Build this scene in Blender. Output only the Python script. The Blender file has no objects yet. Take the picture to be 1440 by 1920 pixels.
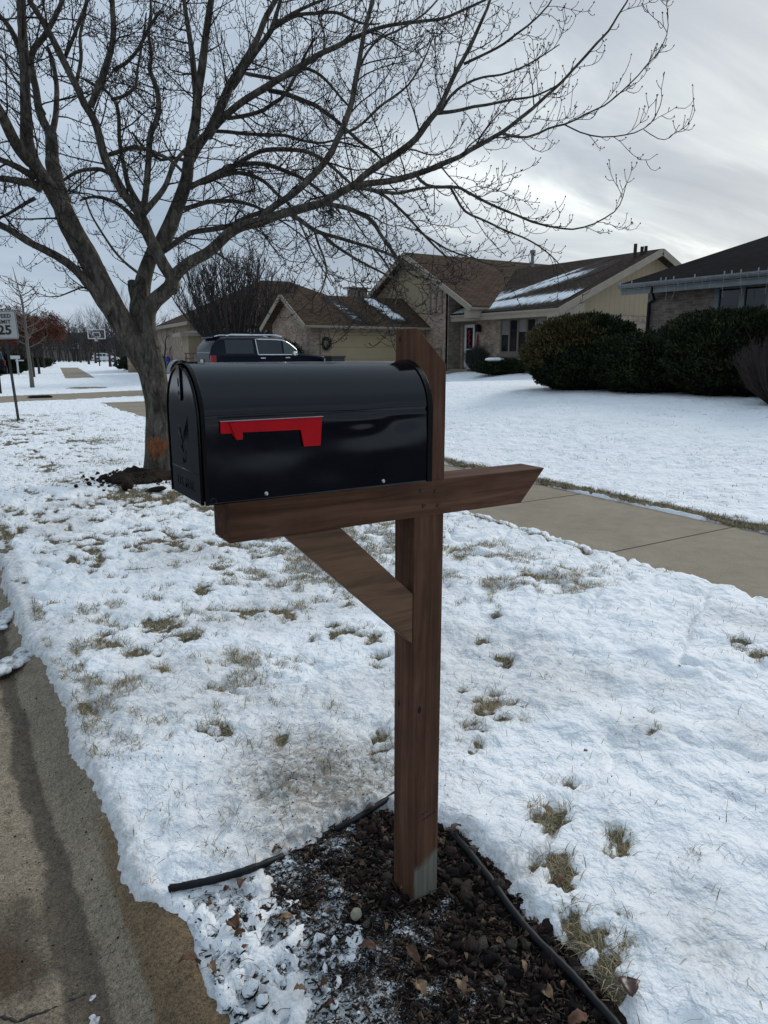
import bpy, math, random
import numpy as np
from mathutils import Vector, Matrix
random.seed(7); RNG = np.random.default_rng(7)
SC = bpy.context.scene
C = SC.collection
R = math.radians
# ------------------------------------------------------------------ camera
FPX = 1345.0; CAMZ = 1.52; PITCH = math.atan(298/FPX); YAW = R(31.7)
cF = np.array([math.sin(YAW)*math.cos(PITCH), math.cos(YAW)*math.cos(PITCH), -math.sin(PITCH)])
cR = np.array([math.cos(YAW), -math.sin(YAW), 0.0]); cU = np.cross(cR, cF)
CAM0 = np.array([0, 0, CAMZ])
def ray(px, py): return cF*FPX + cR*(px-720) - cU*(py-960)
def on_ground(px, py, z=0.0):
    d = ray(px, py); t = (z-CAMZ)/d[2]; return CAM0 + t*d
def at_depth(px, py, D):            # D = depth along the optical axis
    d = ray(px, py); return CAM0 + d*(D/FPX)
def at_hd(px, py, D):               # D = horizontal depth
    d = ray(px, py); h = d[0]*math.sin(YAW)+d[1]*math.cos(YAW); return CAM0 + d*(D/h)
cam = bpy.data.cameras.new('camera'); co = bpy.data.objects.new('camera', cam); C.objects.link(co)
co.location = (0, 0, CAMZ); co.rotation_euler = (math.pi/2-PITCH, 0, -YAW)
cam.sensor_fit = 'VERTICAL'; cam.sensor_height = 36; cam.lens = 36*FPX/1920; cam.clip_start = 0.05; cam.clip_end = 2000
SC.camera = co
# ------------------------------------------------------------------ noise
def _h(ix, iy, s):
    n = (ix.astype(np.int64)*374761393 + iy.astype(np.int64)*668265263 + s*1442695041) & 0x7fffffff
    n = ((n ^ (n >> 13))*1274126177) & 0x7fffffff
    n = ((n ^ (n >> 16))*2246822519) & 0x7fffffff
    return (n ^ (n >> 15) & 0x7fffffff)/2147483647.0
def vn(x, y, s=0):
    x = np.asarray(x, float); y = np.asarray(y, float)
    ix = np.floor(x); iy = np.floor(y); fx = x-ix; fy = y-iy
    fx = fx*fx*(3-2*fx); fy = fy*fy*(3-2*fy)
    a = _h(ix, iy, s); b = _h(ix+1, iy, s); c = _h(ix, iy+1, s); d = _h(ix+1, iy+1, s)
    return (a*(1-fx)+b*fx)*(1-fy)+(c*(1-fx)+d*fx)*fy
def fbm(x, y, o=4, s=0):
    r = 0; a = .5; t = 0
    for i in range(o):
        r = r + a*vn(x*2**i+17.3*i, y*2**i-9.1*i, s+i); t += a; a *= .5
    return r/t
def ss(a, b, x):
    t = np.clip((np.asarray(x, float)-a)/(b-a), 0, 1); return t*t*(3-2*t)
# ------------------------------------------------------------------ materials
def nmat(name):
    m = bpy.data.materials.new(name); m.use_nodes = True
    nt = m.node_tree; b = nt.nodes['Principled BSDF']; return m, nt, b
def setin(n, k, v):
    if k in n.inputs: n.inputs[k].default_value = v
def N(nt, t, **kw):
    n = nt.nodes.new(t)
    for k, v in kw.items(): setattr(n, k, v)
    return n
def ramp(nt, src, stops):
    r = N(nt, 'ShaderNodeValToRGB'); e = r.color_ramp.elements
    while len(e) < len(stops): e.new(.5)
    for i, (p, c) in enumerate(stops): e[i].position = p; e[i].color = (*c, 1) if len(c) == 3 else c
    nt.links.new(src, r.inputs[0]); return r
def coords(nt, kind='Object', scale=(1, 1, 1), rot=(0, 0, 0)):
    tc = N(nt, 'ShaderNodeTexCoord'); mp = N(nt, 'ShaderNodeMapping')
    mp.inputs['Scale'].default_value = scale; mp.inputs['Rotation'].default_value = rot
    nt.links.new(tc.outputs[kind], mp.inputs[0]); return mp.outputs[0]
def noise(nt, co_, sc, det=4, rough=.5, dist=0):
    n = N(nt, 'ShaderNodeTexNoise'); n.inputs['Scale'].default_value = sc; n.inputs['Detail'].default_value = det
    n.inputs['Roughness'].default_value = rough; n.inputs['Distortion'].default_value = dist
    nt.links.new(co_, n.inputs['Vector']); return n.outputs['Fac']
def bump(nt, b, src, st=.3, d=.01, prev=None):
    n = N(nt, 'ShaderNodeBump'); n.inputs['Strength'].default_value = st; n.inputs['Distance'].default_value = d
    nt.links.new(src, n.inputs['Height'])
    if prev: nt.links.new(prev.outputs[0], n.inputs['Normal'])
    nt.links.new(n.outputs[0], b.inputs['Normal']); return n
def mixc(nt, f, a, b, mode='MIX'):
    m = N(nt, 'ShaderNodeMix', data_type='RGBA', blend_type=mode)
    for i, v in ((0, f), (6, a), (7, b)):
        if isinstance(v, (int, float)): m.inputs[i].default_value = v
        elif isinstance(v, tuple): m.inputs[i].default_value = (*v, 1)
        else: nt.links.new(v, m.inputs[i])
    return m.outputs[2]
def mth(nt, op, a, b=None, clamp=False):
    m = N(nt, 'ShaderNodeMath', operation=op, use_clamp=clamp)
    for i, v in ((0, a), (1, b)):
        if v is None: continue
        if isinstance(v, (int, float)): m.inputs[i].default_value = v
        else: nt.links.new(v, m.inputs[i])
    return m.outputs[0]
def simple(name, c1, c2=None, sc=6, rough=.7, bmp=0, bd=.01, metal=0, spec=.5, scale=(1, 1, 1), det=5, coat=0, kind='Object'):
    m, nt, b = nmat(name); c2 = c2 or tuple(v*.75 for v in c1)
    cc = coords(nt, kind, scale); n = noise(nt, cc, sc, det, .6)
    r = ramp(nt, n, [(.32, c2), (.68, c1)]); nt.links.new(r.outputs[0], b.inputs['Base Color'])
    b.inputs['Roughness'].default_value = rough; b.inputs['Metallic'].default_value = metal
    setin(b, 'Specular IOR Level', spec); setin(b, 'Coat Weight', coat)
    if bmp: bump(nt, b, n, bmp, bd)
    return m
def brickmat(name, c1, c2, mort, w=.2, h=.068, cvar=.5):
    m, nt, b = nmat(name); uv = coords(nt, 'UV')
    br = N(nt, 'ShaderNodeTexBrick'); nt.links.new(uv, br.inputs['Vector'])
    br.inputs['Scale'].default_value = 1; br.inputs['Brick Width'].default_value = w; br.inputs['Row Height'].default_value = h
    br.inputs['Mortar Size'].default_value = .007; br.inputs['Mortar Smooth'].default_value = .3; br.inputs['Bias'].default_value = 0
    br.inputs['Color1'].default_value = (*c1, 1); br.inputs['Color2'].default_value = (*c2, 1); br.inputs['Mortar'].default_value = (*mort, 1)
    n = noise(nt, uv, 3, 6, .7); r = ramp(nt, n, [(.35, (.55, .5, .45)), (.65, (1.25, 1.2, 1.15))])
    o = mixc(nt, cvar, br.outputs['Color'], r.outputs[0], 'MULTIPLY')
    nt.links.new(o, b.inputs['Base Color']); b.inputs['Roughness'].default_value = .9
    bump(nt, b, br.outputs['Fac'], -.5, .01); return m
def shingle(name, c1, c2, snowy=False, streak=None):
    m, nt, b = nmat(name); uv = coords(nt, 'UV')
    br = N(nt, 'ShaderNodeTexBrick'); nt.links.new(uv, br.inputs['Vector'])
    br.inputs['Scale'].default_value = 1; br.inputs['Brick Width'].default_value = .3; br.inputs['Row Height'].default_value = .14
    br.inputs['Mortar Size'].default_value = .02; br.inputs['Mortar Smooth'].default_value = .7
    br.inputs['Color1'].default_value = (*c1, 1); br.inputs['Color2'].default_value = (*c2, 1); br.inputs['Mortar'].default_value = (*[v*.45 for v in c2], 1)
    n = noise(nt, uv, .9, 6, .7); r = ramp(nt, n, [(.3, (.6, .58, .56)), (.7, (1.2, 1.2, 1.2))])
    o = mixc(nt, .7, br.outputs['Color'], r.outputs[0], 'MULTIPLY')
    n2 = noise(nt, uv, 14, 3, .6); r2 = ramp(nt, n2, [(.3, (.75, .75, .75)), (.7, (1.2, 1.2, 1.2))])
    o = mixc(nt, .8, o, r2.outputs[0], 'MULTIPLY')
    nt.links.new(o, b.inputs['Base Color']); b.inputs['Roughness'].default_value = 1; setin(b, 'Specular IOR Level', .04)
    bump(nt, b, br.outputs['Fac'], -.8, .02); return m
M = {}
def woodmat(name, axis, patch=False):
    m, nt, b = nmat(name); sc = [26, 26, 26]; sc[axis] = 1.6
    cc = coords(nt, 'Object', tuple(sc)); n = noise(nt, cc, 1.3, 6, .65, .6)
    r = ramp(nt, n, [(.28, (.050, .023, .0135)), (.48, (.102, .050, .031)), (.70, (.175, .091, .057))])
    c0 = coords(nt, 'Object'); n2 = noise(nt, c0, 5, 4, .6); r2 = ramp(nt, n2, [(.3, (.62, .56, .55)), (.7, (1.15, 1.1, 1.05))])
    col = mixc(nt, .8, r.outputs[0], r2.outputs[0], 'MULTIPLY')
    s2 = [90, 90, 90]; s2[axis] = 2.2; n3 = noise(nt, coords(nt, 'Object', tuple(s2)), 2, 4, .7)
    if patch:
        sx = N(nt, 'ShaderNodeSeparateXYZ'); nt.links.new(c0, sx.inputs[0])
        nn = noise(nt, c0, 22, 5, .7)
        zf = mth(nt, 'SUBTRACT', mth(nt, 'ADD', mth(nt, 'MULTIPLY', sx.outputs[0], .45), .150), mth(nt, 'ADD', sx.outputs[2], mth(nt, 'MULTIPLY', nn, .06)))
        f1 = mth(nt, 'MULTIPLY', zf, 45, True)
        xf = mth(nt, 'MULTIPLY', mth(nt, 'SUBTRACT', sx.outputs[0], mth(nt, 'MULTIPLY', nn, .016)), 160, True)
        f = mth(nt, 'MULTIPLY', f1, xf)
        g = ramp(nt, n3, [(.3, (.13, .132, .105)), (.7, (.25, .25, .205))])
        col = mixc(nt, mth(nt, 'MULTIPLY', f, .88), col, g.outputs[0])
    nt.links.new(col, b.inputs['Base Color']); b.inputs['Roughness'].default_value = .8; setin(b, 'Specular IOR Level', .15)
    p = bump(nt, b, n3, .35, .002); bump(nt, b, n, .3, .003, p); return m
M['wood_z'] = woodmat('stained wood upright', 2, True)
M['wood_x'] = woodmat('stained wood level', 0)
def braceM():
    m, nt, b = nmat('stained wood brace'); cc = coords(nt, 'Object', (1.8, 24, 24), (0, R(45), 0))
    n = noise(nt, cc, 1.5, 6, .65, .7); r = ramp(nt, n, [(.28, (.064, .030, .014)), (.5, (.130, .066, .033)), (.74, (.205, .11, .056))])
    nt.links.new(r.outputs[0], b.inputs['Base Color']); b.inputs['Roughness'].default_value = .65; setin(b, 'Specular IOR Level', .35)
    bump(nt, b, n, .3, .002); return m
M['wood_d'] = braceM()
def gloss(name, c, rough=.16, spec=.5):
    m, nt, b = nmat(name); cc = coords(nt, 'Object'); n = noise(nt, cc, 9, 5, .6)
    r = ramp(nt, n, [(.3, (rough*.75,)*3), (.7, (rough*1.5,)*3)]); nt.links.new(r.outputs[0], b.inputs['Roughness'])
    b.inputs['Base Color'].default_value = (*c, 1); setin(b, 'Specular IOR Level', spec)
    n2 = noise(nt, cc, 9, 2, .5); bump(nt, b, n2, .10, .004); return m
M['black_enamel'] = gloss('black enamel', (.0006, .0013, .0038), .095, .40)
M['black_rim'] = gloss('black rim enamel', (.001, .001, .0013), .3, .15)
M['red_plastic'] = simple('red plastic', (.52, .003, .010), (.42, .002, .008), 12, .5, 0, spec=.15)
M['pale_edge'] = simple('pale moulded edge', (.5, .42, .42), None, 20, .5)
M['steel'] = simple('galvanized steel', (.55, .55, .54), None, 30, .3, 0, metal=1)
M['dull_metal'] = simple('dull screw metal', (.20, .15, .11), (.12, .08, .06), 200, .5, 0, metal=.6)
M['black_plastic'] = simple('black plastic', (.008, .010, .013), (.004, .005, .006), 30, .55, .3, .002, spec=.25)
M['dark_hole'] = simple('dark recess', (.004, .003, .003), None, 30, .9)
# snow ground with bare / dirt masks
def snowmat():
    m, nt, b = nmat('old snow over dormant lawn')
    pos = N(nt, 'ShaderNodeNewGeometry').outputs['Position']
    at = N(nt, 'ShaderNodeAttribute', attribute_name='bare'); dt = N(nt, 'ShaderNodeAttribute', attribute_name='dirt')
    n = noise(nt, pos, 38, 5, .65); nf = noise(nt, pos, 160, 3, .7)
    q = mth(nt, 'ADD', mth(nt, 'MULTIPLY', n, .55), mth(nt, 'MULTIPLY', nf, .45))
    thr = mth(nt, 'SUBTRACT', mth(nt, 'ADD', mth(nt, 'MULTIPLY', at.outputs['Fac'], 1.1), q), 1.0)
    f = mth(nt, 'MULTIPLY', mth(nt, 'MULTIPLY', thr, 5, True), .92)
    nb = noise(nt, pos, 3.2, 5, .6)
    sn = ramp(nt, nb, [(.3, (.81, .835, .85)), (.7, (.89, .90, .905))])
    gr = ramp(nt, noise(nt, pos, 60, 4, .7), [(.3, (.035, .03, .018)), (.5, (.10, .085, .05)), (.72, (.22, .19, .12))])
    dn = ramp(nt, noise(nt, pos, 30, 7, .8), [(.40, (0, 0, 0)), (.66, (1, 1, 1))])
    df = mth(nt, 'MULTIPLY', mth(nt, 'ADD', dn.outputs[0], .35), dt.outputs['Fac'], True)
    s1 = mixc(nt, mth(nt, 'MULTIPLY', df, .9), sn.outputs[0], (.20, .17, .13))
    sp = ramp(nt, noise(nt, pos, 90, 2, .5), [(.73, (0, 0, 0)), (.77, (1, 1, 1))])
    s1 = mixc(nt, mth(nt, 'MULTIPLY', sp.outputs[0], .45), s1, (.12, .1, .07))
    col = mixc(nt, f, s1, gr.outputs[0])
    nt.links.new(col, b.inputs['Base Color']); b.inputs['Roughness'].default_value = .75; setin(b, 'Specular IOR Level', .25)
    p = bump(nt, b, noise(nt, pos, 12, 4, .55), .75, .05); p = bump(nt, b, noise(nt, pos, 60, 3, .6), .40, .012, p); bump(nt, b, noise(nt, pos, 4.2, 3, .5), .6, .10, p)
    return m
M['snow_ground'] = snowmat()
def freshsnow():
    m, nt, b = nmat('snow'); n = noise(nt, coords(nt), 9, 6, .7); r = ramp(nt, n, [(.3, (.62, .66, .70)), (.7, (.82, .85, .87))])
    nt.links.new(r.outputs[0], b.inputs['Base Color']); b.inputs['Roughness'].default_value = .8; bump(nt, b, n, .6, .03); return m
M['snow'] = freshsnow()
def thinsnow():
    m, nt, b = nmat('thin melting snow on shingles'); g = N(nt, 'ShaderNodeNewGeometry'); at = N(nt, 'ShaderNodeAttribute', attribute_name='cover')
    mp = N(nt, 'ShaderNodeMapping'); mp.inputs['Scale'].default_value = (.7, 3.0, .7); nt.links.new(g.outputs['Position'], mp.inputs[0])
    n = noise(nt, mp.outputs[0], 3.2, 7, .72); f = mth(nt, 'MULTIPLY', mth(nt, 'SUBTRACT', mth(nt, 'ADD', at.outputs['Fac'], mth(nt, 'MULTIPLY', n, 2.3)), 1.62), 2.4, True)
    d = ramp(nt, noise(nt, g.outputs['Position'], 20, 3, .6), [(.3, (.024, .020, .018)), (.7, (.055, .044, .037))]); w_ = ramp(nt, n, [(.3, (.55, .59, .62)), (.7, (.8, .83, .85))])
    nt.links.new(mixc(nt, f, d.outputs[0], w_.outputs[0]), b.inputs['Base Color']); b.inputs['Roughness'].default_value = .9; setin(b, 'Specular IOR Level', .05); bump(nt, b, n, .4, .03); return m
M['thin_snow'] = thinsnow()
def dirty():
    m, nt, b = nmat('dirty snow'); n = noise(nt, coords(nt), 18, 6, .7); r = ramp(nt, n, [(.36, (.12, .11, .1)), (.5, (.55, .57, .58)), (.7, (.75, .78, .8))])
    nt.links.new(r.outputs[0], b.inputs['Base Color']); b.inputs['Roughness'].default_value = .8; bump(nt, b, n, .7, .02); return m
M['dirty_snow'] = dirty()
def concrete(name, c1, c2, joint=None, agg=1.0, wet=True, crv=False):
    m, nt, b = nmat(name); pos = N(nt, 'ShaderNodeNewGeometry').outputs['Position']
    n1 = noise(nt, pos, 1.3, 5, .6); n2 = noise(nt, pos, 90, 3, .75)
    r = ramp(nt, n1, [(.3, c2), (.7, c1)]); r2 = ramp(nt, n2, [(.3, (1-.45*agg,)*3), (.7, (1+.35*agg,)*3)])
    col = mixc(nt, 1.0, r.outputs[0], r2.outputs[0], 'MULTIPLY')
    if agg > .8:
        v = N(nt, 'ShaderNodeTexVoronoi'); v.inputs['Scale'].default_value = 85; nt.links.new(pos, v.inputs['Vector'])
        rv = ramp(nt, v.outputs['Distance'], [(.0, (1, 1, 1)), (.22, (0, 0, 0))])
        n5 = noise(nt, pos, 40, 2, .5); rr = ramp(nt, n5, [(.5, (0, 0, 0)), (.62, (1, 1, 1))])
        col = mixc(nt, mth(nt, 'MULTIPLY', mth(nt, 'MULTIPLY', rv.outputs[0], rr.outputs[0]), .55), col, (.38, .34, .27))
    rough = .85
    if agg > .8:
        nm = noise(nt, pos, 22, 6, .8); rm_ = ramp(nt, nm, [(.30, (.50, .48, .46)), (.48, (.95, .95, .95)), (.70, (1.22, 1.2, 1.18))]); col = mixc(nt, .9, col, rm_.outputs[0], 'MULTIPLY')
        np_ = noise(nt, pos, 240, 2, .6); rp = ramp(nt, np_, [(.34, (.35, .33, .32)), (.46, (1, 1, 1)), (.66, (1.35, 1.32, 1.28))]); col = mixc(nt, .85, col, rp.outputs[0], 'MULTIPLY')
    else:
        nm = noise(nt, pos, 5, 6, .7); rm_ = ramp(nt, nm, [(.32, (.86, .85, .84)), (.68, (1.08, 1.08, 1.08))]); col = mixc(nt, 1.0, col, rm_.outputs[0], 'MULTIPLY')
    if wet:
        at = N(nt, 'ShaderNodeAttribute', attribute_name='wet')
        nw = noise(nt, pos, 11, 7, .8)
        f = mth(nt, 'MULTIPLY', mth(nt, 'SUBTRACT', mth(nt, 'ADD', at.outputs['Fac'], mth(nt, 'MULTIPLY', nw, 1.3)), 1.02), 4.5, True)
        col = mixc(nt, mth(nt, 'MULTIPLY', f, .8), col, mixc(nt, 1.0, col, (.25, .24, .24), 'MULTIPLY'))
        an = N(nt, 'ShaderNodeAttribute', attribute_name='tan')
        f2 = mth(nt, 'MULTIPLY', mth(nt, 'SUBTRACT', mth(nt, 'ADD', an.outputs['Fac'], mth(nt, 'MULTIPLY', nw, 1.2)), 1.05), 7, True)
        col = mixc(nt, mth(nt, 'MULTIPLY', f2, .75), col, mixc(nt, 1.0, col, (.62, .47, .30), 'MULTIPLY'))
    nt.links.new(col, b.inputs['Base Color']); b.inputs['Roughness'].default_value = rough; setin(b, 'Specular IOR Level', .3)
    p = bump(nt, b, n2, .7, .006); bump(nt, b, noise(nt, pos, 24, 5, .7), .5, .012, p); return m
M['curb'] = concrete('weathered curb concrete', (.29, .24, .172), (.18, .147, .104), agg=1.0)
M['sidewalk'] = concrete('sidewalk concrete', (.29, .243, .175), (.245, .203, .148), agg=.35, wet=False)
M['asphalt'] = concrete('worn road surface', (.28, .235, .17), (.17, .14, .10), agg=1.0, wet=False)
M['asphalt_dark'] = concrete('street asphalt', (.075, .078, .085), (.055, .057, .062), agg=.5, wet=False)
M['joint'] = simple('dark joint filler', (.03, .026, .02), None, 40, .9)
# vegetation & misc
def islandmat(name, stops, rough=.8, extra=None, spec=.2, trans=0):
    m, nt, b = nmat(name); g = N(nt, 'ShaderNodeNewGeometry'); r = ramp(nt, g.outputs['Random Per Island'], stops)
    col = r.outputs[0]
    if extra:
        n = noise(nt, g.outputs['Position'], extra[0], 4, .6); e = ramp(nt, n, [(.35, extra[1]), (.65, extra[2])]); col = mixc(nt, 1.0, col, e.outputs[0], 'MULTIPLY')
    nt.links.new(col, b.inputs['Base Color']); b.inputs['Roughness'].default_value = rough; setin(b, 'Specular IOR Level', spec)
    return m
M['grass'] = islandmat('dormant grass blades', [(0, (.06, .058, .028)), (.3, (.16, .135, .07)), (.65, (.32, .255, .15)), (1, (.50, .41, .26))])
M['twiglitter'] = islandmat('dry stalks', [(0, (.010, .007, .006)), (.7, (.035, .025, .018)), (1, (.12, .09, .06))])
def frost(nt, g):                   # crumbs of snow caught on upward faces, thicker towards the curb
    sx = N(nt, 'ShaderNodeSeparateXYZ'); nt.links.new(g.outputs['Position'], sx.inputs[0]); sn = N(nt, 'ShaderNodeSeparateXYZ'); nt.links.new(g.outputs['True Normal'], sn.inputs[0])
    n1 = noise(nt, g.outputs['Position'], 7, 3, .6); n2 = noise(nt, g.outputs['Position'], 190, 3, .7)
    k = mth(nt, 'SUBTRACT', mth(nt, 'MULTIPLY', n1, .9), mth(nt, 'MULTIPLY', sx.outputs[0], .62)); k = mth(nt, 'ADD', k, mth(nt, 'MULTIPLY', n2, .55)); k = mth(nt, 'SUBTRACT', k, .235)
    return mth(nt, 'MULTIPLY', mth(nt, 'MULTIPLY', k, 9, True), mth(nt, 'MULTIPLY', mth(nt, 'SUBTRACT', sn.outputs[2], .35), 4, True))
def lavamat():
    m, nt, b = nmat('lava rock'); g = N(nt, 'ShaderNodeNewGeometry')
    r = ramp(nt, g.outputs['Random Per Island'], [(0, (.006, .005, .005)), (.45, (.016, .011, .010)), (.75, (.032, .015, .013)), (.93, (.045, .036, .03)), (1, (.085, .075, .064))])
    n = noise(nt, g.outputs['Position'], 180, 4, .7); e = ramp(nt, n, [(.3, (.35, .35, .35)), (.7, (1.6, 1.6, 1.6))])
    col = mixc(nt, 1.0, r.outputs[0], e.outputs[0], 'MULTIPLY')
    col = mixc(nt, frost(nt, g), col, (.72, .76, .79))
    nt.links.new(col, b.inputs['Base Color']); b.inputs['Roughness'].default_value = .95; setin(b, 'Specular IOR Level', .15)
    bump(nt, b, n, .9, .006); return m
M['lava'] = lavamat()
M['soil'] = simple('dark mulch soil', (.04, .028, .02), (.008, .006, .005), 60, .95, .8, .01, spec=.1, det=8)
def bedsoil():
    m, nt, b = nmat('dark bed soil'); g = N(nt, 'ShaderNodeNewGeometry'); n = noise(nt, g.outputs['Position'], 120, 6, .75)
    r = ramp(nt, n, [(.32, (.003, .0025, .0025)), (.55, (.018, .012, .010)), (.7, (.06, .045, .034))]); col = mixc(nt, frost(nt, g), r.outputs[0], (.7, .74, .77))
    nt.links.new(col, b.inputs['Base Color']); b.inputs['Roughness'].default_value = .95; setin(b, 'Specular IOR Level', .1); bump(nt, b, n, 1, .012); return m
M['bedsoil'] = bedsoil()
M['leaf'] = islandmat('dry brown leaf', [(0, (.045, .024, .017)), (.5, (.095, .048, .030)), (1, (.17, .105, .06))], .7, (40, (.6, .6, .6), (1.3, 1.3, 1.3)))
M['leaf_tan'] = simple('crumpled tan leaf', (.30, .19, .10), (.15, .085, .045), 60, .7)
M['leaf_dark'] = simple('dark wet leaf', (.06, .022, .018), (.03, .012, .01), 40, .4)
M['stone'] = simple('pale stone', (.36, .33, .25), (.2, .18, .13), 40, .8, .5, .004)
def barkmat():
    m, nt, b = nmat('grey maple bark'); g = N(nt, 'ShaderNodeNewGeometry'); pos = g.outputs['Position']
    mp = N(nt, 'ShaderNodeMapping'); mp.inputs['Scale'].default_value = (1, 1, .3); nt.links.new(pos, mp.inputs[0])
    n = noise(nt, mp.outputs[0], 17, 8, .75, .9); n2 = noise(nt, pos, 3.5, 5, .65)
    r = ramp(nt, n, [(.3, (.016, .014, .012)), (.47, (.088, .079, .067)), (.7, (.24, .22, .19))])
    r2 = ramp(nt, n2, [(.3, (.55, .55, .52)), (.7, (1.25, 1.22, 1.15))])
    col = mixc(nt, 1.0, r.outputs[0], r2.outputs[0], 'MULTIPLY')
    at = N(nt, 'ShaderNodeAttribute', attribute_name='scar'); nn = noise(nt, pos, 14, 6, .7)
    f = mth(nt, 'MULTIPLY', mth(nt, 'SUBTRACT', mth(nt, 'ADD', at.outputs['Fac'], nn), 1.0), 9, True)
    oc = ramp(nt, noise(nt, mp.outputs[0], 40, 5, .7), [(.35, (.12, .045, .022)), (.65, (.34, .13, .06))])
    col = mixc(nt, f, col, oc.outputs[0])
    nt.links.new(col, b.inputs['Base Color']); b.inputs['Roughness'].default_value = .95; setin(b, 'Specular IOR Level', .15)
    bump(nt, b, n, 1.0, .05); return m
M['bark'] = barkmat()
M['twig'] = simple('dark twig bark', (.034, .026, .023), (.014, .010, .010), 5, .8, spec=.2)
M['bud'] = simple('dark red bud', (.028, .010, .010), (.012, .006, .006), 20, .6)
M['yew'] = islandmat('evergreen spray', [(0, (.006, .012, .006)), (.4, (.014, .025, .010)), (.8, (.028, .040, .014)), (1, (.05, .054, .018))], .75, (1.6, (.45, .5, .5), (1.35, 1.25, 1.1)))
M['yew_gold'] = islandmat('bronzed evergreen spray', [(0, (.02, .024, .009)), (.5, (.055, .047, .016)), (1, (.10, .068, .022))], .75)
M['yew_core'] = simple('evergreen inner twigs', (.010, .013, .007), (.004, .006, .004), 8, .95, spec=.05)
M['rust'] = islandmat('rusty winter leaves', [(0, (.05, .017, .012)), (.5, (.105, .036, .022)), (1, (.17, .066, .035))], .8)
M['far_twig'] = simple('far bare twigs', (.060, .054, .052), (.035, .031, .03), 1, .9, spec=.1)
M['pale_bark'] = simple('pale sapling bark', (.17, .15, .13), (.10, .09, .08), 20, .9)
M['shrub_twig'] = simple('brown shrub twigs', (.052, .036, .031), (.026, .018, .016), 10, .9)
M['dark_bark'] = simple('dark bark', (.035, .029, .026), (.02, .017, .015), 10, .9, .4, .02)
M['brick_tan'] = brickmat('tan brick', (.37, .28, .21), (.19, .145, .115), (.33, .29, .24), cvar=.8)
M['brick_grey'] = brickmat('grey brown brick', (.24, .20, .175), (.14, .115, .10), (.24, .22, .20), cvar=.8)
def sidingmat(name, c, sp=.3, vertical=True):
    m, nt, b = nmat(name); uv = coords(nt, 'UV'); sx = N(nt, 'ShaderNodeSeparateXYZ'); nt.links.new(uv, sx.inputs[0])
    fr = mth(nt, 'FRACT', mth(nt, 'MULTIPLY', sx.outputs[0 if vertical else 1], 1/sp)); lt = mth(nt, 'LESS_THAN', fr, .07)
    n = noise(nt, uv, 1.5, 5, .6); r = ramp(nt, n, [(.3, tuple(v*.88 for v in c)), (.7, c)])
    col = mixc(nt, mth(nt, 'MULTIPLY', lt, .5), r.outputs[0], tuple(v*.4 for v in c))
    nt.links.new(col, b.inputs['Base Color']); b.inputs['Roughness'].default_value = .8; bump(nt, b, lt, -.5, .01); return m
M['siding'] = sidingmat('tan board siding', (.32, .255, .16))
M['garage_tan'] = sidingmat('tan garage door panels', (.37, .285, .17), .53, False)
M['garage_grey'] = sidingmat('grey garage door panels', (.20, .195, .185), .53, False)
M['trim_tan'] = simple('tan trim paint', (.30, .255, .195), (.25, .21, .16), 4, .7)
M['trim_brown'] = simple('brown window trim', (.17, .135, .10), None, 4, .7)
M['trim_grey'] = simple('grey painted trim', (.20, .215, .225), (.15, .16, .17), 4, .6)
M['white_paint'] = simple('white paint', (.62, .62, .61), (.5, .5, .5), 6, .5)
M['roof_brown'] = shingle('brown shingles', (.11, .073, .05), (.066, .045, .033))
M['roof_dark'] = shingle('dark shingles', (.012, .011, .013), (.006, .0055, .007))
M['roof_black'] = shingle('damp dark shingles', (.062, .045, .034), (.036, .028, .023))
def glassmat(name, c, rough=.05):
    m, nt, b = nmat(name); n = noise(nt, coords(nt), 1.2, 3, .5); r = ramp(nt, n, [(.35, tuple(v*.5 for v in c)), (.65, c)])
    nt.links.new(r.outputs[0], b.inputs['Base Color']); b.inputs['Roughness'].default_value = rough; setin(b, 'Specular IOR Level', .6); return m
M['glass'] = glassmat('dark window glass', (.012, .016, .022))
M['car_glass'] = glassmat('tinted car glass', (.010, .013, .018))
M['car_glass_green'] = glassmat('clear car glass', (.05, .075, .07))
M['blind'] = simple('window blind', (.22, .21, .19), (.16, .15, .14), 3, .8)
M['car_black'] = simple('black car paint', (.004, .007, .013), (.003, .005, .010), 3, .25, spec=.15)
M['car_white'] = simple('white car paint', (.62, .64, .64), (.52, .54, .55), 3, .3)
M['car_grey'] = simple('dark grey car paint', (.03, .033, .038), None, 3, .3)
M['chrome'] = simple('bright trim metal', (.75, .76, .77), None, 3, .22, metal=.6)
M['tyre'] = simple('tyre rubber', (.012, .012, .012), None, 20, .85)
M['tail_red'] = simple('red lamp lens', (.26, .008, .012), None, 10, .3)
M['lamp_clear'] = simple('clear lamp lens', (.5, .52, .54), (.25, .26, .28), 20, .15)
M['sign_white'] = simple('retroreflective white sheeting', (.42, .42, .40), (.36, .36, .35), 10, .5)
M['sign_black'] = simple('black sign lettering', (.008, .008, .009), None, 10, .6)
M['green_dark'] = simple('dark wreath green', (.012, .018, .012), (.005, .008, .006), 40, .9, .6, .02)
M['bin'] = simple('dark waste bin plastic', (.025, .018, .017), None, 10, .5)
M['red_cloth'] = simple('red ribbon', (.30, .012, .02), (.2, .008, .012), 20, .7)
M['wire_white'] = simple('white light wire', (.34, .35, .34), None, 20, .6)
M['bulb'] = simple('clear bulb', (.5, .5, .48), None, 20, .3)
M['skin'] = simple('skin', (.42, .25, .18), None, 10, .6)
M['pink'] = simple('pink jacket', (.42, .25, .28), None, 10, .8)
M['blue'] = simple('blue backpack', (.012, .055, .28), None, 10, .7)
M['dark_cloth'] = simple('dark trousers', (.012, .013, .018), None, 10, .9)
M['hair'] = simple('brown hair', (.03, .018, .012), None, 30, .8)
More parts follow.
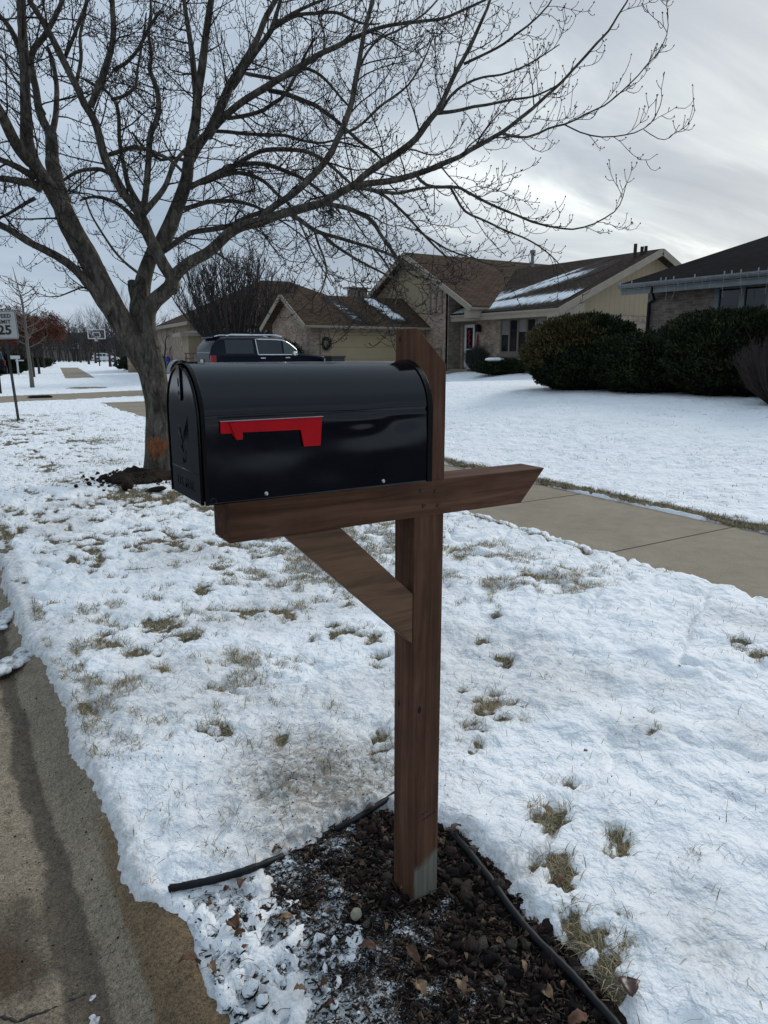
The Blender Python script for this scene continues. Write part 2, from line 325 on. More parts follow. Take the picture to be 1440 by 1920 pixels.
M['woolhat'] = simple('pale wool hat', (.30, .25, .26), None, 60, .9)
# ------------------------------------------------------------------ mesh builder
def tag(o, label=None, cat=None, group=None, kind=None):
    if label: o['label'] = label
    if cat: o['category'] = cat
    if group: o['group'] = group
    if kind: o['kind'] = kind
    return o
def empty(name, loc, label=None, cat=None, group=None, rz=0):
    o = bpy.data.objects.new(name, None); C.objects.link(o); o.location = tuple(float(v) for v in loc); o.rotation_euler = (0, 0, rz)
    o.empty_display_size = .2; return tag(o, label, cat, group)
def mesh_uv(me):
    nl = len(me.loops); npoly = len(me.polygons)
    if not npoly: return
    nr = np.empty(npoly*3, np.float32); me.polygons.foreach_get('normal', nr); nr = nr.reshape(-1, 3).astype(float)
    tot = np.empty(npoly, np.int32); me.polygons.foreach_get('loop_total', tot)
    vi = np.empty(nl, np.int32); me.loops.foreach_get('vertex_index', vi)
    vc = np.empty(len(me.vertices)*3, np.float32); me.vertices.foreach_get('co', vc); vc = vc.reshape(-1, 3)
    t = np.stack([-nr[:, 1], nr[:, 0], np.zeros(npoly)], 1); l = np.linalg.norm(t, axis=1)
    flat = l < .12; t[flat] = (1, 0, 0); l[flat] = 1; t /= l[:, None]
    # keep the direction the same on both sides of a wall
    b = np.cross(nr, t); sg = np.where(b[:, 2] < 0, -1, 1); b *= sg[:, None]
    tl = np.repeat(t, tot, 0); bl = np.repeat(b, tot, 0); p = vc[vi]
    uv = np.stack([(p*tl).sum(1), (p*bl).sum(1)], 1).astype(np.float32)
    me.uv_layers.new(name='UVMap').data.foreach_set('uv', uv.ravel())
class MB:
    def __init__(s): s.v = []; s.f = []; s.n = 0
    def add(s, v, f):
        v = np.asarray(v, float).reshape(-1, 3); s.v.append(v); n = s.n
        s.f.extend([tuple(int(i)+n for i in q) for q in f]); s.n += len(v)
    def box(s, x0, x1, y0, y1, z0, z1):
        s.add([(x0, y0, z0), (x1, y0, z0), (x1, y1, z0), (x0, y1, z0), (x0, y0, z1), (x1, y0, z1), (x1, y1, z1), (x0, y1, z1)],
              [(0, 3, 2, 1), (4, 5, 6, 7), (0, 1, 5, 4), (1, 2, 6, 5), (2, 3, 7, 6), (3, 0, 4, 7)]); return s
    def prism(s, pts, d):           # closed polygon extruded by the vector d
        pts = np.asarray(pts, float); d = np.asarray(d, float); n = len(pts)
        nn = sum(np.cross(pts[i]-pts[0], pts[(i+1) % n]-pts[0]) for i in range(1, n-1))
        if np.dot(nn, d) > 0: pts = pts[::-1]
        s.add(np.vstack([pts, pts+d]), [tuple(range(n)), tuple(range(2*n-1, n-1, -1))]+[(i, i+n, (i+1) % n+n, (i+1) % n) for i in range(n)]); return s
    def tube(s, pts, rad, sides=6, cap=True):
        pts = np.asarray(pts, float); n = len(pts)
        if np.isscalar(rad): rad = [rad]*n
        rad = np.asarray(rad, float)
        t = np.gradient(pts, axis=0); t /= np.linalg.norm(t, axis=1)[:, None]+1e-12
        u = np.cross(t[0], (0, 0, 1) if abs(t[0][2]) < .9 else (1, 0, 0)); u /= np.linalg.norm(u)
        a = np.arange(sides)*2*math.pi/sides; ca = np.cos(a)[:, None]; sa = np.sin(a)[:, None]; out = []
        for i in range(n):
            u = u-t[i]*np.dot(u, t[i]); u /= np.linalg.norm(u)+1e-12; w = np.cross(t[i], u)
            out.append(pts[i]+rad[i]*(ca*u+sa*w))
        f = [(i*sides+j, i*sides+(j+1) % sides, (i+1)*sides+(j+1) % sides, (i+1)*sides+j) for i in range(n-1) for j in range(sides)]
        if cap: f += [tuple(range(sides-1, -1, -1)), tuple(range((n-1)*sides, n*sides))]
        s.add(np.vstack(out), f); return s
    def cyl(s, a, b, r, sides=16): return s.tube([a, b], r, sides)
    def build(s, name, mat, parent=None, smooth=False, world=False, uv=True, bevel=0):
        me = bpy.data.meshes.new(name); V = np.vstack(s.v)
        if world and parent is not None: V = V-np.array(parent.location)
        me.from_pydata(V.tolist(), [], s.f); me.update()
        if uv: mesh_uv(me)
        me.materials.append(mat)
        if smooth: me.polygons.foreach_set('use_smooth', [True]*len(me.polygons))
        o = bpy.data.objects.new(name, me); C.objects.link(o)
        if parent is not None: o.parent = parent
        if bevel:
            b = o.modifiers.new('bevel', 'BEVEL'); b.width = bevel; b.segments = 2; b.limit_method = 'ANGLE'
        return o
def origin_to(o, p):                # move a top-level mesh's origin without moving the mesh
    p = Vector([float(v) for v in p]); o.data.transform(Matrix.Translation(-p)); o.location = p; return o
def sphere(mb, c, r, seg=10, rings=7, sq=(1, 1, 1), jit=0, rng=random):
    v = [(0, 0, 1)]; 
    for i in range(1, rings):
        th = math.pi*i/rings
        for j in range(seg): ph = 2*math.pi*j/seg; v.append((math.sin(th)*math.cos(ph), math.sin(th)*math.sin(ph), math.cos(th)))
    v.append((0, 0, -1)); v = np.array(v)
    if jit: v = v*(1+np.array([rng.uniform(-jit, jit) for _ in v]))[:, None]
    f = [(0, 1+j, 1+(j+1) % seg) for j in range(seg)]
    for i in range(rings-2):
        for j in range(seg): a = 1+i*seg; f.append((a+j, a+seg+j, a+seg+(j+1) % seg, a+(j+1) % seg))
    l = len(v)-1; a = 1+(rings-2)*seg; f += [(a+j, l, a+(j+1) % seg) for j in range(seg)]
    mb.add(v*np.array(sq)*r+np.array(c), f)
def fast_mesh(name, V, F, mat, parent=None, smooth=False):   # V (n,3); F (m,k) equal-sized faces
    V = np.ascontiguousarray(V, np.float32); F = np.ascontiguousarray(F, np.int32); k = F.shape[1]
    me = bpy.data.meshes.new(name); me.vertices.add(len(V)); me.vertices.foreach_set('co', V.ravel())
    me.loops.add(F.size); me.loops.foreach_set('vertex_index', F.ravel())
    me.polygons.add(len(F)); me.polygons.foreach_set('loop_start', np.arange(0, F.size, k, dtype=np.int32))
    me.polygons.foreach_set('loop_total', np.full(len(F), k, np.int32))
    if smooth: me.polygons.foreach_set('use_smooth', np.ones(len(F), bool))
    me.update(calc_edges=True); me.validate(); me.materials.append(mat)
    o = bpy.data.objects.new(name, me); C.objects.link(o)
    if parent is not None: o.parent = parent
    return o
def text_mesh(txt, size, depth=.001, off=0, align='CENTER', spacing=1.0):
    cu = bpy.data.curves.new('t', 'FONT'); cu.body = txt; cu.size = size; cu.extrude = depth; cu.offset = off
    cu.align_x = align; cu.align_y = 'CENTER'; cu.space_character = spacing; cu.resolution_u = 3
    o = bpy.data.objects.new('t', cu); C.objects.link(o); dg = bpy.context.evaluated_depsgraph_get()
    me = bpy.data.meshes.new_from_object(o.evaluated_get(dg)); bpy.data.objects.remove(o); return me
def add_text(name, txt, size, mat, parent, mtx, depth=.001, off=0, spacing=1.0):
    me = text_mesh(txt, size, depth, off, spacing=spacing); me.transform(mtx); me.materials.clear(); me.materials.append(mat)
    o = bpy.data.objects.new(name, me); C.objects.link(o); o.parent = parent; return o
# ------------------------------------------------------------------ terrain
def cshift(y):
    y = np.asarray(y, float); t = np.clip(y-20, 0, 16); return .13*t*t/32 + .13*np.clip(y-36, 0, None)
def gz(x, y):
    x = np.asarray(x, float); y = np.asarray(y, float); rel = x-cshift(y)
    r = ss(6.0, 14.0, rel)*.62*(1-.42*ss(17, 24, y)) + ss(17, 21, x)*.32*ss(18, 24, y)*(1-ss(34, 45, y))
    return r*(1-ss(36, 60, y)*.95)
def drive(x, y):                    # signed: >0 inside the neighbour's driveway
    x = np.asarray(x, float); y = np.asarray(y, float); s = .34*(np.clip(x, None, 6.5)-1.65)
    lo = y-(25.1+s); hi = (29.1+s)-y; e = .25*(fbm(x*1.1, y*1.1, 3, 5)-.5)
    return np.minimum(np.minimum(lo, hi)+e, 14.0-x)
PATCH = []                          # bare spots: pixel centre and size in the photograph, laid on the ground
for px, py, rx, ry, w in [(300,1178,50,20,1),(345,1202,42,14,1),(200,1197,26,9,.9),(215,1218,26,8,.9),(265,1232,40,8,.9),(480,1155,75,9,.95),(540,1158,14,16,.9),(630,1200,56,13,1),(655,1142,14,14,.8),
    (412,1300,34,16,.9),(420,1383,38,18,.95),(530,1400,16,12,.85),(158,1332,12,12,.8),(712,1422,32,44,1.15),(908,1345,46,36,1.0),(890,1422,24,16,1.05),(868,1302,18,14,.9),(945,1247,18,14,1.0),(1035,1548,28,28,1.0),
    (1053,1640,40,34,1.1),(1164,1598,28,22,.9),(1062,1484,26,12,.8),(1305,1635,20,14,.9),(1111,1768,62,44,1.1),(1160,1850,46,40,1.0),(1382,1223,20,15,1.1),(1420,1246,24,12,.8),(982,1096,16,9,.9),(858,1068,26,10,.95),
    (905,1212,18,9,.85),(310,1265,30,12,.7),(380,1112,16,8,.8),(350,1245,26,9,.7),(700,1215,14,9,.8),(715,1250,18,12,.8),(60,860,34,8,.8),(100,880,40,9,.75),(180,830,50,7,.6),(245,925,55,26,1.05),(330,930,30,14,.9),
    (92,940,14,5,.9),(210,1005,34,5,.7),(330,1058,14,4,.9),(415,1068,20,5,.8),(490,1050,20,5,.7),(60,925,30,7,.7),(35,790,40,4,1.0),(1020,1290,10,5,.6),(1215,1395,16,8,.6),(1215,1345,14,6,.5),(650,1105,18,8,.8),(620,1090,12,6,.7),(850,1105,22,7,.8),(930,1175,12,7,.7),
    (800,1062,10,8,.6),(1060,960,10,4,.5),(130,905,60,10,.55),(200,870,60,8,.5),(40,1000,16,10,.8),(12,1010,12,22,1.0),(8,1110,8,20,.8)]:
    c = on_ground(px, py); ex = on_ground(px+rx, py)-c; ey = on_ground(px, py-ry)-c
    A = np.array([[ex[0], ey[0]], [ex[1], ey[1]]]); PATCH.append((c[:2], np.linalg.inv(A), w, float(np.linalg.norm(ex)+np.linalg.norm(ey))))
BEDP = np.array([(.44,1.82),(.60,1.80),(.74,1.83),(.98,1.88),(1.14,1.86),(1.30,1.62),(1.275,1.30),(1.235,1.0),(1.19,.80),(1.16,.35),(.50,.35),(.44,.8),(.40,1.2),(.40,1.5)])
def inpoly(x, y, P):
    x = np.asarray(x, float); y = np.asarray(y, float); r = np.zeros(np.broadcast(x, y).shape, bool); n = len(P)
    for i in range(n):
        x1, y1 = P[i]; x2, y2 = P[(i+1) % n]
        if y1 == y2: continue
        c = ((y1 > y) != (y2 > y)) & (x < (x2-x1)*(y-y1)/(y2-y1)+x1); r ^= c
    return r
def sdist(x, y, P):                 # signed distance, positive inside
    x = np.asarray(x, float); y = np.asarray(y, float); d = np.full(np.broadcast(x, y).shape, 1e9); n = len(P)
    for i in range(n):
        a = np.array(P[i]); b = np.array(P[(i+1) % n]); e = b-a
        t = np.clip(((x-a[0])*e[0]+(y-a[1])*e[1])/(e@e), 0, 1); d = np.minimum(d, np.hypot(x-a[0]-t*e[0], y-a[1]-t*e[1]))
    return np.where(inpoly(x, y, P), d, -d)
def bare(x, y):
    b = np.zeros(np.shape(x)); 
    w1 = (fbm(x*8, y*8, 3, 31)-.5)*2; w2 = (fbm(x*24+y*9, y*30, 4, 33)-.5)*2
    for c, Ai, w, sz in PATCH:
        near = (abs(x-c[0]) < sz*1.6) & (abs(y-c[1]) < sz*1.6)
        if not near.any(): continue
        dx = x[near]-c[0]; dy = y[near]-c[1]; u = Ai[0, 0]*dx+Ai[0, 1]*dy; v = Ai[1, 0]*dx+Ai[1, 1]*dy
        d = np.sqrt(u*u+v*v); b[near] = np.maximum(b[near], w*(1-ss(.0, 1.12, d+w1[near]*.9+w2[near]*1.3)))
    rel = x-cshift(y)
    reg = .62*ss(4.2, 6.5, y)*(1-ss(12, 20, y))*(1-ss(1.3, 2.8, rel)) + .27*ss(2.2, 3.6, y)*(1-ss(3.2, 4.0, rel)) + .15
    reg = np.where(rel > 6, .44-.10*ss(9, 13, rel), reg); reg = np.where((rel > 1.35) & (rel < 4.3) & (y < 2.9), .10, reg)
    m = .6*fbm(x*7+y*1.5, y*5, 4, 3)+.4*fbm(x*22, y*17, 3, 7); m2 = fbm(x*.9, y*.9, 3, 8)
    b = np.maximum(b, reg*ss(.50, .64, m+.35*(m2-.5)))
    # dark turf edge beside the far side of the sidewalk
    e = 1-ss(.03, .13, abs(rel-6.06+.10*(fbm(y*2.2, y*0, 3, 77)-.5))); b = np.maximum(b, 1.25*e*(y < 24)*ss(.12, .4, fbm(x*8, y*8, 3, 12)+.12))
    e = 1-ss(0, .05, abs(rel-4.13)); b = np.maximum(b, .75*e*ss(.45, .62, fbm(x*6, y*5, 3, 13))*(y < 24)*(y > 3.2))
    return b
def sheet_z(x, y):
    rel = x-cshift(y); base = gz(x, y)
    q1 = fbm(x*5+y*2, y*6-x*2, 4, 2); amp = .92+.65*ss(1.5, 2.2, x)*(x < 4.2)*(1-ss(4.5, 7, y)); t = .038+.036*(fbm(x*1.3, y*1.3, 3, 1)-.5)*amp+.046*(q1-.5)*amp+.020*(fbm(x*15, y*19, 3, 4)-.5)-.030*(1-ss(0, .045, abs(fbm(x*1.5+y*.6, y*2.1-x, 3, 14)-.5)))*ss(.45, .6, fbm(x*.8, y*.8, 2, 15))
    t = t+.05*np.exp(-((rel-3.2)/.8)**2-((y-3.3)/1.3)**2)*(fbm(x*3, y*3, 3, 21)+.3)      # shovelled ridge by the sidewalk
    t = t+.03*np.exp(-((rel-2.6)/1.0)**2-((y-1.2)/1.2)**2)*(fbm(x*2.4+y*1.7, y*1.5, 3, 22))
    t = t*(1-.12*ss(4, 9, y))
    b = bare(x, y); t = t-.026*np.clip(b, 0, 1)
    z = base+t
    en = (fbm(x*3.1, y*3.1, 4, 41)-.5)
    # sidewalk trench
    wl = 4.2+.16*en+.06*(fbm(x*14, y*14, 2, 44)-.5); wl = wl+.25*ss(2.9, 1.6, y)*0+.10*ss(2.6, 1.8, y)
    wr = 5.97+.06*en
    cov = ((y > 24.0) & (y < 47.6)) | (y > 84)
    inw = ss(0, .05, rel-wl)*ss(0, .05, wr-rel)*(~cov)
    z = z-inw*(t+.05)
    patchw = ss(0, .2, .9-np.hypot((rel-4.9)/1.1, (y-34.6)/1.6)+.5*en)*(y > 30); z = z-patchw*(t+.05)
    z = z-ss(0, .12, drive(x, y))*(t+.05); z = z-ss(0, .25, np.minimum(y+9.5, -2.6-y)+.3*en)*(t+.05)*ss(.2, .5, rel)  # second term clears the snow off the added drive behind the camera
    # curb edge
    tn = .40*ss(1.98, 1.62, y)*.28+.012*ss(3.4, 3.9, y)*0
    ce = .335+tn+.05*en+.022*(fbm(y*9, y*0+.5, 3, 45)-.5)+.020*(fbm(x*45, y*45, 2, 46)-.5)
    ce = ce-.05*ss(3.9, 4.1, y)
    z = z-np.clip(t-.008, 0, 1)*.85*ss(.16, -.01, rel-ce); z = z-ss(-.03, .045, ce-rel)**1.4*(t+.03)-np.clip(ce-rel-.012, 0, .16)*1.9*ss(-8.9, -8.4, rel)
    z = z-ss(.10, .3, .30-rel)*ss(-8.9, -8.4, rel)*.22
    bd = sdist(x, y, BEDP) if np.ndim(x) == 1 else sdist(x, y, BEDP)
    left = 1-ss(.56, .84, x+.30*(fbm(x*5, y*5, 3, 51)-.5)*2+.10*ss(1.4, 1.8, y)*-1)
    lump = fbm(x*34, y*34, 3, 52); l2 = fbm(x*9, y*9, 3, 53)
    k = ss(-.02, .05, bd+.05*(lump-.5)+.04*(l2-.5))
    zb = -.018+left*(.034*ss(.40, .64, .6*lump+.4*l2)) - .016*(1-left) + .022*ss(.58, .72, lump)*ss(.46, .62, l2)*(1-left)*ss(.9, .7, x)
    return z*(1-k)+zb*k, b*(1-k)
def dens(segs):                     # list of (start, stop, step)
    out = []
    for a, b_, s in segs: out.append(np.arange(a, b_, s))
    return np.unique(np.round(np.concatenate(out+[[segs[-1][1]]]), 4))
gx = dens([(-180,-20,20),(-20,-9.2,1.2),(-9.2,-8.2,.1),(-8.2,-.1,.6),(-.1,.2,.1),(.2,1.4,.0125),(1.4,4.5,.02),(4.5,5.85,.08),(5.85,6.3,.02),(6.3,9,.07),(9,14,.12),(14,24,.25),(24,50,1),(50,420,18)])
gy = dens([(-60,-12,3),(-12,-.2,.3),(-.2,3,.0135),(3,6.5,.022),(6.5,11,.04),(11,20,.08),(20,50,.14),(50,90,.4),(90,140,2),(140,700,28)])
X, Y = np.meshgrid(gx, gy); xf = X.ravel().copy(); yf = Y.ravel().copy()
# follow the street's bend so the fine columns stay along it
xf = xf+cshift(yf)*(1-ss(7.5, 40, xf)*.0)*ss(-200, -20, xf)
zf, bf = sheet_z(xf, yf)
nx, ny = len(gx), len(gy); idx = np.arange(nx*ny).reshape(ny, nx)
F = np.stack([idx[:-1, :-1].ravel(), idx[:-1, 1:].ravel(), idx[1:, 1:].ravel(), idx[1:, :-1].ravel()], 1)
ground = fast_mesh('ground', np.stack([xf, yf, zf], 1), F, M['snow_ground'], smooth=True); tag(ground, kind='structure')
a = ground.data.attributes.new('bare', 'FLOAT', 'POINT'); a.data.foreach_set('value', bf.astype(np.float32))
dc = on_ground(600, 1480)[:2]; dirt = np.exp(-(((xf-dc[0])/.30)**2+((yf-dc[1])/.38)**2))*1.35
for px, py, s, w in [(1240,1300,.16,.3),(1200,1390,.14,.35),(1330,1800,.12,.5),(1420,1400,.15,.4),(1320,1760,.18,.35),(560,1600,.2,.8),(700,1500,.1,.6),(960,1640,.12,.5)]:
    c = on_ground(px, py)[:2]; dirt = np.maximum(dirt, w*np.exp(-((xf-c[0])**2+(yf-c[1])**2)/s**2))
dirt = np.maximum(dirt, .35*ss(.5, .7, fbm(xf*1.3, yf*1.3, 3, 61))*(yf < 9)*(xf < 4))
dirt = np.maximum(dirt, .5*ss(0.06, 0, xf-.36)*(yf < 8))
a = ground.data.attributes.new('dirt', 'FLOAT', 'POINT'); a.data.foreach_set('value', dirt.astype(np.float32))
print('ground', len(xf))
def strip(name, xs, zs, ys, mat, kind='structure', curve=True, zn=None, ground_follow=False, xfun=None):
    V = []
    Xs, Ys = np.meshgrid(xs, ys); Zs = np.tile(zs, (len(ys), 1)) if np.ndim(zs) == 1 else zs
    xx = Xs.ravel()+(cshift(Ys.ravel()) if curve else 0); yy = Ys.ravel(); zz = Zs.ravel().astype(float)
    if ground_follow: zz = zz+gz(xx, yy)
    if zn is not None: zz = zz+zn(xx, yy)
    n = len(xs); m = len(ys); ii = np.arange(n*m).reshape(m, n)
    F = np.stack([ii[:-1, :-1].ravel(), ii[:-1, 1:].ravel(), ii[1:, 1:].ravel(), ii[1:, :-1].ravel()], 1)
    o = fast_mesh(name, np.stack([xx, yy, zz], 1), F, mat, smooth=True); tag(o, kind=kind); return o, xx, yy
# sidewalk, driveway, road, curb and gutter
yl = dens([(-10,0,.5),(0,26,.1),(26,90,.5)])
sw, sx_, sy_ = strip('sidewalk', np.array([4.05,4.2,4.5,4.8,5.1,5.4,5.7,5.95,6.1]), np.zeros(9)+.0, yl, M['sidewalk'], ground_follow=False, zn=lambda x, y: gz(x, y)*.3)
xd = np.arange(-.4, 14.4, .4); yd = np.arange(24.0, 34.6, .3)
strip('driveway', xd, np.zeros(len(xd))+.012, yd, M['sidewalk'], curve=False, ground_follow=True, zn=lambda x, y: np.where(drive(x, y) > -.6, 0, -.12))
xo = np.concatenate([[.30,.36,.42], np.arange(.6, 16, .6)]); unseen_drive, _, _ = strip('driveway', xo, np.concatenate([[-.02, -.006, .0], np.zeros(len(xo)-3)+.006]), np.arange(-10, -2.0, .4), M['asphalt_dark'], ground_follow=True)  # unseen asphalt drive behind the camera, added to darken the mailbox side's reflection
jl = MB()
for yj in [y for y in np.arange(-1.76+3.616-1.808*1, 24, 1.808)]:
    jl.box(4.22, 5.95, yj-.006, yj+.006, -.004, .0022)
o = jl.build('sidewalk_joints', M['joint']); tag(o, kind='structure')
xs = np.array([.52,.46,.42,.38,.35,.32,.29,.265,.24,.22,.20,.18,.16,.13,.09,.04,-.02,-.1,-.2,-.32,-.36])
zs = np.array([-.045,-.03,-.006,-.006,-.014,-.027,-.043,-.060,-.076,-.088,-.097,-.103,-.106,-.1065,-.104,-.1,-.095,-.089,-.082,-.075,-.073])
yc = dens([(-6,.3,.2),(.3,8,.02),(8,30,.12),(30,95,.8),(95,150,5)])
curb, xx, yy = strip('curb', xs[::-1], zs[::-1], yc, M['curb'], zn=lambda x, y: .006*(fbm(x*6, y*6, 3, 71)-.5)+.004*(fbm(x*30, y*30, 2, 72)-.5)*(y < 9))
rel = xx-cshift(yy); wet = np.exp(-((rel-.15+.05*(fbm(yy*3, yy*0, 3, 79)-.5))/.048)**2)*(.9+.9*(fbm(xx*9, yy*5, 4, 73)-.5))+.30*ss(2.3, 1.5, yy)  # wet gutter line, darkened further to stand in for curb shading
wet = np.maximum(wet, .75*np.exp(-((rel-.02)/.12)**2-((yy-1.95)/.35)**2)); wet = np.maximum(wet, .8*np.exp(-((rel-.12)/.1)**2-((yy-4.25)/.2)**2))
a = curb.data.attributes.new('wet', 'FLOAT', 'POINT'); a.data.foreach_set('value', wet.astype(np.float32))
tan = ss(.225, .31, rel)*(.28+.50*ss(2.6, 1.9, yy))+.25*(fbm(xx*9, yy*5, 3, 74)-.5); tan = np.maximum(tan, .7*np.exp(-((rel-.0)/.1)**2-((yy-1.9)/.2)**2))
a = curb.data.attributes.new('tan', 'FLOAT', 'POINT'); a.data.foreach_set('value', tan.astype(np.float32))
xr = np.array([-8.5,-8.2,-6,-4,-2.5,-1,-.5,-.358]); zr = np.array([-.09,-.078,-.02,.0,-.02,-.06,-.068,-.0735])
yr = dens([(-60,-6,2),(-6,30,.5),(30,150,1.5),(150,400,20)])
rd, _, _ = strip('road', xr, zr, yr, M['asphalt_dark'])
# pale concrete apron lying on the asphalt close to the camera, broken by a cracked joint
xs2 = np.arange(-1.6, -.30, .05); ys2 = np.arange(.6, 7.5, .05)
xs3, _, _ = strip('gutter_apron', xs2, np.interp(xs2, xr, zr)+.005, ys2, M['asphalt'])
ck = MB(); pts = [on_ground(px, py, -.09) for px, py in [(-60,1905),(0,1904),(30,1912),(70,1895),(110,1878),(150,1858),(175,1853)]]
P = []
for i in range(len(pts)-1):
    for k in range(5): P.append(pts[i]+(pts[i+1]-pts[i])*k/5+np.array([random.uniform(-.002,.002), random.uniform(-.003,.003), 0]))
for p in P: p[2] = np.interp(p[0], xs[::-1], zs[::-1])-.0015
ck.tube(P, [random.uniform(.003, .007) for _ in P], 5); o = ck.build('road_crack', M['joint']); tag(o, kind='structure')
# door walk of the brick house
wk = MB(); V = []
wpts = [(14.0, 27.6), (17, 26.9), (19, 26.7), (20.9, 26.9)]
for i in range(len(wpts)-1):
    for k in range(6):
        f0 = k/6; f1 = (k+1)/6; p = [wpts[i][0]+(wpts[i+1][0]-wpts[i][0])*f for f in (f0, f1)]; q = [wpts[i][1]+(wpts[i+1][1]-wpts[i][1])*f for f in (f0, f1)]
        wk.add([(p[0], q[0]-.5, float(gz(p[0], q[0]))+.05), (p[1], q[1]-.5, float(gz(p[1], q[1]))+.05), (p[1], q[1]+.5, float(gz(p[1], q[1]))+.05), (p[0], q[0]+.5, float(gz(p[0], q[0]))+.05)], [(0, 1, 2, 3)])
tag(wk.build('path', M['sidewalk']), kind='structure')
# ------------------------------------------------------------------ grass blades
def blades(n, box, seed, lmin, lmax, wid, thr=.42):
    r = np.random.default_rng(seed); x = r.uniform(box[0], box[1], n); y = r.uniform(box[2], box[3], n); x = x+cshift(y)
    z, b = sheet_z(x, y); q = .55*fbm(x*30, y*30, 3, 90)+.45*r.random(n); keep = (b*1.25+q > .93)
    rel = x-cshift(y); keep |= (r.random(n) < .010)&(rel < 4); keep &= ~((b < .12) & (r.random(n) < .5))
    keep &= ~((rel > 4.2) & (rel < 5.93)) & (rel > .34) & (drive(x, y) < 0) & (sdist(x, y, BEDP) < 0)
    x, y, z = x[keep], y[keep], z[keep]; n = len(x); L = r.uniform(lmin, lmax, n); az = r.uniform(0, 2*math.pi, n); ln = r.uniform(.45, 1.5, n)
    d = np.stack([np.cos(az)*np.sin(ln), np.sin(az)*np.sin(ln), np.cos(ln)], 1); s = np.stack([-np.sin(az), np.cos(az), np.zeros(n)], 1)*(wid*r.uniform(.6, 1.3, n))[:, None]
    p = np.stack([x, y, z-.004], 1); m = p+d*(L*.55)[:, None]; t = p+d*L[:, None]+np.stack([np.cos(az)*L*.2, np.sin(az)*L*.2, -L*.22], 1)
    V = np.stack([p-s, p+s, m+s*.8, m-s*.8, t], 1).reshape(-1, 3); k = np.arange(n)*5
    F = np.concatenate([np.stack([k, k+1, k+2], 1), np.stack([k, k+2, k+3], 1), np.stack([k+3, k+2, k+4], 1)]); return V, F
Vs = []; Fs = []; off = 0
for a_ in [(420000, (.34, 4.25, .6, 3.4), 1, .02, .065, .0010), (330000, (.34, 4.25, 3.4, 8), 2, .02, .065, .0015), (110000, (.3, 4.2, 8, 20), 3, .02, .06, .003), (130000, (5.93, 6.22, 1.5, 20), 4, .02, .07, .0022), (60000, (6.1, 13, 1, 20), 5, .015, .05, .003)]:
    V, F = blades(*a_); Vs.append(V); Fs.append(F+off); off += len(V)
g = fast_mesh('grass', np.vstack(Vs), np.vstack(Fs), M['grass']); tag(g, 'dormant tan grass blades poking through the thin snow', 'grass', kind='stuff'); print('blades', off//5)
# ------------------------------------------------------------------ bed around the post
bx_ = np.arange(.36, 1.34, .012); by_ = np.arange(.34, 1.92, .012); BX, BY = np.meshgrid(bx_, by_); bxf, byf = BX.ravel(), BY.ravel()
bsd = sdist(bxf, byf, BEDP)
def bedz(x, y): return -.006+.020*(fbm(x*11, y*11, 3, 101)-.35)+.007*(fbm(x*60, y*60, 2, 102)-.5)
bz = bedz(bxf, byf)-.06*ss(0, -.03, bsd)
nn_ = len(bx_); ii = np.arange(len(bxf)).reshape(len(by_), nn_); F = np.stack([ii[:-1, :-1].ravel(), ii[:-1, 1:].ravel(), ii[1:, 1:].ravel(), ii[1:, :-1].ravel()], 1)
o = fast_mesh('mulch_bed', np.stack([bxf, byf, bz], 1), F, M['bedsoil'], smooth=True); tag(o, 'dark mulch soil in the bed around the mailbox post', 'mulch', kind='stuff')
ico = [(0,0,1)]+[(math.cos(a)*.894, math.sin(a)*.894, .447) for a in np.arange(5)*2*math.pi/5]+[(math.cos(a)*.894, math.sin(a)*.894, -.447) for a in np.arange(5)*2*math.pi/5+.628]+[(0,0,-1)]
icf = [(0,i+1,(i+1)%5+1) for i in range(5)]+[(i+1,i+6,(i+1)%5+1) for i in range(5)]+[((i+1)%5+1,i+6,(i+1)%5+6) for i in range(5)]+[(11,(i+1)%5+6,i+6) for i in range(5)]
def subdiv(v, f):
    v = [np.array(p) for p in v]; cache = {}; nf = []
    def mid(a, b):
        k = (min(a, b), max(a, b))
        if k not in cache: m = (v[a]+v[b])/2; v.append(m/np.linalg.norm(m)); cache[k] = len(v)-1
        return cache[k]
    for a, b, c in f: x, y, z = mid(a, b), mid(b, c), mid(c, a); nf += [(a, x, z), (x, b, y), (z, y, c), (x, y, z)]
    return v, nf
rv, rf = subdiv(ico, icf); rv = np.array(rv); rf = np.array(rf)
def rock_cloud(pos, size, seed, flat=.7, rough=.28):
    r = np.random.default_rng(seed); n = len(pos); Vs = []
    b = rv[None]*(1+r.uniform(-rough, rough*.7, (n, len(rv), 1)))
    sc = size[:, None]*np.stack([r.uniform(.8, 1.3, n), r.uniform(.6, 1.0, n), r.uniform(.5, .9, n)*flat/.7], 1)
    b = b*sc[:, None, :]; a = r.uniform(0, 6.28, n); c, s = np.cos(a)[:, None], np.sin(a)[:, None]
    x = b[..., 0]*c-b[..., 1]*s; y = b[..., 0]*s+b[..., 1]*c; t = r.uniform(-.5, .5, n)[:, None]; z = b[..., 2]+x*t*.6
    V = np.stack([x, y, z], -1)+pos[:, None, :]; F = (rf[None]+(np.arange(n)*len(rv))[:, None, None]).reshape(-1, 3); return V.reshape(-1, 3), F
r = np.random.default_rng(11); n = 11000; x = r.uniform(.4, 1.3, n); y = r.uniform(.36, 1.9, n); d = sdist(x, y, BEDP)
prob = ss(0, .05, d)*(.28+.72*ss(.5, .75, x+.1*(fbm(x*6, y*6, 2, 5)-.5)*2))*np.where(fbm(x*7, y*7, 2, 6) > .46, 1, .35); k = (r.random(n) < prob) & (d > .012)
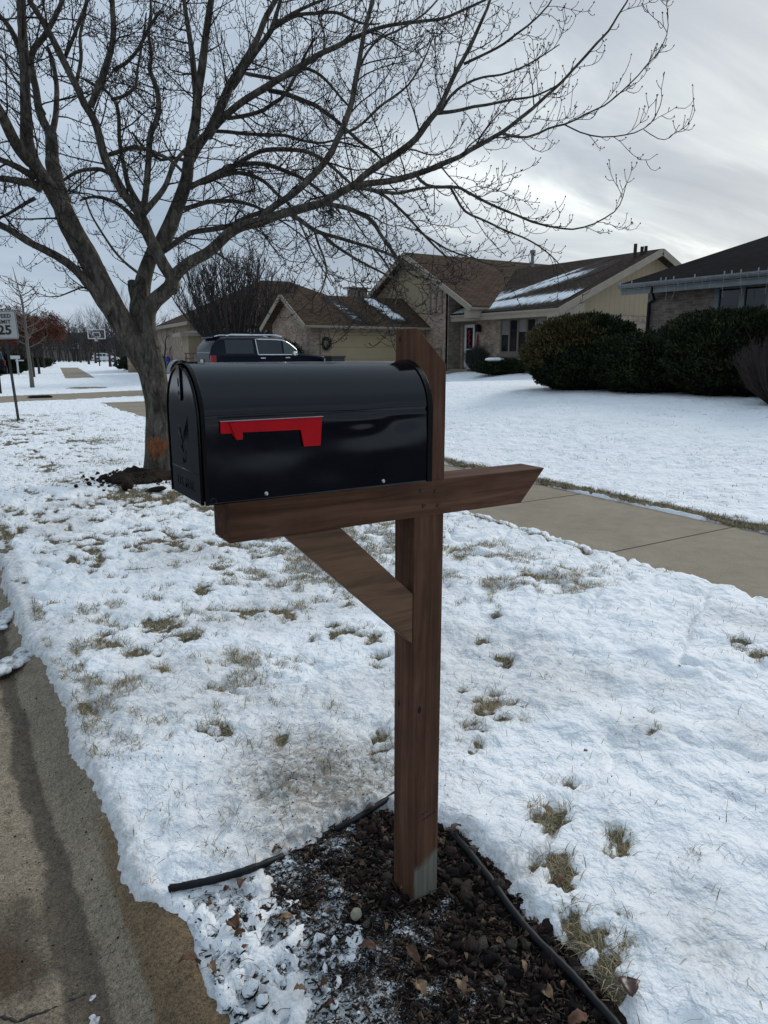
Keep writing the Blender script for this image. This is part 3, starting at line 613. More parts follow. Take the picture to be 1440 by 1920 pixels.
k &= ~((x > .975) & (x < 1.09) & (y > 1.44) & (y < 1.55)); x, y = x[k], y[k]; s = r.uniform(.0025, .0072, len(x))*(1+1.3*(r.random(len(x)) > .86)); s = s*(1+.45*(x > 1.02))
V, F = rock_cloud(np.stack([x, y, bedz(x, y)+s*.35], 1), s, 12, rough=.42); o = fast_mesh('lava_rocks', V, F, M['lava']); tag(o, 'crushed dark lava rock and mulch chips filling the bed', 'gravel', kind='stuff')
# fine bark chips
r = np.random.default_rng(61); n = 9000; x = r.uniform(.42, 1.3, n); y = r.uniform(.36, 1.9, n); k = (sdist(x, y, BEDP) > .01) & (r.random(n) < .35+.65*ss(.5, .8, x)); x, y = x[k], y[k]; n = len(x)
L = r.uniform(.003, .011, n); a_ = r.uniform(0, 6.28, n); w_ = L*r.uniform(.2, .5, n); c_, s_ = np.cos(a_), np.sin(a_); z = bedz(x, y)+r.uniform(.002, .010, n); tz = r.uniform(-.5, .5, n)*L
P0 = np.stack([x-c_*L, y-s_*L, z-tz], 1); P1 = np.stack([x+c_*L, y+s_*L, z+tz], 1); S_ = np.stack([-s_*w_, c_*w_, w_*r.uniform(-.6, .6, n)], 1); T_ = np.array([0, 0, .0015])
V = np.stack([P0-S_, P1-S_*.6, P1+S_*.7, P0+S_*.5, P0-S_-T_, P1-S_*.6-T_, P1+S_*.7-T_, P0+S_*.5-T_], 1).reshape(-1, 3); q = (np.arange(n)*8)[:, None, None]; f = np.array([(0, 1, 2, 3), (0, 4, 5, 1), (1, 5, 6, 2), (2, 6, 7, 3), (3, 7, 4, 0)])[None]
tag(fast_mesh('bark_chips', V, (f+q).reshape(-1, 4), M['twiglitter']), 'fine dark bark chips mixed into the mulch bed', 'mulch', kind='stuff')
# stalks / litter
mb = MB()
def stalks(mb, n, fn, L, rad, seed, up=.15):
    rr = random.Random(seed)
    for _ in range(n):
        x, y, z = fn(rr); a = rr.uniform(0, 6.28); l = rr.uniform(*L); k = rr.uniform(-.6, .6); z0 = z+.004
        P = [(x+math.cos(a+k*t)*l*t, y+math.sin(a+k*t)*l*t, z0+up*l*math.sin(t*3.1)*rr.uniform(.2, 1)+.002) for t in (0, .35, .7, 1)]
        mb.tube(P, [rad, rad*.9, rad*.7, rad*.4], 3, False)
def bedpt(rr):
    while True:
        x = rr.uniform(.45, 1.27); y = rr.uniform(.4, 1.85)
        if sdist(np.array([x]), np.array([y]), BEDP)[0] > .02: return x, y, float(bedz(np.array([x]), np.array([y]))[0])+.008
def lawnpt(rr):
    x = .4+rr.random()**1.3*3.4; y = rr.uniform(.9, 5.5)
    z, _ = sheet_z(np.array([x]), np.array([y])); return x, y, float(z[0])-.003
stalks(mb, 420, bedpt, (.015, .06), .0008, 3, .2); stalks(mb, 240, lawnpt, (.012, .05), .0007, 4, .35)
rr4 = random.Random(44)
def dirtpt(rr):
    x = dc[0]+rr.gauss(0, .2); y = dc[1]+rr.gauss(0, .28); z, _ = sheet_z(np.array([x]), np.array([y])); return x, y, float(z[0])-.002
stalks(mb, 150, dirtpt, (.012, .05), .0008, 5, .3)
tag(mb.build('dry_stalks', M['twiglitter'], uv=False), 'thin dry stalks and needles scattered over snow and mulch', 'plant litter', kind='stuff')
# crumbs of dark debris on snow
r = np.random.default_rng(21); n = 900; x = np.concatenate([r.uniform(.38, 3.6, 420), r.normal(dc[0], .22, 330), r.uniform(.42, .8, 150)]); y = np.concatenate([r.uniform(1, 5.5, 420), r.normal(dc[1], .25, 330), r.uniform(.6, 1.8, 150)])
z, _ = sheet_z(x, y); ok = (z > -.02) & (x > .37); s = r.uniform(.0008, .0032, n); V, F = rock_cloud(np.stack([x, y, z], 1)[ok], s[ok], 22)
tag(fast_mesh('debris_crumbs', V, F, M['soil']), 'dark crumbs of soil and bark scattered on the snow', 'debris', kind='stuff')
# edging pieces
def edging(name, pix, label, rad=.011, zs=None, pts=None):
    P = [on_ground(px, py, z) for px, py, z in pix]; out = []
    for i in range(len(P)-1):
        for k in range(6): t = k/6; out.append(P[i]*(1-t)+P[i+1]*t)
    out.append(P[-1]); mb = MB(); rr = random.Random(len(pix)); mb.tube(out, [rad*rr.uniform(.9, 1.12) for _ in out], 10)
    o = mb.build(name, M['black_plastic'], smooth=True, uv=False); origin_to(o, P[len(P)//2]-np.array([0, 0, rad])); return tag(o, label, 'lawn edging', 'black edging around the mailbox bed')
e1 = edging('garden_edging', [(318,1666,.024),(350,1660,.026),(400,1650,.026),(450,1636,.024),(490,1622,.016),(530,1606,.0)], 'black plastic edging whose open end lies on the snow by the curb')
mb = MB(); p = on_ground(316, 1667, .024); mb.tube([p, p+np.array([.004, 0, 0])], .0085, 10); mb.build('open_end', M['dark_hole'], e1, world=False, uv=False).location = -e1.location
edging('garden_edging', [(628,1556,.0),(660,1540,.012),(700,1515,.016),(735,1492,.018),(760,1478,.014)], 'black plastic edging running behind the wooden post', .010)
edging('garden_edging', [(845,1560,.004),(880,1598,.012),(920,1650,.012),(955,1700,.010),(990,1745,.013),(1030,1785,.014),(1075,1830,.012),(1110,1870,.010),(1150,1915,.012),(1200,1975,.01)], 'black plastic edging between the lava rocks and the snow right of the post', .011)
# pale stone and larger rocks
def rock(name, px, py, s, mat, label, cat='stone', sq=(1, .8, .75), group=None, z=.012, seed=1):
    p = on_ground(px, py, z); mb = MB(); rr = random.Random(seed); sphere(mb, (0, 0, 0), s, 12, 8, sq, .09, rr); o = mb.build(name, mat, smooth=True, uv=False); o.location = p+np.array([0, 0, s*.2]); o.rotation_euler = (rr.uniform(-.3, .3), rr.uniform(-.3, .3), rr.uniform(0, 3)); return tag(o, label, cat, group)
rock('stone', 668, 1716, .019, M['stone'], 'pale tan stone lying alone among the dark lava rocks')
rock('lava_rock', 470, 1857, .021, M['lava'], 'large dark lava rock in the snow left of the bed', 'rock', (1.2, .9, .6), seed=3)
rock('lava_rock', 492, 1880, .019, M['lava'], 'rough dark lava rock just below the large flat one', 'rock', (1.1, .9, .7), seed=4)
rock('lava_rock', 742, 1690, .018, M['lava'], 'lava rock leaning against the foot of the post', 'rock', (.8, .9, 1.1), seed=6, z=.02)
rock('lava_rock', 283-0, 1650, .0001, M['lava'], None, None) if False else None
# leaves
def leafmesh(L, W, curl, seed):
    rr = random.Random(seed); n = 7; V = []; F = []
    for i in range(n+1):
        t = i/n; w = W*math.sin(math.pi*min(1, t*.92+.04))**.8*(1+.25*rr.uniform(-1, 1)); x = L*(t-.5); zc = curl*L*math.sin(t*math.pi)*.6
        for j, q in enumerate((-1, -.5, 0, .5, 1)): V.append((x+rr.uniform(-.02, .02)*L, q*w/2, zc+abs(q)*curl*W*rr.uniform(.1, .9)+rr.uniform(-.04, .04)*W))
    for i in range(n):
        for j in range(4): a = i*5+j; F.append((a, a+1, a+6, a+5))
    mb = MB(); mb.add(V, F); mb.tube([(-L*.5, 0, 0), (-L*.62, .002, .001), (-L*.74, .004, -.001)], [.0007, .0006, .0005], 4, False); return mb
def leaf(px, py, L, W, curl, mat, label, seed, z=.014, az=None, tilt=None):
    rr = random.Random(seed); o = leafmesh(L, W, curl, seed).build('dry_leaf', mat, smooth=True, uv=False)
    o.location = on_ground(px, py, z); o.rotation_euler = (rr.uniform(-.35, .35) if tilt is None else tilt, rr.uniform(-.3, .3), rr.uniform(0, 6.28) if az is None else az)
    m = o.modifiers.new('thick', 'SOLIDIFY'); m.thickness = .0006; return tag(o, label, 'leaf', 'dry leaves around the mailbox bed')
LF = [(1180,1852,.062,.045,.25,'leaf_dark','broad dark wet leaf lying on the tan grass right of the bed',.04),(868,1855,.038,.028,.8,'leaf_tan','crumpled tan leaf below and right of the post foot',.02),(1032,1873,.035,.026,.9,'leaf_tan','crumpled tan leaf beside the right edging',.02),
 (1085,1915,.05,.04,.3,'leaf','smooth orange brown leaf at the bottom edge of the photo',.015),(855,1555,.055,.03,.35,'leaf','large curled brown leaf right behind the post on the snow',.03),(832,1582,.04,.02,.5,'leaf','folded tan leaf pressed against the right side of the post',.025),
 (438,1612,.045,.024,.5,'leaf','curled brown leaf above the left edging',.012),(520,1597,.035,.02,.5,'leaf','small tan leaf where the left edging sinks into the snow',.014),(453,1660,.04,.03,.5,'leaf','torn rusty leaf just below the left edging',.012),
 (355,1808,.055,.03,.5,'leaf','long curled brown leaf at the curb side of the bed',.012),(400,1818,.038,.022,.6,'leaf_tan','orange leaf standing curled in snow near the curb',.014),(437,1740,.045,.04,.6,'leaf','crumpled rusty leaf on snow among dark rocks',.014),(450,1752,.03,.02,.6,'leaf','second rusty leaf half under the crumpled one',.014),
 (537,1722,.04,.022,.3,'leaf_tan','oval tan leaf at the snowy edge of the rocks',.016),(563,1858,.032,.018,.5,'leaf_tan','small bright tan leaf near the bottom left rocks',.018),(690,1780,.05,.028,.4,'leaf','flat red brown leaf below the pale stone',.018),(775,1790,.06,.026,.3,'leaf','long grey brown leaf with a curved stem under the post',.02),
 (805,1800,.025,.012,.5,'leaf_tan','tiny tan leaf beside the long grey brown leaf',.02),(790,1855,.04,.026,.5,'leaf_tan','folded tan leaf near the bottom of the bed',.018),(982,1812,.03,.014,.4,'leaf_tan','narrow tan leaf inside the right edging',.018),(925,1730,.032,.012,.4,'leaf','thin curled leaf between rocks and right edging',.018),
 (695,1513,.04,.022,.25,'leaf_dark','dark leaf resting on the edging behind the post',.03),(952,1549,.018,.012,.4,'leaf_dark','small black leaf scrap on clean snow right of the post',.03),(1098,1408,.022,.014,.3,'leaf_dark','small dark leaf alone on the open snow',.04),(1275,1253,.036,.022,.5,'leaf_dark','dark crumpled leaf on snow near the right edge',.045),
 (1050,1652,.045,.02,.4,'leaf','reddish leaf caught in the grass tuft right of the post',.035),(575,1608,.03,.018,.5,'leaf','dull brown leaf on the dirty snow above the bed',.014),(655,1505,.02,.014,.4,'leaf_dark','dark scrap of leaf on dirty snow left of the post',.03),(397,1614,.022,.02,.5,'leaf_dark','grey curled leaf left of the brown one above the edging',.014)]
for i, (px, py, L, W, cu, mt, lb, z) in enumerate(LF): leaf(px, py, L, W, cu, M[mt], lb, i+50, z)
# unlabelled small leaf litter as one mass
rr = random.Random(77); mb = MB()
for i in range(100):
    m = leafmesh(rr.uniform(.012, .03), rr.uniform(.008, .017), rr.uniform(.2, .8), 500+i); x, y, z = bedpt(rr)
    a = rr.uniform(0, 6.28); q = Matrix.Translation((x, y, z+.004)) @ Matrix.Rotation(a, 4, 'Z') @ Matrix.Rotation(rr.uniform(-.7, .7), 4, 'X')
    V = np.vstack(m.v); qm = np.array(q); V = V@qm[:3, :3].T+qm[:3, 3]; mb.add(V, m.f)
tag(mb.build('leaf_litter', M['leaf'], uv=False, smooth=True), 'small broken brown leaf pieces among the lava rocks', 'leaf litter', kind='stuff')
# twig on the snow, snow lumps on the curb
def twig_thing(px, py, L, az, label, z=.05):
    p = on_ground(px, py, z); mb = MB(); d = np.array([math.cos(az), math.sin(az), 0]); s = np.array([-d[1], d[0], 0])
    mb.tube([-d*L*.5, -d*L*.1+s*.006, d*L*.2, d*L*.5+s*.01+np.array([0,0,.006])], [.0022, .002, .0016, .001], 5); mb.tube([-d*L*.35, -d*L*.3+s*.03+np.array([0,0,.015])], [.0015, .001], 4); mb.tube([-d*L*.4, -d*L*.5-s*.02], [.0014, .001], 4)
    for t in (-.1, .1, .25, .4): sphere(mb, d*L*t+s*.004+np.array([0,0,.003]), .0035, 5, 4)
    o = mb.build('fallen_twig', M['twig'], uv=False); o.location = p; return tag(o, label, 'twig')
twig_thing(262, 1067, .20, -.35, 'short forked maple twig lying alone on the snow')
def snowlump(pix, s, z, label, seed):
    zsq = .5 if s > .04 or z > -.09 else .16
    mb = MB(); rr = random.Random(seed)
    P = [on_ground(px, py, z) for px, py in pix]
    for i in range(len(P)-1):
        for k in range(4):
            c = P[i]*(1-k/4)+P[i+1]*k/4; [sphere(mb, c+np.array([rr.uniform(-.7, .7)*s, rr.uniform(-.9, .9)*s, -.1*s]), s*rr.uniform(.35, .95), 14, 9, (1.3, 1, zsq), .2, rr) for _ in range(5)]
    o = mb.build('snow_clump', M['dirty_snow'], smooth=True, uv=False)
    rm = o.modifiers.new('fuse', 'REMESH'); rm.mode = 'VOXEL'; rm.voxel_size = .008 if zsq > .3 else .0025; rm.use_smooth_shade = True
    return tag(origin_to(o, P[0]), label, 'snow', 'snow clumps left on the curb')
snowlump([(-30, 1262), (10, 1250), (35, 1232), (58, 1216)], .05, -.06, 'long grey crusted snow clump across the gutter', 1)
snowlump([(178, 1752), (186, 1770), (180, 1795)], .030, -.107, 'small patch of slush in the gutter near the cracked joint', 2)
snowlump([(198, 1845), (206, 1880), (240, 1925)], .034, -.104, 'thin melting snow strip at the bottom of the gutter', 3)
snowlump([(145, 1655), (152, 1672)], .010, -.1, 'tiny ice scrap on the dark wet gutter line', 4)
snowlump([(0, 1175), (14, 1150), (26, 1140)], .035, -.07, 'narrow snow ridge on the curb beyond the large clump', 5)
r = np.random.default_rng(31); n = 1600; x = r.normal(.15, .10, n); y = r.uniform(1.2, 6, n); x = np.clip(x, -.3, .36); z = np.interp(x, xs[::-1], zs[::-1]); s = r.uniform(.0008, .0026, n)*(1+(r.random(n) > .96))
V, F = rock_cloud(np.stack([x, y, z], 1), s, 32); tag(fast_mesh('gutter_grit', V, F, M['soil']), 'dark grit and crumbs along the gutter line', 'grit', kind='stuff')
# ------------------------------------------------------------------ mailbox post
PX0, PX1, PY0, PY1 = .985, 1.076, 1.450, 1.541
post = empty('mailbox_post', ((PX0+PX1)/2, (PY0+PY1)/2, -.02), 'brown stained timber post with crossbar and slanted brace carrying the black mailbox', 'mailbox post')
post.location = (PX0, PY0, -.02)
mb = MB(); mb.prism([(PX0, PY0, -.3), (PX1, PY0, -.3), (PX1, PY0, 1.493), (PX0+.004, PY0, 1.578), (PX0, PY0, 1.578)], (0, PY1-PY0, 0)); mb.build('upright', M['wood_z'], post, world=True, bevel=.003)
mb = MB(); mb.prism([(.503, PY0-.0025, 1.118), (1.338, PY0-.0025, 1.117), (1.421, PY0-.0025, 1.208), (.503, PY0-.0025, 1.210)], (0, .098, 0)); mb.build('crossbar', M['wood_x'], post, world=True, bevel=.003)
mb = MB(); mb.prism([(.634, PY0+.002, 1.1175), (PX0-.0005, PY0+.002, .779), (PX0-.0005, PY0+.002, .915), (.777, PY0+.002, 1.1175)], (0, .036, 0)); mb.build('brace', M['wood_d'], post, world=True, bevel=.002)
for x, z in ((1.002, 1.185), (1.048, 1.180), (1.011, 1.145), (1.055, 1.141)):
    mb = MB(); yy0 = PY0-.0025; a = np.linspace(0, 2*math.pi, 17)[:-1]
    P = [(x+math.cos(t)*.0052, yy0-.0006, z+math.sin(t)*.0052) for t in a]; mb.prism(P, (0, .0005, 0)); mb.build('screw_recess', M['dark_hole'], post, world=True, uv=False)
    mb = MB(); mb.tube([(x+math.cos(t)*.0030, yy0-.0015, z+math.sin(t)*.0030) for t in np.linspace(0, 2*math.pi, 17)], .0009, 6, False); mb.build('screw', M['dull_metal'], post, world=True, smooth=True, uv=False)
for x, y, z, n_, w, hgt in ((1.007, PY0-.0007, .586, 'y', .0055, .010), (PX0-.0007, 1.517, .582, 'x', .004, .009), (PX0-.0007, 1.52, 1.553, 'x', .003, .006)):
    rr = random.Random(3); P = []
    for t in np.linspace(0, 2*math.pi, 15)[:-1]:
        k = rr.uniform(.85, 1.15); P.append((x+math.cos(t)*w*k, y, z+math.sin(t)*hgt*k) if n_ == 'y' else (x, y+math.cos(t)*w*k, z+math.sin(t)*hgt*k))
    mb = MB(); mb.prism(P, (0, .0005, 0) if n_ == 'y' else (.0005, 0, 0)); mb.build('knot', M['dark_hole'], post, world=True, uv=False)
mb = MB(); rr = random.Random(9)
for row, (zz, n) in enumerate(((.262, 4), (.243, 9))):
    for i in range(n):
        x = 1.018+i*.0052; z = zz+i*.0014; mb.box(x, x+.0032, PY0-.0006, PY0-.0001, z, z+.0045*rr.uniform(.6, 1)); 
mb.build('ink_stamp', M['dark_hole'], post, world=True, uv=False)
# ------------------------------------------------------------------ mailbox
MX0, MX1, MY0, MY1, MZB, MZS = .434, .979, 1.378, 1.600, 1.222, 1.389
MYC = (MY0+MY1)/2; MR = (MY1-MY0)/2
mail = empty('mailbox', (MX0, MYC, MZB), 'black steel curbside mailbox with a lowered red flag on the brown wooden post', 'mailbox')
def arch(k=0, off=0, n=28, zb=MZB, r=MR):
    r = r+off; P = [(MYC-r, zb-off*0)]
    for i in range(1, 9): P.append((MYC-r, zb+(MZS-zb)*i/9))
    for i in range(n+1): a = math.pi-math.pi*i/n; P.append((MYC+r*math.cos(a), MZS+r*1.0*math.sin(a)))
    for i in range(8, 0, -1): P.append((MYC+r, zb+(MZS-zb)*i/9))
    P.append((MYC+r, zb)); return P
def dent(x, y, z, side):
    d = 0
    u = (x-MX0)/(MX1-MX0)
    if side < 0:
        d += .0030*math.exp(-((u-.66)/.13)**2-((z-1.376)/.020)**2)-.0024*math.exp(-((u-.87)/.10)**2-((z-1.372)/.022)**2)
        d -= .0016*math.exp(-((u-.30)/.28)**2-((z-1.325)/.040)**2); d += .0016*math.exp(-((u-.78)/.24)**2-((z-1.300)/.040)**2)-.0012*math.exp(-((u-.5)/.12)**2-((z-1.27)/.03)**2)
        d -= .0022*math.exp(-((z-1.393)/.004)**2)*(1+.25*math.sin(u*9))
    return d
A = arch(); mb = MB(); nx_ = 110; V = []; na = len(A)
A2 = []
for i in range(len(A)-1):           # refine the flat sides
    k = 5 if (A[i][1] < MZS+.01 or A[i+1][1] < MZS+.01) else 1
    for j in range(k): t = j/k; A2.append((A[i][0]*(1-t)+A[i+1][0]*t, A[i][1]*(1-t)+A[i+1][1]*t))
A2.append(A[-1]); na = len(A2)
for i in range(nx_+1):
    x = MX0+(MX1-MX0)*i/nx_
    for (y, z) in A2: V.append((x, y-dent(x, y, z, -1) if y < MYC and z < MZS+.05 else y, z))
F = [(i*na+j, i*na+j+1, (i+1)*na+j+1, (i+1)*na+j) for i in range(nx_) for j in range(na-1)]
mb.add(V, F); o = mb.build('body', M['black_enamel'], mail, world=True, smooth=True); sm = o.modifiers.new('thick', 'SOLIDIFY'); sm.thickness = .0012
def rim(x0, x1, off, name, zb=MZB, mat='black_rim'):
    mb = MB(); o1 = arch(off=off, zb=zb); i1 = arch(off=.0006, zb=zb); n = len(o1); V = []
    for x in (x0, x1):
        V += [(x, y, z) for y, z in o1]; V += [(x, y, z) for y, z in i1]
    F = []
    for j in range(n-1): F += [(j, j+1, 2*n+j+1, 2*n+j), (j, n+j, n+j+1, j+1), (2*n+j, 2*n+j+1, 3*n+j+1, 3*n+j)]
    mb.add(V, F); return mb.build(name, M[mat], mail, world=True, smooth=False, bevel=.0006)
rim(MX1-.010, MX1+.004, .0045, 'rear_rim'); rim(MX0-.002, MX0+.006, .0028, 'front_rim')
mb = MB(); P = [(MX1+.001, y, z) for y, z in arch(off=-.0005)]; mb.prism(P, (.002, 0, 0)); mb.build('back_panel', M['black_enamel'], mail, world=True)
mb = MB(); mb.box(MX0+.004, MX1-.002, MY0+.002, MY1-.002, MZB+.004, MZB+.006); mb.build('floor_plate', M['black_rim'], mail, world=True)
# door: shallow pan with a rolled edge, latch strap, pull tab, embossed bird, crease and words
mb = MB(); P = [(MX0-.006, y, z) for y, z in arch(off=-.004)]; mb.prism(P, (.005, 0, 0)); door = mb.build('door', M['black_enamel'], mail, world=True, bevel=.001)
mb = MB(); mb.tube([(MX0-.0065, y, z) for y, z in arch(off=-.0065)], .0022, 6); 
dl = Vector(mail.location)
def dpart(mb, name, mat, smooth=True):
    o = mb.build(name, mat, door, smooth=smooth, uv=False); o.data.transform(Matrix.Translation(-dl)); return o
dpart(mb, 'rolled_edge', M['black_rim'])
mb = MB(); mb.tube([(MX0-.0068, MY0+.008, 1.282), (MX0-.0068, MY1-.010, 1.282)], .0012, 6); dpart(mb, 'crease', M['black_enamel'])
mb = MB(); zt = MZS+MR
P = []
for t in np.linspace(0, 1, 9): P.append((MX0-.0065-.0025, MYC-.009, zt-.006-.07*t))
a = np.linspace(0, math.pi, 9); ol = [(MYC-.010, zt-.004)]+[(MYC+.000-.010*math.cos(q), zt-.066-.010*math.sin(q)) for q in a]+[(MYC+.010, zt-.004)]
mb.prism([(MX0-.0095, y, z) for y, z in ol], (.003, 0, 0)); dpart(mb, 'latch_strap', M['black_enamel'], False)
for z_, w, h_ in ((zt-.038, .003, .009), (zt-.060, .0032, .004)):
    mb = MB(); mb.prism([(MX0-.0101, MYC+w*math.cos(q), z_+h_*math.sin(q)) for q in np.linspace(0, 2*math.pi, 13)[:-1]], (.0005, 0, 0)); dpart(mb, 'slot', M['dark_hole'], False)
# curled pull tab springing from the top of the door
mb = MB(); prof = [(0.010, .002), (.0, .0055), (-.009, .0065), (-.017, .004), (-.023, -.002), (-.027, -.010), (-.0285, -.018)]
V = [(MX0+a_, MYC+s_*(.017-.004*i/6), zt+b_+d_) for i, (a_, b_) in enumerate(prof) for s_, d_ in ((-1, 0), (1, 0), (1, -.0016), (-1, -.0016))]
F = []
for i in range(len(prof)-1):
    for j in range(4): F.append((i*4+j, i*4+(j+1) % 4, (i+1)*4+(j+1) % 4, (i+1)*4+j))
F += [(0, 1, 2, 3), (24, 27, 26, 25)]; mb.add(V, F); dpart(mb, 'pull_tab', M['black_enamel'], False)
mb = MB(); mb.prism([(MX0+.004, MYC-.012, zt+.0015), (MX0+.03, MYC-.010, zt+.0015), (MX0+.034, MYC, zt+.0015), (MX0+.03, MYC+.010, zt+.0015), (MX0+.004, MYC+.012, zt+.0015)], (0, 0, .0015)); mb.build('catch', M['black_rim'], mail, world=True)
# embossed bird with raised wings
mb = MB(); xe = MX0-.0066; cz = 1.345; cy = MYC
def st(pts, r=.0007): mb.tube([(xe, cy+a_, cz+b_) for a_, b_ in pts], [r*.5]+[r]*(len(pts)-2)+[r*.4], 5)
for k in range(7): t = k/6; st([(.004-.002*k*.3, .004-.002*k), (-.012-.004*t, .018-.004*k), (-.030-.006*t, .036-.006*k), (-.040-.004*t, .050-.008*k)])
for k in range(5): t = k/4; st([(.010, .006-.002*k), (.022, .016-.003*k), (.036, .026-.006*k)])
st([(.012, .012), (.020, .024), (.028, .026), (.032, .018)], .0010); st([(.004, .002), (.008, -.014), (.004, -.030)], .0012)
for k in range(5): st([(.004, -.026), (.001-.004*k+.006, -.040), (-.002-.006*k+.010, -.054+.002*k)])
st([(.012, -.010), (.024, -.022), (.034, -.020)]); st([(.0, -.012), (-.014, -.026), (-.022, -.032)])
dpart(mb, 'bird_emblem', M['black_enamel'])
mx = Matrix.Translation((MX0-.0063, MYC, 1.252)) @ Matrix(((0, 0, -1, 0), (-1, 0, 0, 0), (0, 1, 0, 0), (0, 0, 0, 1)))
t_ = add_text('embossed_words', 'U.S. MAIL', .030, M['black_enamel'], door, Matrix.Translation(-dl) @ mx, .0006, .0002)
# flag
fl = MB(); fy = MY0-.006
fl.prism([(.469, fy, 1.388), (.469, fy, 1.3665), (.473, fy, 1.3640), (.492, fy, 1.364), (.499, fy, 1.352), (.502, fy, 1.3500), (.512, fy, 1.3500), (.5145, fy, 1.353), (.5145, fy, 1.3645), (.641, fy, 1.3630), (.6425, fy, 1.362), (.6485, fy, 1.329), (.6505, fy, 1.327), (.687, fy, 1.327), (.6885, fy, 1.329), (.693, fy, 1.388)], (0, .003, 0))
fo = fl.build('flag', M['red_plastic'], mail, world=True, uv=False, bevel=.0008)
def fpart(mb, name, mat, bevel=0):
    o = mb.build(name, mat, fo, uv=False, bevel=bevel); o.data.transform(Matrix.Translation(-dl)); return o
mb = MB(); mb.box(.469, .6945, fy-.003, fy+.004, 1.3882, 1.3892); fpart(mb, 'top_edge', M['pale_edge'])
mb = MB(); mb.prism([(.487, fy-.003, 1.384), (.500, fy-.003, 1.385), (.5145, fy-.003, 1.358), (.513, fy-.003, 1.351), (.501, fy-.003, 1.351), (.4985, fy-.003, 1.354)], (0, .0028, 0)); fpart(mb, 'pivot_arm', M['red_plastic'], .0008)
mb = MB(); mb.cyl((.4935, fy, 1.378), (.4935, MY0+.002, 1.378), .004, 10); fpart(mb, 'pivot', M['black_rim'])
for x in (.562, .848):
    mb = MB(); sphere(mb, (x, MY0-.002, 1.2345), .0048, 12, 8, (1, .7, 1)); mb.build('bolt', M['steel'], mail, world=True, smooth=True, uv=False)
for x, z in ((.449, 1.230),):
    mb = MB(); mb.tube([(x+.006*math.cos(q), MY0-.001, z+.006*math.sin(q)) for q in np.linspace(0, 2*math.pi, 17)], .0011, 5, False); mb.build('hinge_boss', M['black_enamel'], mail, world=True, smooth=True, uv=False)
mb = MB(); sphere(mb, (.655, MYC-.02, zt-.0005), .0022, 8, 6); mb.build('rivet', M['steel'], mail, world=True, smooth=True, uv=False)
# ------------------------------------------------------------------ the big maple
TB = on_ground(297, 892); TB[2] = 0
TBd = float((TB-CAM0)@cF)           # depth of the trunk along the optical axis
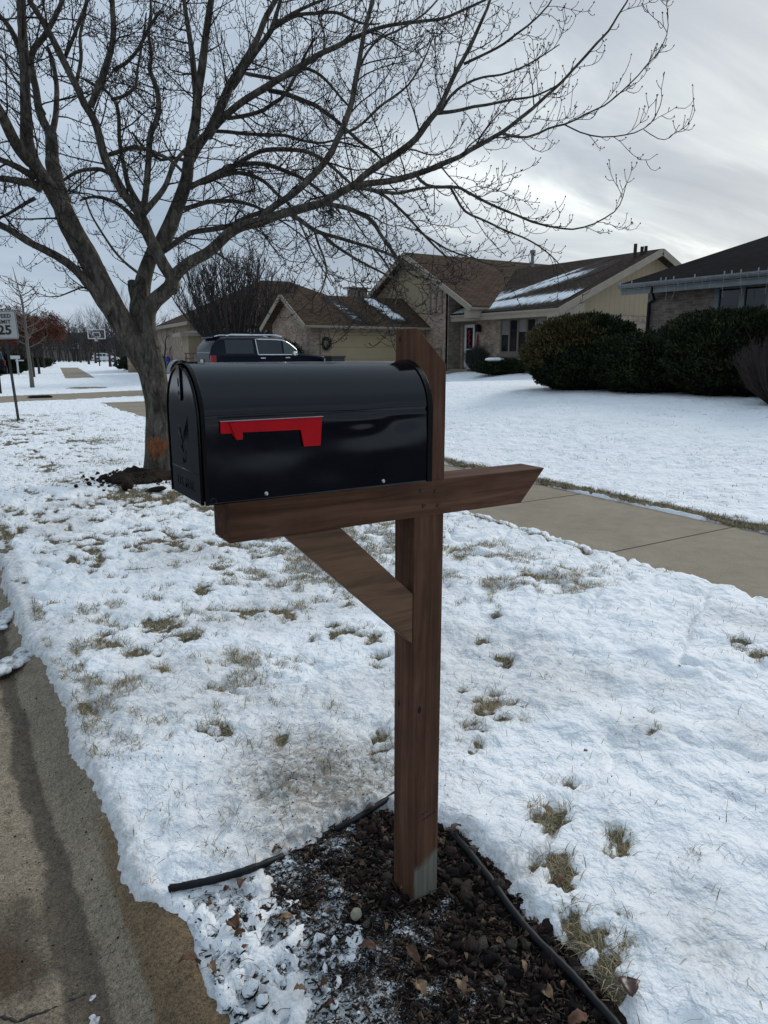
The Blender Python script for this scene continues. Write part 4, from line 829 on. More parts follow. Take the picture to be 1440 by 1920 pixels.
# limbs: (depth offset at start, at end, [(px, py, width px)...])
LIMBS = [
 ('trunk', 0, 0, [(299,905,96),(298,893,74),(297,878,62),(297,850,56),(296,815,52),(297,780,51),(295,750,52),(289,715,55),(281,680,57),(273,650,58),(270,625,52)]),
 ('limb', .0, -.3, [(280,690,52),(262,662,52),(240,625,50),(214,580,47),(190,535,46),(168,490,47),(146,450,46),(128,415,44),(116,385,36)]),
 ('limb', -.3, -.7, [(122,400,34),(98,360,32),(78,330,30),(60,300,26),(50,260,23),(49,225,22),(47,180,21),(46,125,20),(43,70,19),(42,25,18),(40,-20,17),(36,-90,13)]),
 ('limb', -.3, .1, [(126,408,34),(116,372,30),(108,340,28),(98,305,26),(97,275,24),(96,250,23)]),
 ('limb', -.6, -1.2, [(58,305,24),(38,282,24),(22,255,23),(8,225,22),(-12,190,20),(-40,140,16)]),
 ('limb', .1, .3, [(96,255,18),(80,225,17),(72,200,16),(67,165,14),(60,135,13),(58,110,12),(66,88,12),(82,70,11),(96,45,10),(110,18,9),(122,-12,8)]),
 ('limb', .1, .6, [(97,252,13),(104,220,11),(106,190,10),(106,160,9),(100,120,8),(90,90,7)]),
 ('limb', .0, .3, [(270,660,44),(264,630,44),(262,600,42),(263,565,40),(268,530,34),(277,498,30),(288,470,28)]),
 ('limb', .1, .2, [(262,580,30),(256,555,27),(250,540,22),(246,528,16)]),
 ('limb', .3, .6, [(290,482,26),(304,455,32),(318,425,31),(330,395,29),(342,362,27),(350,335,25),(354,300,23),(360,262,21),(367,225,20),(371,175,18),(379,125,17),(385,75,15),(392,25,13),(398,-15,11),(404,-80,8)]),
 ('limb', .4, 1.0, [(367,225,15),(368,190,13),(365,150,12),(361,110,11),(356,72,10),(350,35,9),(345,0,8),(338,-50,6)]),
 ('limb', .5, 1.2, [(358,300,18),(372,275,17),(392,245,17),(408,212,18),(422,182,19),(434,155,17),(448,132,14),(460,112,13),(474,90,12),(486,65,11),(496,38,11),(512,8,10),(532,-25,9)]),
 ('limb', .8, .6, [(434,165,13),(448,146,12),(462,122,11),(478,100,10),(494,78,10),(509,56,10),(517,30,8),(525,4,7),(534,-30,6)]),
 ('limb', .5, -.5, [(392,258,12),(402,240,13),(418,222,14),(440,202,13),(465,184,13),(500,163,13),(520,150,12),(545,136,12),(577,116,11),(602,100,10),(628,89,10),(652,76,9),(676,66,8),(705,54,7),(740,46,6.5),(790,40,6),(832,34,5.5),(870,18,5),(905,2,4.5),(940,-16,4)]),
 ('limb', 0, -.1, [(283,655,44),(277,625,38),(276,596,34),(281,576,33),(292,562,32),(308,549,31),(319,538,30),(324,526,28)]),
 ('limb', -.1, .0, [(322,545,20),(329,540,16),(331,533,10)]),
 ('limb', -.1, -.7, [(324,535,26),(320,518,25),(306,496,25),(293,470,24),(280,445,24),(270,420,24),(262,400,22),(246,380,20),(230,360,19),(218,338,19),(208,320,18),(198,300,18),(190,272,17),(182,240,16),(172,216,16),(158,195,15),(148,172,14),(138,152,14),(128,132,14),(118,112,13),(108,92,13),(98,72,12),(86,50,12),(74,30,11),(62,12,10),(48,-15,9),(30,-60,7)]),
 ('limb', -.5, -.4, [(170,200,12),(178,180,13),(188,156,13),(197,130,13),(205,105,12),(211,80,11),(213,50,11),(211,20,10),(210,-15,9)]),
 ('limb', -.3, .1, [(268,402,14),(282,385,12),(300,364,11),(312,345,10),(320,322,9),(330,302,8),(346,282,7),(362,268,6),(380,252,5)]),
 ('limb', -.2, .3, [(269,396,12),(272,372,12),(275,345,12),(277,320,12),(279,295,12),(280,272,12),(283,250,11),(291,232,11),(298,210,10),(297,185,10),(293,165,9),(286,145,9),(280,130,8),(284,100,7),(278,60,6),(283,20,5),(280,-20,4)]),
 ('limb', -.2, .4, [(266,390,10),(252,368,10),(240,345,10),(234,318,9),(228,290,8),(224,260,7.5),(223,225,7.5),(221,205,7),(214,188,6),(196,168,6),(178,160,6),(160,150,5)]),
 ('limb', -.4, .2, [(272,440,10),(258,420,10),(244,402,9),(226,386,8),(208,376,7),(188,370,6),(168,370,5),(150,376,4)]),
 ('limb', -.1, -.9, [(322,528,26),(334,510,25),(352,495,24),(370,484,23),(388,475,23),(408,458,22),(424,442,22),(440,430,22),(462,421,21),(488,416,20),(512,407,19),(535,399,18),(556,394,18),(580,387,17),(605,381,16),(622,371,16),(640,360,15),(655,352,15),(668,344,14)]),
 ('limb', -.9, -1.9, [(665,348,12),(690,344,12),(727,340,12),(755,334,11.5),(782,326,11),(805,318,10.5),(825,309,10),(845,301,9.5),(862,294,9),(882,281,9),(903,270,8.5),(922,259,8),(942,248,8),(958,236,7),(975,222,7),(998,204,6.5),(1024,180,6),(1051,156,5.5),(1075,130,5),(1098,105,5),(1120,80,4.5),(1141,58,4),(1158,30,3.5),(1175,4,3),(1190,-30,2.5)]),
 ('limb', -.9, -1.5, [(660,352,12),(677,334,12.5),(695,320,13),(715,307,13),(738,293,13),(760,277,12.5),(780,260,12),(796,238,11.5),(808,222,11),(820,208,10.5),(832,185,9.5),(843,160,9),(855,135,8.5),(868,112,8),(880,90,7.5),(893,62,7),(905,35,6),(914,15,5.5),(922,-10,5)]),
 ('limb', -.5, -.3, [(488,412,15),(502,398,14),(515,386,14),(532,375,14),(548,365,14),(568,348,14),(586,330,14),(600,315,13.5),(612,300,13),(622,285,12.5),(632,262,12),(643,240,12),(652,215,11.5),(660,190,11),(666,155,10.5),(672,125,10),(677,95,9),(683,60,9),(690,32,8.5),(698,4,8),(704,-30,7)]),
 ('limb', -1.5, -2.2, [(942,250,5),(965,256,5),(989,257,4.5),(1010,250,4.5),(1028,241,4.2),(1045,236,4),(1059,233,3.8),(1080,224,3.6),(1098,214,3.4),(1116,206,3.2),(1133,198,3),(1156,180,2.8),(1179,159,2.6),(1198,140,2.4),(1214,120,2.2),(1230,104,2),(1242,85,1.9),(1250,66,1.8),(1253,48,1.6),(1251,27,1.4)]),
 ('limb', -1.8, -2.3, [(1059,234,3),(1075,242,3),(1088,248,2.8),(1108,254,2.8),(1129,257,2.6),(1152,256,2.4),(1172,253,2.4),(1190,249,2.2),(1207,241,2),(1220,231,2),(1230,216,1.8),(1238,198,1.6),(1242,179,1.3)]),
 ('limb', -2.1, -2.3, [(1207,243,1.8),(1220,252,1.8),(1234,260,1.7),(1246,262,1.6),(1256,258,1.4),(1266,248,1.3),(1273,235,1.1)]),
 ('limb', -1.2, -2.0, [(780,328,7),(788,338,6.5),(800,347,6),(822,351,6),(845,350,6),(862,352,5.5),(880,362,5.5),(900,373,5.2),(922,384,5),(945,394,4.8),(970,404,4.5),(998,416,4.2),(1020,422,4),(1045,427,3.6),(1074,430,3.2),(1095,426,3),(1113,420,2.8),(1134,409,2.6),(1152,397,2.3),(1162,384,2),(1168,369,1.8),(1174,346,1.4)]),
 ('limb', -1.3, -1.8, [(845,352,5),(855,370,5),(863,385,4.8),(872,396,4.6),(885,404,4.4),(900,410,4.2),(918,418,4),(938,428,3.8),(957,436,3.6),(978,444,3.2),(1000,455,3),(1022,470,2.6),(1042,488,2.3),(1060,508,2)]),
 ('limb', -.7, -1.6, [(545,402,9),(562,412,9),(578,424,8.5),(595,434,8),(612,440,7.5),(632,445,7),(655,452,6.5),(678,459,6),(702,466,5.5),(728,476,5),(755,490,4.5),(780,508,4),(802,528,3)]),
 ('limb', -.9, -1.5, [(606,440,6.5),(618,452,6.5),(635,465,6),(652,476,5.5),(675,490,5),(700,503,4.5),(722,514,4),(745,528,3.4),(766,545,2.6)]),
 ('limb', -.8, -1.5, [(612,382,9),(632,386,9),(650,390,9),(670,398,9),(690,408,8.5),(703,420,8),(712,437,7.5),(722,452,7),(732,465,6.5),(744,482,6),(755,497,5),(768,512,4),(784,522,3)]),
 ('limb', -.9, -1.6, [(660,350,7),(690,355,7),(720,360,7),(748,362,6.5),(775,356,6),(798,352,5.5),(822,350,5.5),(845,352,5)]),
 ('limb', -.9, -1.4, [(668,352,6),(700,358,6),(722,368,5.5),(742,385,5.5),(760,402,5),(780,424,4.6),(800,446,4.2),(822,468,4),(845,488,3.6),(868,505,3)]),
 ('limb', -1.1, -1.4, [(820,212,8),(842,210,7),(865,206,6.5),(888,200,6),(910,197,5.5),(935,192,5),(965,186,4.5),(995,182,4),(1022,172,3.5),(1045,160,3)]),
 ('limb', -1.2, -1.6, [(870,120,6),(895,108,5.5),(920,96,5),(945,82,5),(968,64,4.5),(990,48,4),(1010,30,3.5),(1028,10,3),(1040,-10,2.5)]),
 ('limb', -1.0, -1.2, [(825,212,7),(845,180,6),(872,158,5),(905,145,4.5),(940,140,4),(975,128,3.6),(1005,112,3),(1030,96,2.5),(1048,84,2)]),
 ('limb', .2, 0, [(352,352,9),(380,338,9.5),(410,326,9.5),(438,312,9.5),(460,298,9.5),(480,287,9),(500,281,9),(525,280,8.5),(548,281,8),(570,283,7.5),(590,291,7),(606,299,6.5),(622,312,6),(642,330,5.5),(664,350,5),(688,372,4)]),
 ('limb', .4, .2, [(358,352,9),(385,336,9),(420,318,9),(455,308,9),(490,307,8.5),(515,313,8),(540,323,8),(558,330,7),(575,340,6.5),(598,356,6),(620,378,5),(640,402,4)]),
 ('limb', .4, .2, [(362,345,8),(385,342,8),(410,332,8),(440,324,8),(468,328,7.5),(492,338,7),(508,352,6.5),(522,366,6),(540,382,5),(556,404,4)]),
 ('limb', .3, .5, [(344,392,9),(365,386,9),(388,379,8.5),(412,377,8),(438,377,8),(455,380,7),(475,386,6),(495,394,5),(515,402,4)]),
 ('limb', .1, -.3, [(308,470,11),(328,456,11),(342,446,10.5),(356,437,10.5),(375,433,10),(398,430,10),(420,426,10),(438,421,9.5),(455,411,9),(475,403,9),(498,396,8)]),
 ('limb', .9, .7, [(426,222,8),(448,219,8),(472,214,8),(495,206,8),(512,194,8),(528,184,7.5),(540,168,7),(550,150,6.5),(558,135,6),(568,115,5),(578,92,4),(590,70,3.4)]),
 ('limb', .9, .4, [(400,246,7),(425,247,7),(452,250,7),(480,252,6.5),(510,253,6.5),(535,254,6),(555,260,5.5),(580,266,5),(605,268,4.4),(630,262,3.8),(655,258,3)]),
 ('limb', .7, -.2, [(505,170,9),(528,174,9),(552,182,9),(572,190,8.5),(592,198,8.5),(606,208,8),(620,218,8),(635,230,7),(655,248,6.5),(675,266,6),(700,284,5),(722,306,4)]),
 ('limb', .6, .0, [(462,138,7),(482,142,7),(505,146,7),(530,148,6.5),(560,130,6.5),(580,130,6),(602,142,5.5),(620,160,5),(640,184,4.5),(655,200,4)]),
 ('limb', .6, .3, [(510,55,8),(530,42,7.5),(552,30,7.5),(572,26,7),(592,25,7),(612,23,6.5),(632,24,6),(650,32,5.5),(668,40,5),(690,46,4),(712,44,3)]),
 ('limb', .6, .3, [(514,48,7),(532,36,7),(552,24,7),(572,14,6.5),(590,6,6),(610,-2,5),(640,-18,4)]),
 ('limb', -.8, -1.3, [(672,130,5),(690,96,4.5),(712,72,4.5),(740,60,4),(775,40,4),(800,22,3.5),(820,0,3),(838,-20,2.5)]),
 ('limb', -.4, -.9, [(645,250,6),(668,240,5.5),(690,222,5),(712,200,5),(740,180,4.5),(765,160,4),(785,130,3.6),(802,96,3),(815,60,2.5)]),
 ('limb', -.2, -.9, [(206,588,22),(190,568,21),(176,545,20),(160,526,19),(144,508,18),(125,492,18),(106,480,17),(87,470,16),(68,461,15),(50,452,14),(32,440,14),(15,429,14),(0,422,13),(-25,405,12),(-60,380,10)]),
 ('limb', -.3, -.6, [(66,372,7),(50,380,7),(30,392,6),(14,402,5.5),(-5,410,5),(-40,420,4)]),
 ('limb', -.4, -.9, [(76,352,20),(56,343,17),(35,340,14),(15,336,12),(-8,334,11),(-50,326,9)]),
 ('limb', -.4, -1.0, [(62,330,18),(48,322,14),(30,312,12),(12,304,11),(-8,296,10),(-50,280,8)]),
 ('limb', -.4, -.5, [(44,110,12),(32,80,11),(20,55,10),(8,38,9),(-8,22,8),(-30,0,6)]),
 ('limb', .3, .8, [(84,214,6),(70,190,5),(50,172,5),(30,150,4.5),(12,120,4),(-6,98,3)]),
 ('limb', -.4, -1.1, [(120,112,8),(130,88,7.5),(140,64,7),(150,38,7),(160,10,6),(168,-20,5)]),
 ('limb', .3, .9, [(144,150,7),(152,110,7),(150,70,6),(156,40,6),(162,10,5),(170,-20,4)]),
 ('limb', .0, .6, [(212,330,8),(190,318,8),(165,318,7.5),(145,322,7),(128,332,6),(110,345,5)]),
 ('limb', -.3, -.9, [(215,130,7),(236,118,7),(255,98,6.5),(270,72,6),(284,44,5),(300,20,4)]),
 ('limb', -.3, -.4, [(205,290,9),(230,282,9),(250,276,8.5),(275,280,8),(298,290,7),(320,300,6),(342,322,5)]),
 ('limb', -.3, -1.0, [(210,186,7),(228,182,7),(244,172,6.5),(255,160,6),(258,130,5),(264,95,4.4),(270,60,4),(274,25,3)]),
 ('limb', .2, .2, [(344,300,7),(322,296,7),(302,300,6),(285,290,5.5),(262,268,5),(248,248,4)]),
 ('limb', -.6, -1.3, [(395,470,4),(412,478,4),(430,492,3.6),(447,510,3)]),
 ('limb', -.1, .2, [(270,520,6),(250,505,5.5),(232,490,5),(214,470,5),(200,450,4.5),(184,425,4),(170,400,3.4),(160,372,3)]),
 ('limb', -1.0, -1.6, [(700,466,4.5),(715,482,4),(728,502,3.5),(738,525,3),(744,550,2.6),(740,575,2)]),
 ('limb', -1.0, -1.6, [(590,432,5),(596,455,4.6),(606,480,4.2),(612,505,3.6),(608,530,3),(598,555,2.6)]),
 ('limb', -1.0, -1.7, [(556,404,4),(568,430,4),(578,455,3.6),(590,482,3.2),(608,510,2.8),(620,530,2.2)]),
 ('limb', -1.2, -1.7, [(780,430,4),(810,450,4),(840,468,3.5),(872,480,3.2),(905,492,3),(935,500,2.6),(965,498,2.2)]),
]
def smooth_path(P, step):
    P = np.asarray(P, float); n = len(P); out = []
    for i in range(n-1):
        p0 = P[max(i-1, 0)]; p1 = P[i]; p2 = P[i+1]; p3 = P[min(i+2, n-1)]; m = max(1, int(np.linalg.norm((p2-p1)[:3])/step))
        for k in range(m):
            t = k/m; out.append(.5*((2*p1)+(-p0+p2)*t+(2*p0-5*p1+4*p2-p3)*t*t+(-p0+3*p1-3*p2+p3)*t**3))
    out.append(P[-1]); return np.array(out)
maple = empty('maple_tree', TB, 'large leafless maple with forking grey limbs and scraped orange bark near its foot', 'tree')
trunkb = MB(); limbb = MB(); twigb = MB(); bud_pos = []; bud_dir = []; bud_s = []
rt = random.Random(2024); paths = []; scar = []
for li, (kind, d0, d1, pts) in enumerate(LIMBS):
    Q = []
    n = len(pts)
    for i, (px, py, w) in enumerate(pts):
        D = TBd+(d0+(d1-d0)*(i/(n-1))) if kind != 'trunk' else None
        if kind == 'trunk':          # the trunk stands upright: keep its horizontal depth
            p = at_hd(px, py, float((TB-CAM0)@np.array([math.sin(YAW), math.cos(YAW), 0]))); D = float((p-CAM0)@cF)
        else:
            # horizontal-depth frame so limbs do not lean towards the lens
            hd = float((TB-CAM0)@np.array([math.sin(YAW), math.cos(YAW), 0]))+(d0+(d1-d0)*(i/(n-1))); p = at_hd(px, py, hd); D = float((p-CAM0)@cF)
        Q.append([*p, w*.5*D/FPX*(.89 if w > 13 else .97)])
    S = smooth_path(Q, .035 if kind == 'trunk' else .06); big = Q[0][3] > .03
    pp = S[:, :3].copy(); rr_ = S[:, 3].copy()
    if kind == 'trunk':
        pp[0, 2] = -.05
    if big or kind == 'trunk':
        sides = 40 if kind == 'trunk' else 20
        n0 = trunkb.n; (trunkb if kind == 'trunk' or Q[0][3] > .085 else limbb).tube(pp, rr_, sides)
    else: limbb.tube(pp, rr_, 8 if Q[0][3] > .012 else 6)
    if kind != 'trunk': paths.append((pp, rr_, li))
# bark relief
for b_ in (trunkb, limbb):
    V = np.vstack(b_.v); th = np.arctan2(V[:, 1]-TB[1], V[:, 0]-TB[0])
    if b_ is trunkb:
        nz = fbm(V[:, 0]*9+V[:, 2]*1.0, V[:, 1]*9+V[:, 2]*2.2, 4, 5)-.5; n2 = fbm(V[:, 0]*34+V[:, 2]*4, V[:, 1]*34-V[:, 2]*5, 3, 9)-.5
        fl_ = np.clip(.35-V[:, 2], 0, 1); c = np.cos(th*5+1)*.10*fl_
        dirv = V-np.array([TB[0], TB[1], 0]); dirv[:, 2] = 0; L = np.linalg.norm(dirv, axis=1)[:, None]+1e-6
        V = V+dirv/L*np.clip(nz*.055+n2*.016+c*.5, -.05, .06)[:, None]*np.clip(L, 0, 1)
    b_.v = [V]
tr = trunkb.build('trunk', M['bark'], maple, smooth=True, world=True, uv=False)
vz = np.empty(len(tr.data.vertices)*3, np.float32); tr.data.vertices.foreach_get('co', vz); vz = vz.reshape(-1, 3)
ang = np.arctan2(vz[:, 1], vz[:, 0]); hz = vz[:, 2]
face = np.exp(-((np.angle(np.exp(1j*(ang-math.atan2(-TB[1], -TB[0]+.15))))/1.05)**2))      # the scraped side of the bark
hz2 = hz+.10*(fbm(ang*5, hz*3, 3, 301)-.5)*2; sc_ = np.exp(-((hz2-.42)/.085)**2)*1.0+np.exp(-((hz2-.27)/.13)**2)*.48; a = tr.data.attributes.new('scar', 'FLOAT', 'POINT'); a.data.foreach_set('value', np.clip(sc_*face*1.1, 0, 1).astype(np.float32))
# branches
DROOP = [.16]
def grow(p, d, L, r, lvl, up, rng):
    """a curved shoot that sweeps up at its end; returns its points"""
    n = 6 if lvl == 1 else 4; pts = [p]; q = p.copy(); d = d/np.linalg.norm(d)
    side = np.array([rng.gauss(0, 1), rng.gauss(0, 1), rng.gauss(0, .5)])*.16
    for i in range(n):
        t = (i+1)/n; d = d+side*(1-t)+np.array([0, 0, up*(t**2.6)*1.5-DROOP[0]*(1-t)*(1 if lvl == 1 else 0)])+np.array([rng.gauss(0, .10) for _ in range(3)]); d /= np.linalg.norm(d); q = q+d*L/n; pts.append(q)
    return np.array(pts), d
def perp(t, rng, spread):
    a = rng.uniform(0, 2*math.pi); u = np.cross(t, (0, 0, 1)); l = np.linalg.norm(u)
    u = u/l if l > .1 else np.array([1., 0, 0]); w = np.cross(t, u); o = math.cos(a)*u+math.sin(a)*w
    return t*math.cos(spread)+o*math.sin(spread)
def buds(p, d, k, rng, s=.0064):
    for _ in range(k):
        o = np.array([rng.gauss(0, 1), rng.gauss(0, 1), rng.gauss(0, 1)]); o /= np.linalg.norm(o); bud_pos.append(p+o*s*.5); bud_dir.append(d*.8+o*.5); bud_s.append(s*rng.uniform(.8, 1.35))
def spur(p, d, L, rng):
    pts, e = grow(p, d, L, .0016, 3, .55, rng); twigb.tube(pts, np.linspace(.0032, .0024, len(pts)), 3, False)
    buds(pts[-1], e, rng.choice((2, 3, 4)), rng, .0072)
    if L > .07: buds(pts[len(pts)//2], e, rng.choice((0, 1, 2)), rng, .0052)
nsh = 0
def shoot(p, d, L, r, rng, lvl=1):
    global nsh; nsh += 1
    up = .55 if rng.random() < .6 else .15
    pts, e = grow(p, d, L, r, 1, up, rng); n = len(pts); rad = np.linspace(r, .0027, n); twigb.tube(pts, rad, 4 if r > .005 else 3, False)
    buds(pts[-1], e, 3, rng); seg = np.linalg.norm(np.diff(pts, axis=0), axis=1); tot = seg.sum(); s = .05+rng.uniform(0, .05)
    while s < tot:
        c = 0; i = 0
        while i < n-2 and c+seg[i] < s: c += seg[i]; i += 1
        t = (s-c)/seg[i]; q = pts[i]*(1-t)+pts[i+1]*t; tg = (pts[i+1]-pts[i])/seg[i]
        if lvl == 1 and L > .45 and rng.random() < .34: shoot(q, perp(tg, rng, rng.uniform(.5, .95)), L*rng.uniform(.3, .6), .0038, rng, 2)
        else:
            l = rng.uniform(.02, .13) if rng.random() < .75 else rng.uniform(.1, .24)
            a = perp(tg, rng, rng.uniform(.6, 1.1)); spur(q, a, l, rng)
            if rng.random() < .45: spur(q, 2*tg*np.dot(a, tg)-a, l*rng.uniform(.5, 1), rng)
        s += rng.uniform(.05, .125)
for pp, rr_, li in paths:
    seg = np.linalg.norm(np.diff(pp, axis=0), axis=1); cum = np.concatenate([[0], np.cumsum(seg)]); tot = cum[-1]; r0 = rr_[0]
    thick = rr_[0] > .11
    DROOP[0] = .30 if (pp[-1][2] < 3.3) else .12; s = .25 if not thick else 1.0; rng = random.Random(li*13+5)
    while s < tot:
        i = min(int(np.searchsorted(cum, s))-1, len(seg)-1); q = pp[i]+(pp[i+1]-pp[i])*((s-cum[i])/seg[i]); tg = (pp[i+1]-pp[i])/seg[i]; rr0 = rr_[i]
        px_ = 720+FPX*((q-CAM0)@cR)/((q-CAM0)@cF)
        fine = rr0 < .014
        right = px_ > 900
        if fine and (li in (26, 27, 28, 29, 30) or right):
            L = rng.uniform(.05, .42) if rng.random() < .8 else rng.uniform(.3, .6)
            if L < .14: spur(q, perp(tg, rng, rng.uniform(.5, 1.0)), L, rng)
            else: shoot(q, perp(tg, rng, rng.uniform(.4, .8)), L, .0034, rng, 2)
            s += rng.uniform(.07, .16)
        else:
            L = rng.uniform(.35, 1.05)*(1.15 if rr0 > .02 else .85); d = perp(tg, rng, rng.uniform(.6, 1.15))
            if px_ < 300 and q[2] < 3.0: L *= .7
            shoot(q, d, L, min(.0105, max(.0046, rr0*.38))*rng.uniform(.7, 1.1), rng)
            s += rng.uniform(.10, .21)*(1.7 if rr0 > .06 else 1)*(1.25 if px_ > 760 else 1)
    e = (pp[-1]-pp[-2]); buds(pp[-1], e/np.linalg.norm(e), 3, rng)
limbb.build('limbs', M['bark'], maple, smooth=True, world=True, uv=False)
twigb.build('twigs', M['twig'], maple, world=True, uv=False, smooth=True)
bp = np.array(bud_pos); bd_ = np.array(bud_dir); bd_ /= np.linalg.norm(bd_, axis=1)[:, None]; bs = np.array(bud_s)
u = np.cross(bd_, np.tile([.3, .2, .93], (len(bd_), 1))); u /= np.linalg.norm(u, axis=1)[:, None]+1e-9; w = np.cross(bd_, u); s1 = bs[:, None]*.62
V = np.stack([bp-bd_*bs[:, None]*.8, bp+u*s1, bp+w*s1, bp-u*s1, bp-w*s1, bp+bd_*bs[:, None]*1.3], 1).reshape(-1, 3)-np.array(maple.location)
k = (np.arange(len(bp))*6)[:, None, None]; f = np.array([(0, 2, 1), (0, 3, 2), (0, 4, 3), (0, 1, 4), (5, 1, 2), (5, 2, 3), (5, 3, 4), (5, 4, 1)])[None]
bo = fast_mesh('buds', V, (f+k).reshape(-1, 3), M['bud'], maple, smooth=True); bo['kind'] = 'stuff'
print('maple shoots', nsh, 'buds', len(bp))
# mound of mulch and dark stones at the foot of the trunk
mc = on_ground(262, 905, .0); gx2 = np.arange(-1.1, 1.3, .03); gy2 = np.arange(-1.0, 1.0, .03); GX, GY = np.meshgrid(gx2, gy2); gxf, gyf = GX.ravel()+mc[0]+.1, GY.ravel()+mc[1]+.1
dd = np.hypot((gxf-mc[0]-.15)/.62, (gyf-mc[1]-.15)/.46)+.9*(fbm(gxf*4, gyf*4, 4, 111)-.5); hh = .005+.11*(1-ss(.2, 1.0, dd))*(.3+1.4*fbm(gxf*9, gyf*9, 4, 112)**1.3)-.12*ss(.8, 1.1, dd)
nn_ = len(gx2); ii = np.arange(len(gxf)).reshape(len(gy2), nn_); F = np.stack([ii[:-1, :-1].ravel(), ii[:-1, 1:].ravel(), ii[1:, 1:].ravel(), ii[1:, :-1].ravel()], 1)
o = fast_mesh('tree_mulch', np.stack([gxf, gyf, hh+.02], 1), F, M['soil'], smooth=True); tag(o, 'dark mound of bare mulch around the foot of the maple', 'mulch', kind='stuff')
r = np.random.default_rng(71); n = 700; x = mc[0]+.15+r.normal(0, .33, n); y = mc[1]+.15+r.normal(0, .24, n); s_ = r.uniform(.008, .03, n); V, F = rock_cloud(np.stack([x, y, .05+.05*np.exp(-((x-mc[0]-.15)/.3)**2-((y-mc[1]-.15)/.25)**2)], 1), s_, 72, rough=.45)
tag(fast_mesh('mulch_clods', V, F, M['soil']), 'rough dark clods of mulch heaped at the foot of the maple', 'mulch', kind='stuff')
for (px, py, s, sq, lb) in [(240, 914, .10, (1.1, .6, .75), 'dark stone block at the front of the mulch under the maple'), (292, 921, .09, (1.5, .7, .35), 'low flat dark stone between the maple and the mailbox door'), (262, 893, .07, (1.2, .8, .6), 'small dark stone against the maple trunk flare')]:
    rock('edging_stone', px, py, s, M['soil'], lb, 'stone', sq, seed=int(px), z=.03)
# ------------------------------------------------------------------ street sign
def perf():
    m, nt, b = nmat('perforated dark post'); c = coords(nt, 'Object'); sx = N(nt, 'ShaderNodeSeparateXYZ'); nt.links.new(c, sx.inputs[0])
    a1 = mth(nt, 'LESS_THAN', mth(nt, 'FRACT', mth(nt, 'MULTIPLY', sx.outputs[2], 26)), .42); a2 = mth(nt, 'LESS_THAN', mth(nt, 'ABSOLUTE', sx.outputs[0]), .0045); a3 = mth(nt, 'LESS_THAN', sx.outputs[2], 1.05)
    n = noise(nt, c, 8, 3, .5); r = ramp(nt, n, [(.3, (.008, .009, .010)), (.7, (.016, .017, .018))]); nt.links.new(mixc(nt, mth(nt, 'MULTIPLY', mth(nt, 'MULTIPLY', a1, a2), a3), r.outputs[0], (.25, .26, .27)), b.inputs['Base Color']); b.inputs['Roughness'].default_value = .6; return m
sp = on_ground(35, 790); sg = empty('speed_limit_sign', sp, 'white rectangular speed limit 25 sign on a leaning black perforated post', 'road sign')
sg.rotation_euler = (0, -R(2.2), 0)
mb = MB(); mb.prism([(-.028, -.012, -.25), (-.028, .012, -.25), (-.012, .012, -.25), (-.006, -.004, -.25), (.006, -.004, -.25), (.012, .012, -.25), (.028, .012, -.25), (.028, -.012, -.25)], (0, 0, 2.72)); mb.build('sign_post', perf(), sg)
zc = 2.13; hw, hh_ = .262, .305
def rrect(hw, hh, r, y, n=6):
    P = []
    for cx, cz, a0 in ((hw-r, hh-r, 0), (-hw+r, hh-r, 90), (-hw+r, -hh+r, 180), (hw-r, -hh+r, 270)):
        for k in range(n+1): a = R(a0+90*k/n); P.append((cx+r*math.cos(a), y, cz+r*math.sin(a)))
    return P
def toz(P, z): return [(a, b, c+z) for a, b, c in P]
zc = float(CAMZ)+(662-607)*15.75/1378*1.0
zc = 2.13
mb = MB(); mb.prism(toz(rrect(hw, hh_, .035, -.020), zc), (0, .003, 0)); pn = mb.build('sign_panel', M['sign_white'], sg)
mb = MB(); o1 = toz(rrect(hw-.012, hh_-.012, .028, -.0206), zc); i1 = toz(rrect(hw-.022, hh_-.022, .02, -.0206), zc); n = len(o1); mb.add(o1+i1, [(j, (j+1) % n, n+(j+1) % n, n+j) for j in range(n)]); b_ = mb.build('border', M['sign_black'], pn, uv=False)
fr = Matrix(((1, 0, 0, 0), (0, 0, -1, 0), (0, 1, 0, 0), (0, 0, 0, 1)))
for tx, s, z_, of, spc in (('SPEED', .112, .185, .0042, 1.08), ('LIMIT', .112, .062, .0042, 1.08), ('25', .27, -.120, .010, 1.02)):
    add_text('lettering', tx, s, M['sign_black'], pn, Matrix.Translation((0, -.0208, zc+z_)) @ fr, .0003, of, spc)
# ------------------------------------------------------------------ buildings
def wallpoly(name, pts, mat, parent, n=None, th=.12):
    pts = np.array(pts, float); nn = np.cross(pts[1]-pts[0], pts[2]-pts[0]); nn /= np.linalg.norm(nn); mb = MB(); mb.prism(pts, -nn*th); return mb.build(name, mat, parent, world=True)
def slab(name, pts, mat, parent, th=.10):    # roof plane, thickened downwards
    mb = MB(); mb.prism(pts, (0, 0, -th)); return mb.build(name, mat, parent, world=True)
def bar(name, a, b, w, h, mat, parent, up=(0, 0, 1)):
    a = np.array(a, float); b = np.array(b, float); d = (b-a)/np.linalg.norm(b-a); s = np.cross(d, up); s /= np.linalg.norm(s); u = np.cross(s, d)
    mb = MB(); P = [a-s*w/2-u*h/2, a+s*w/2-u*h/2, a+s*w/2+u*h/2, a-s*w/2+u*h/2]; mb.prism(P, b-a); return mb.build(name, mat, parent, world=True, uv=False)
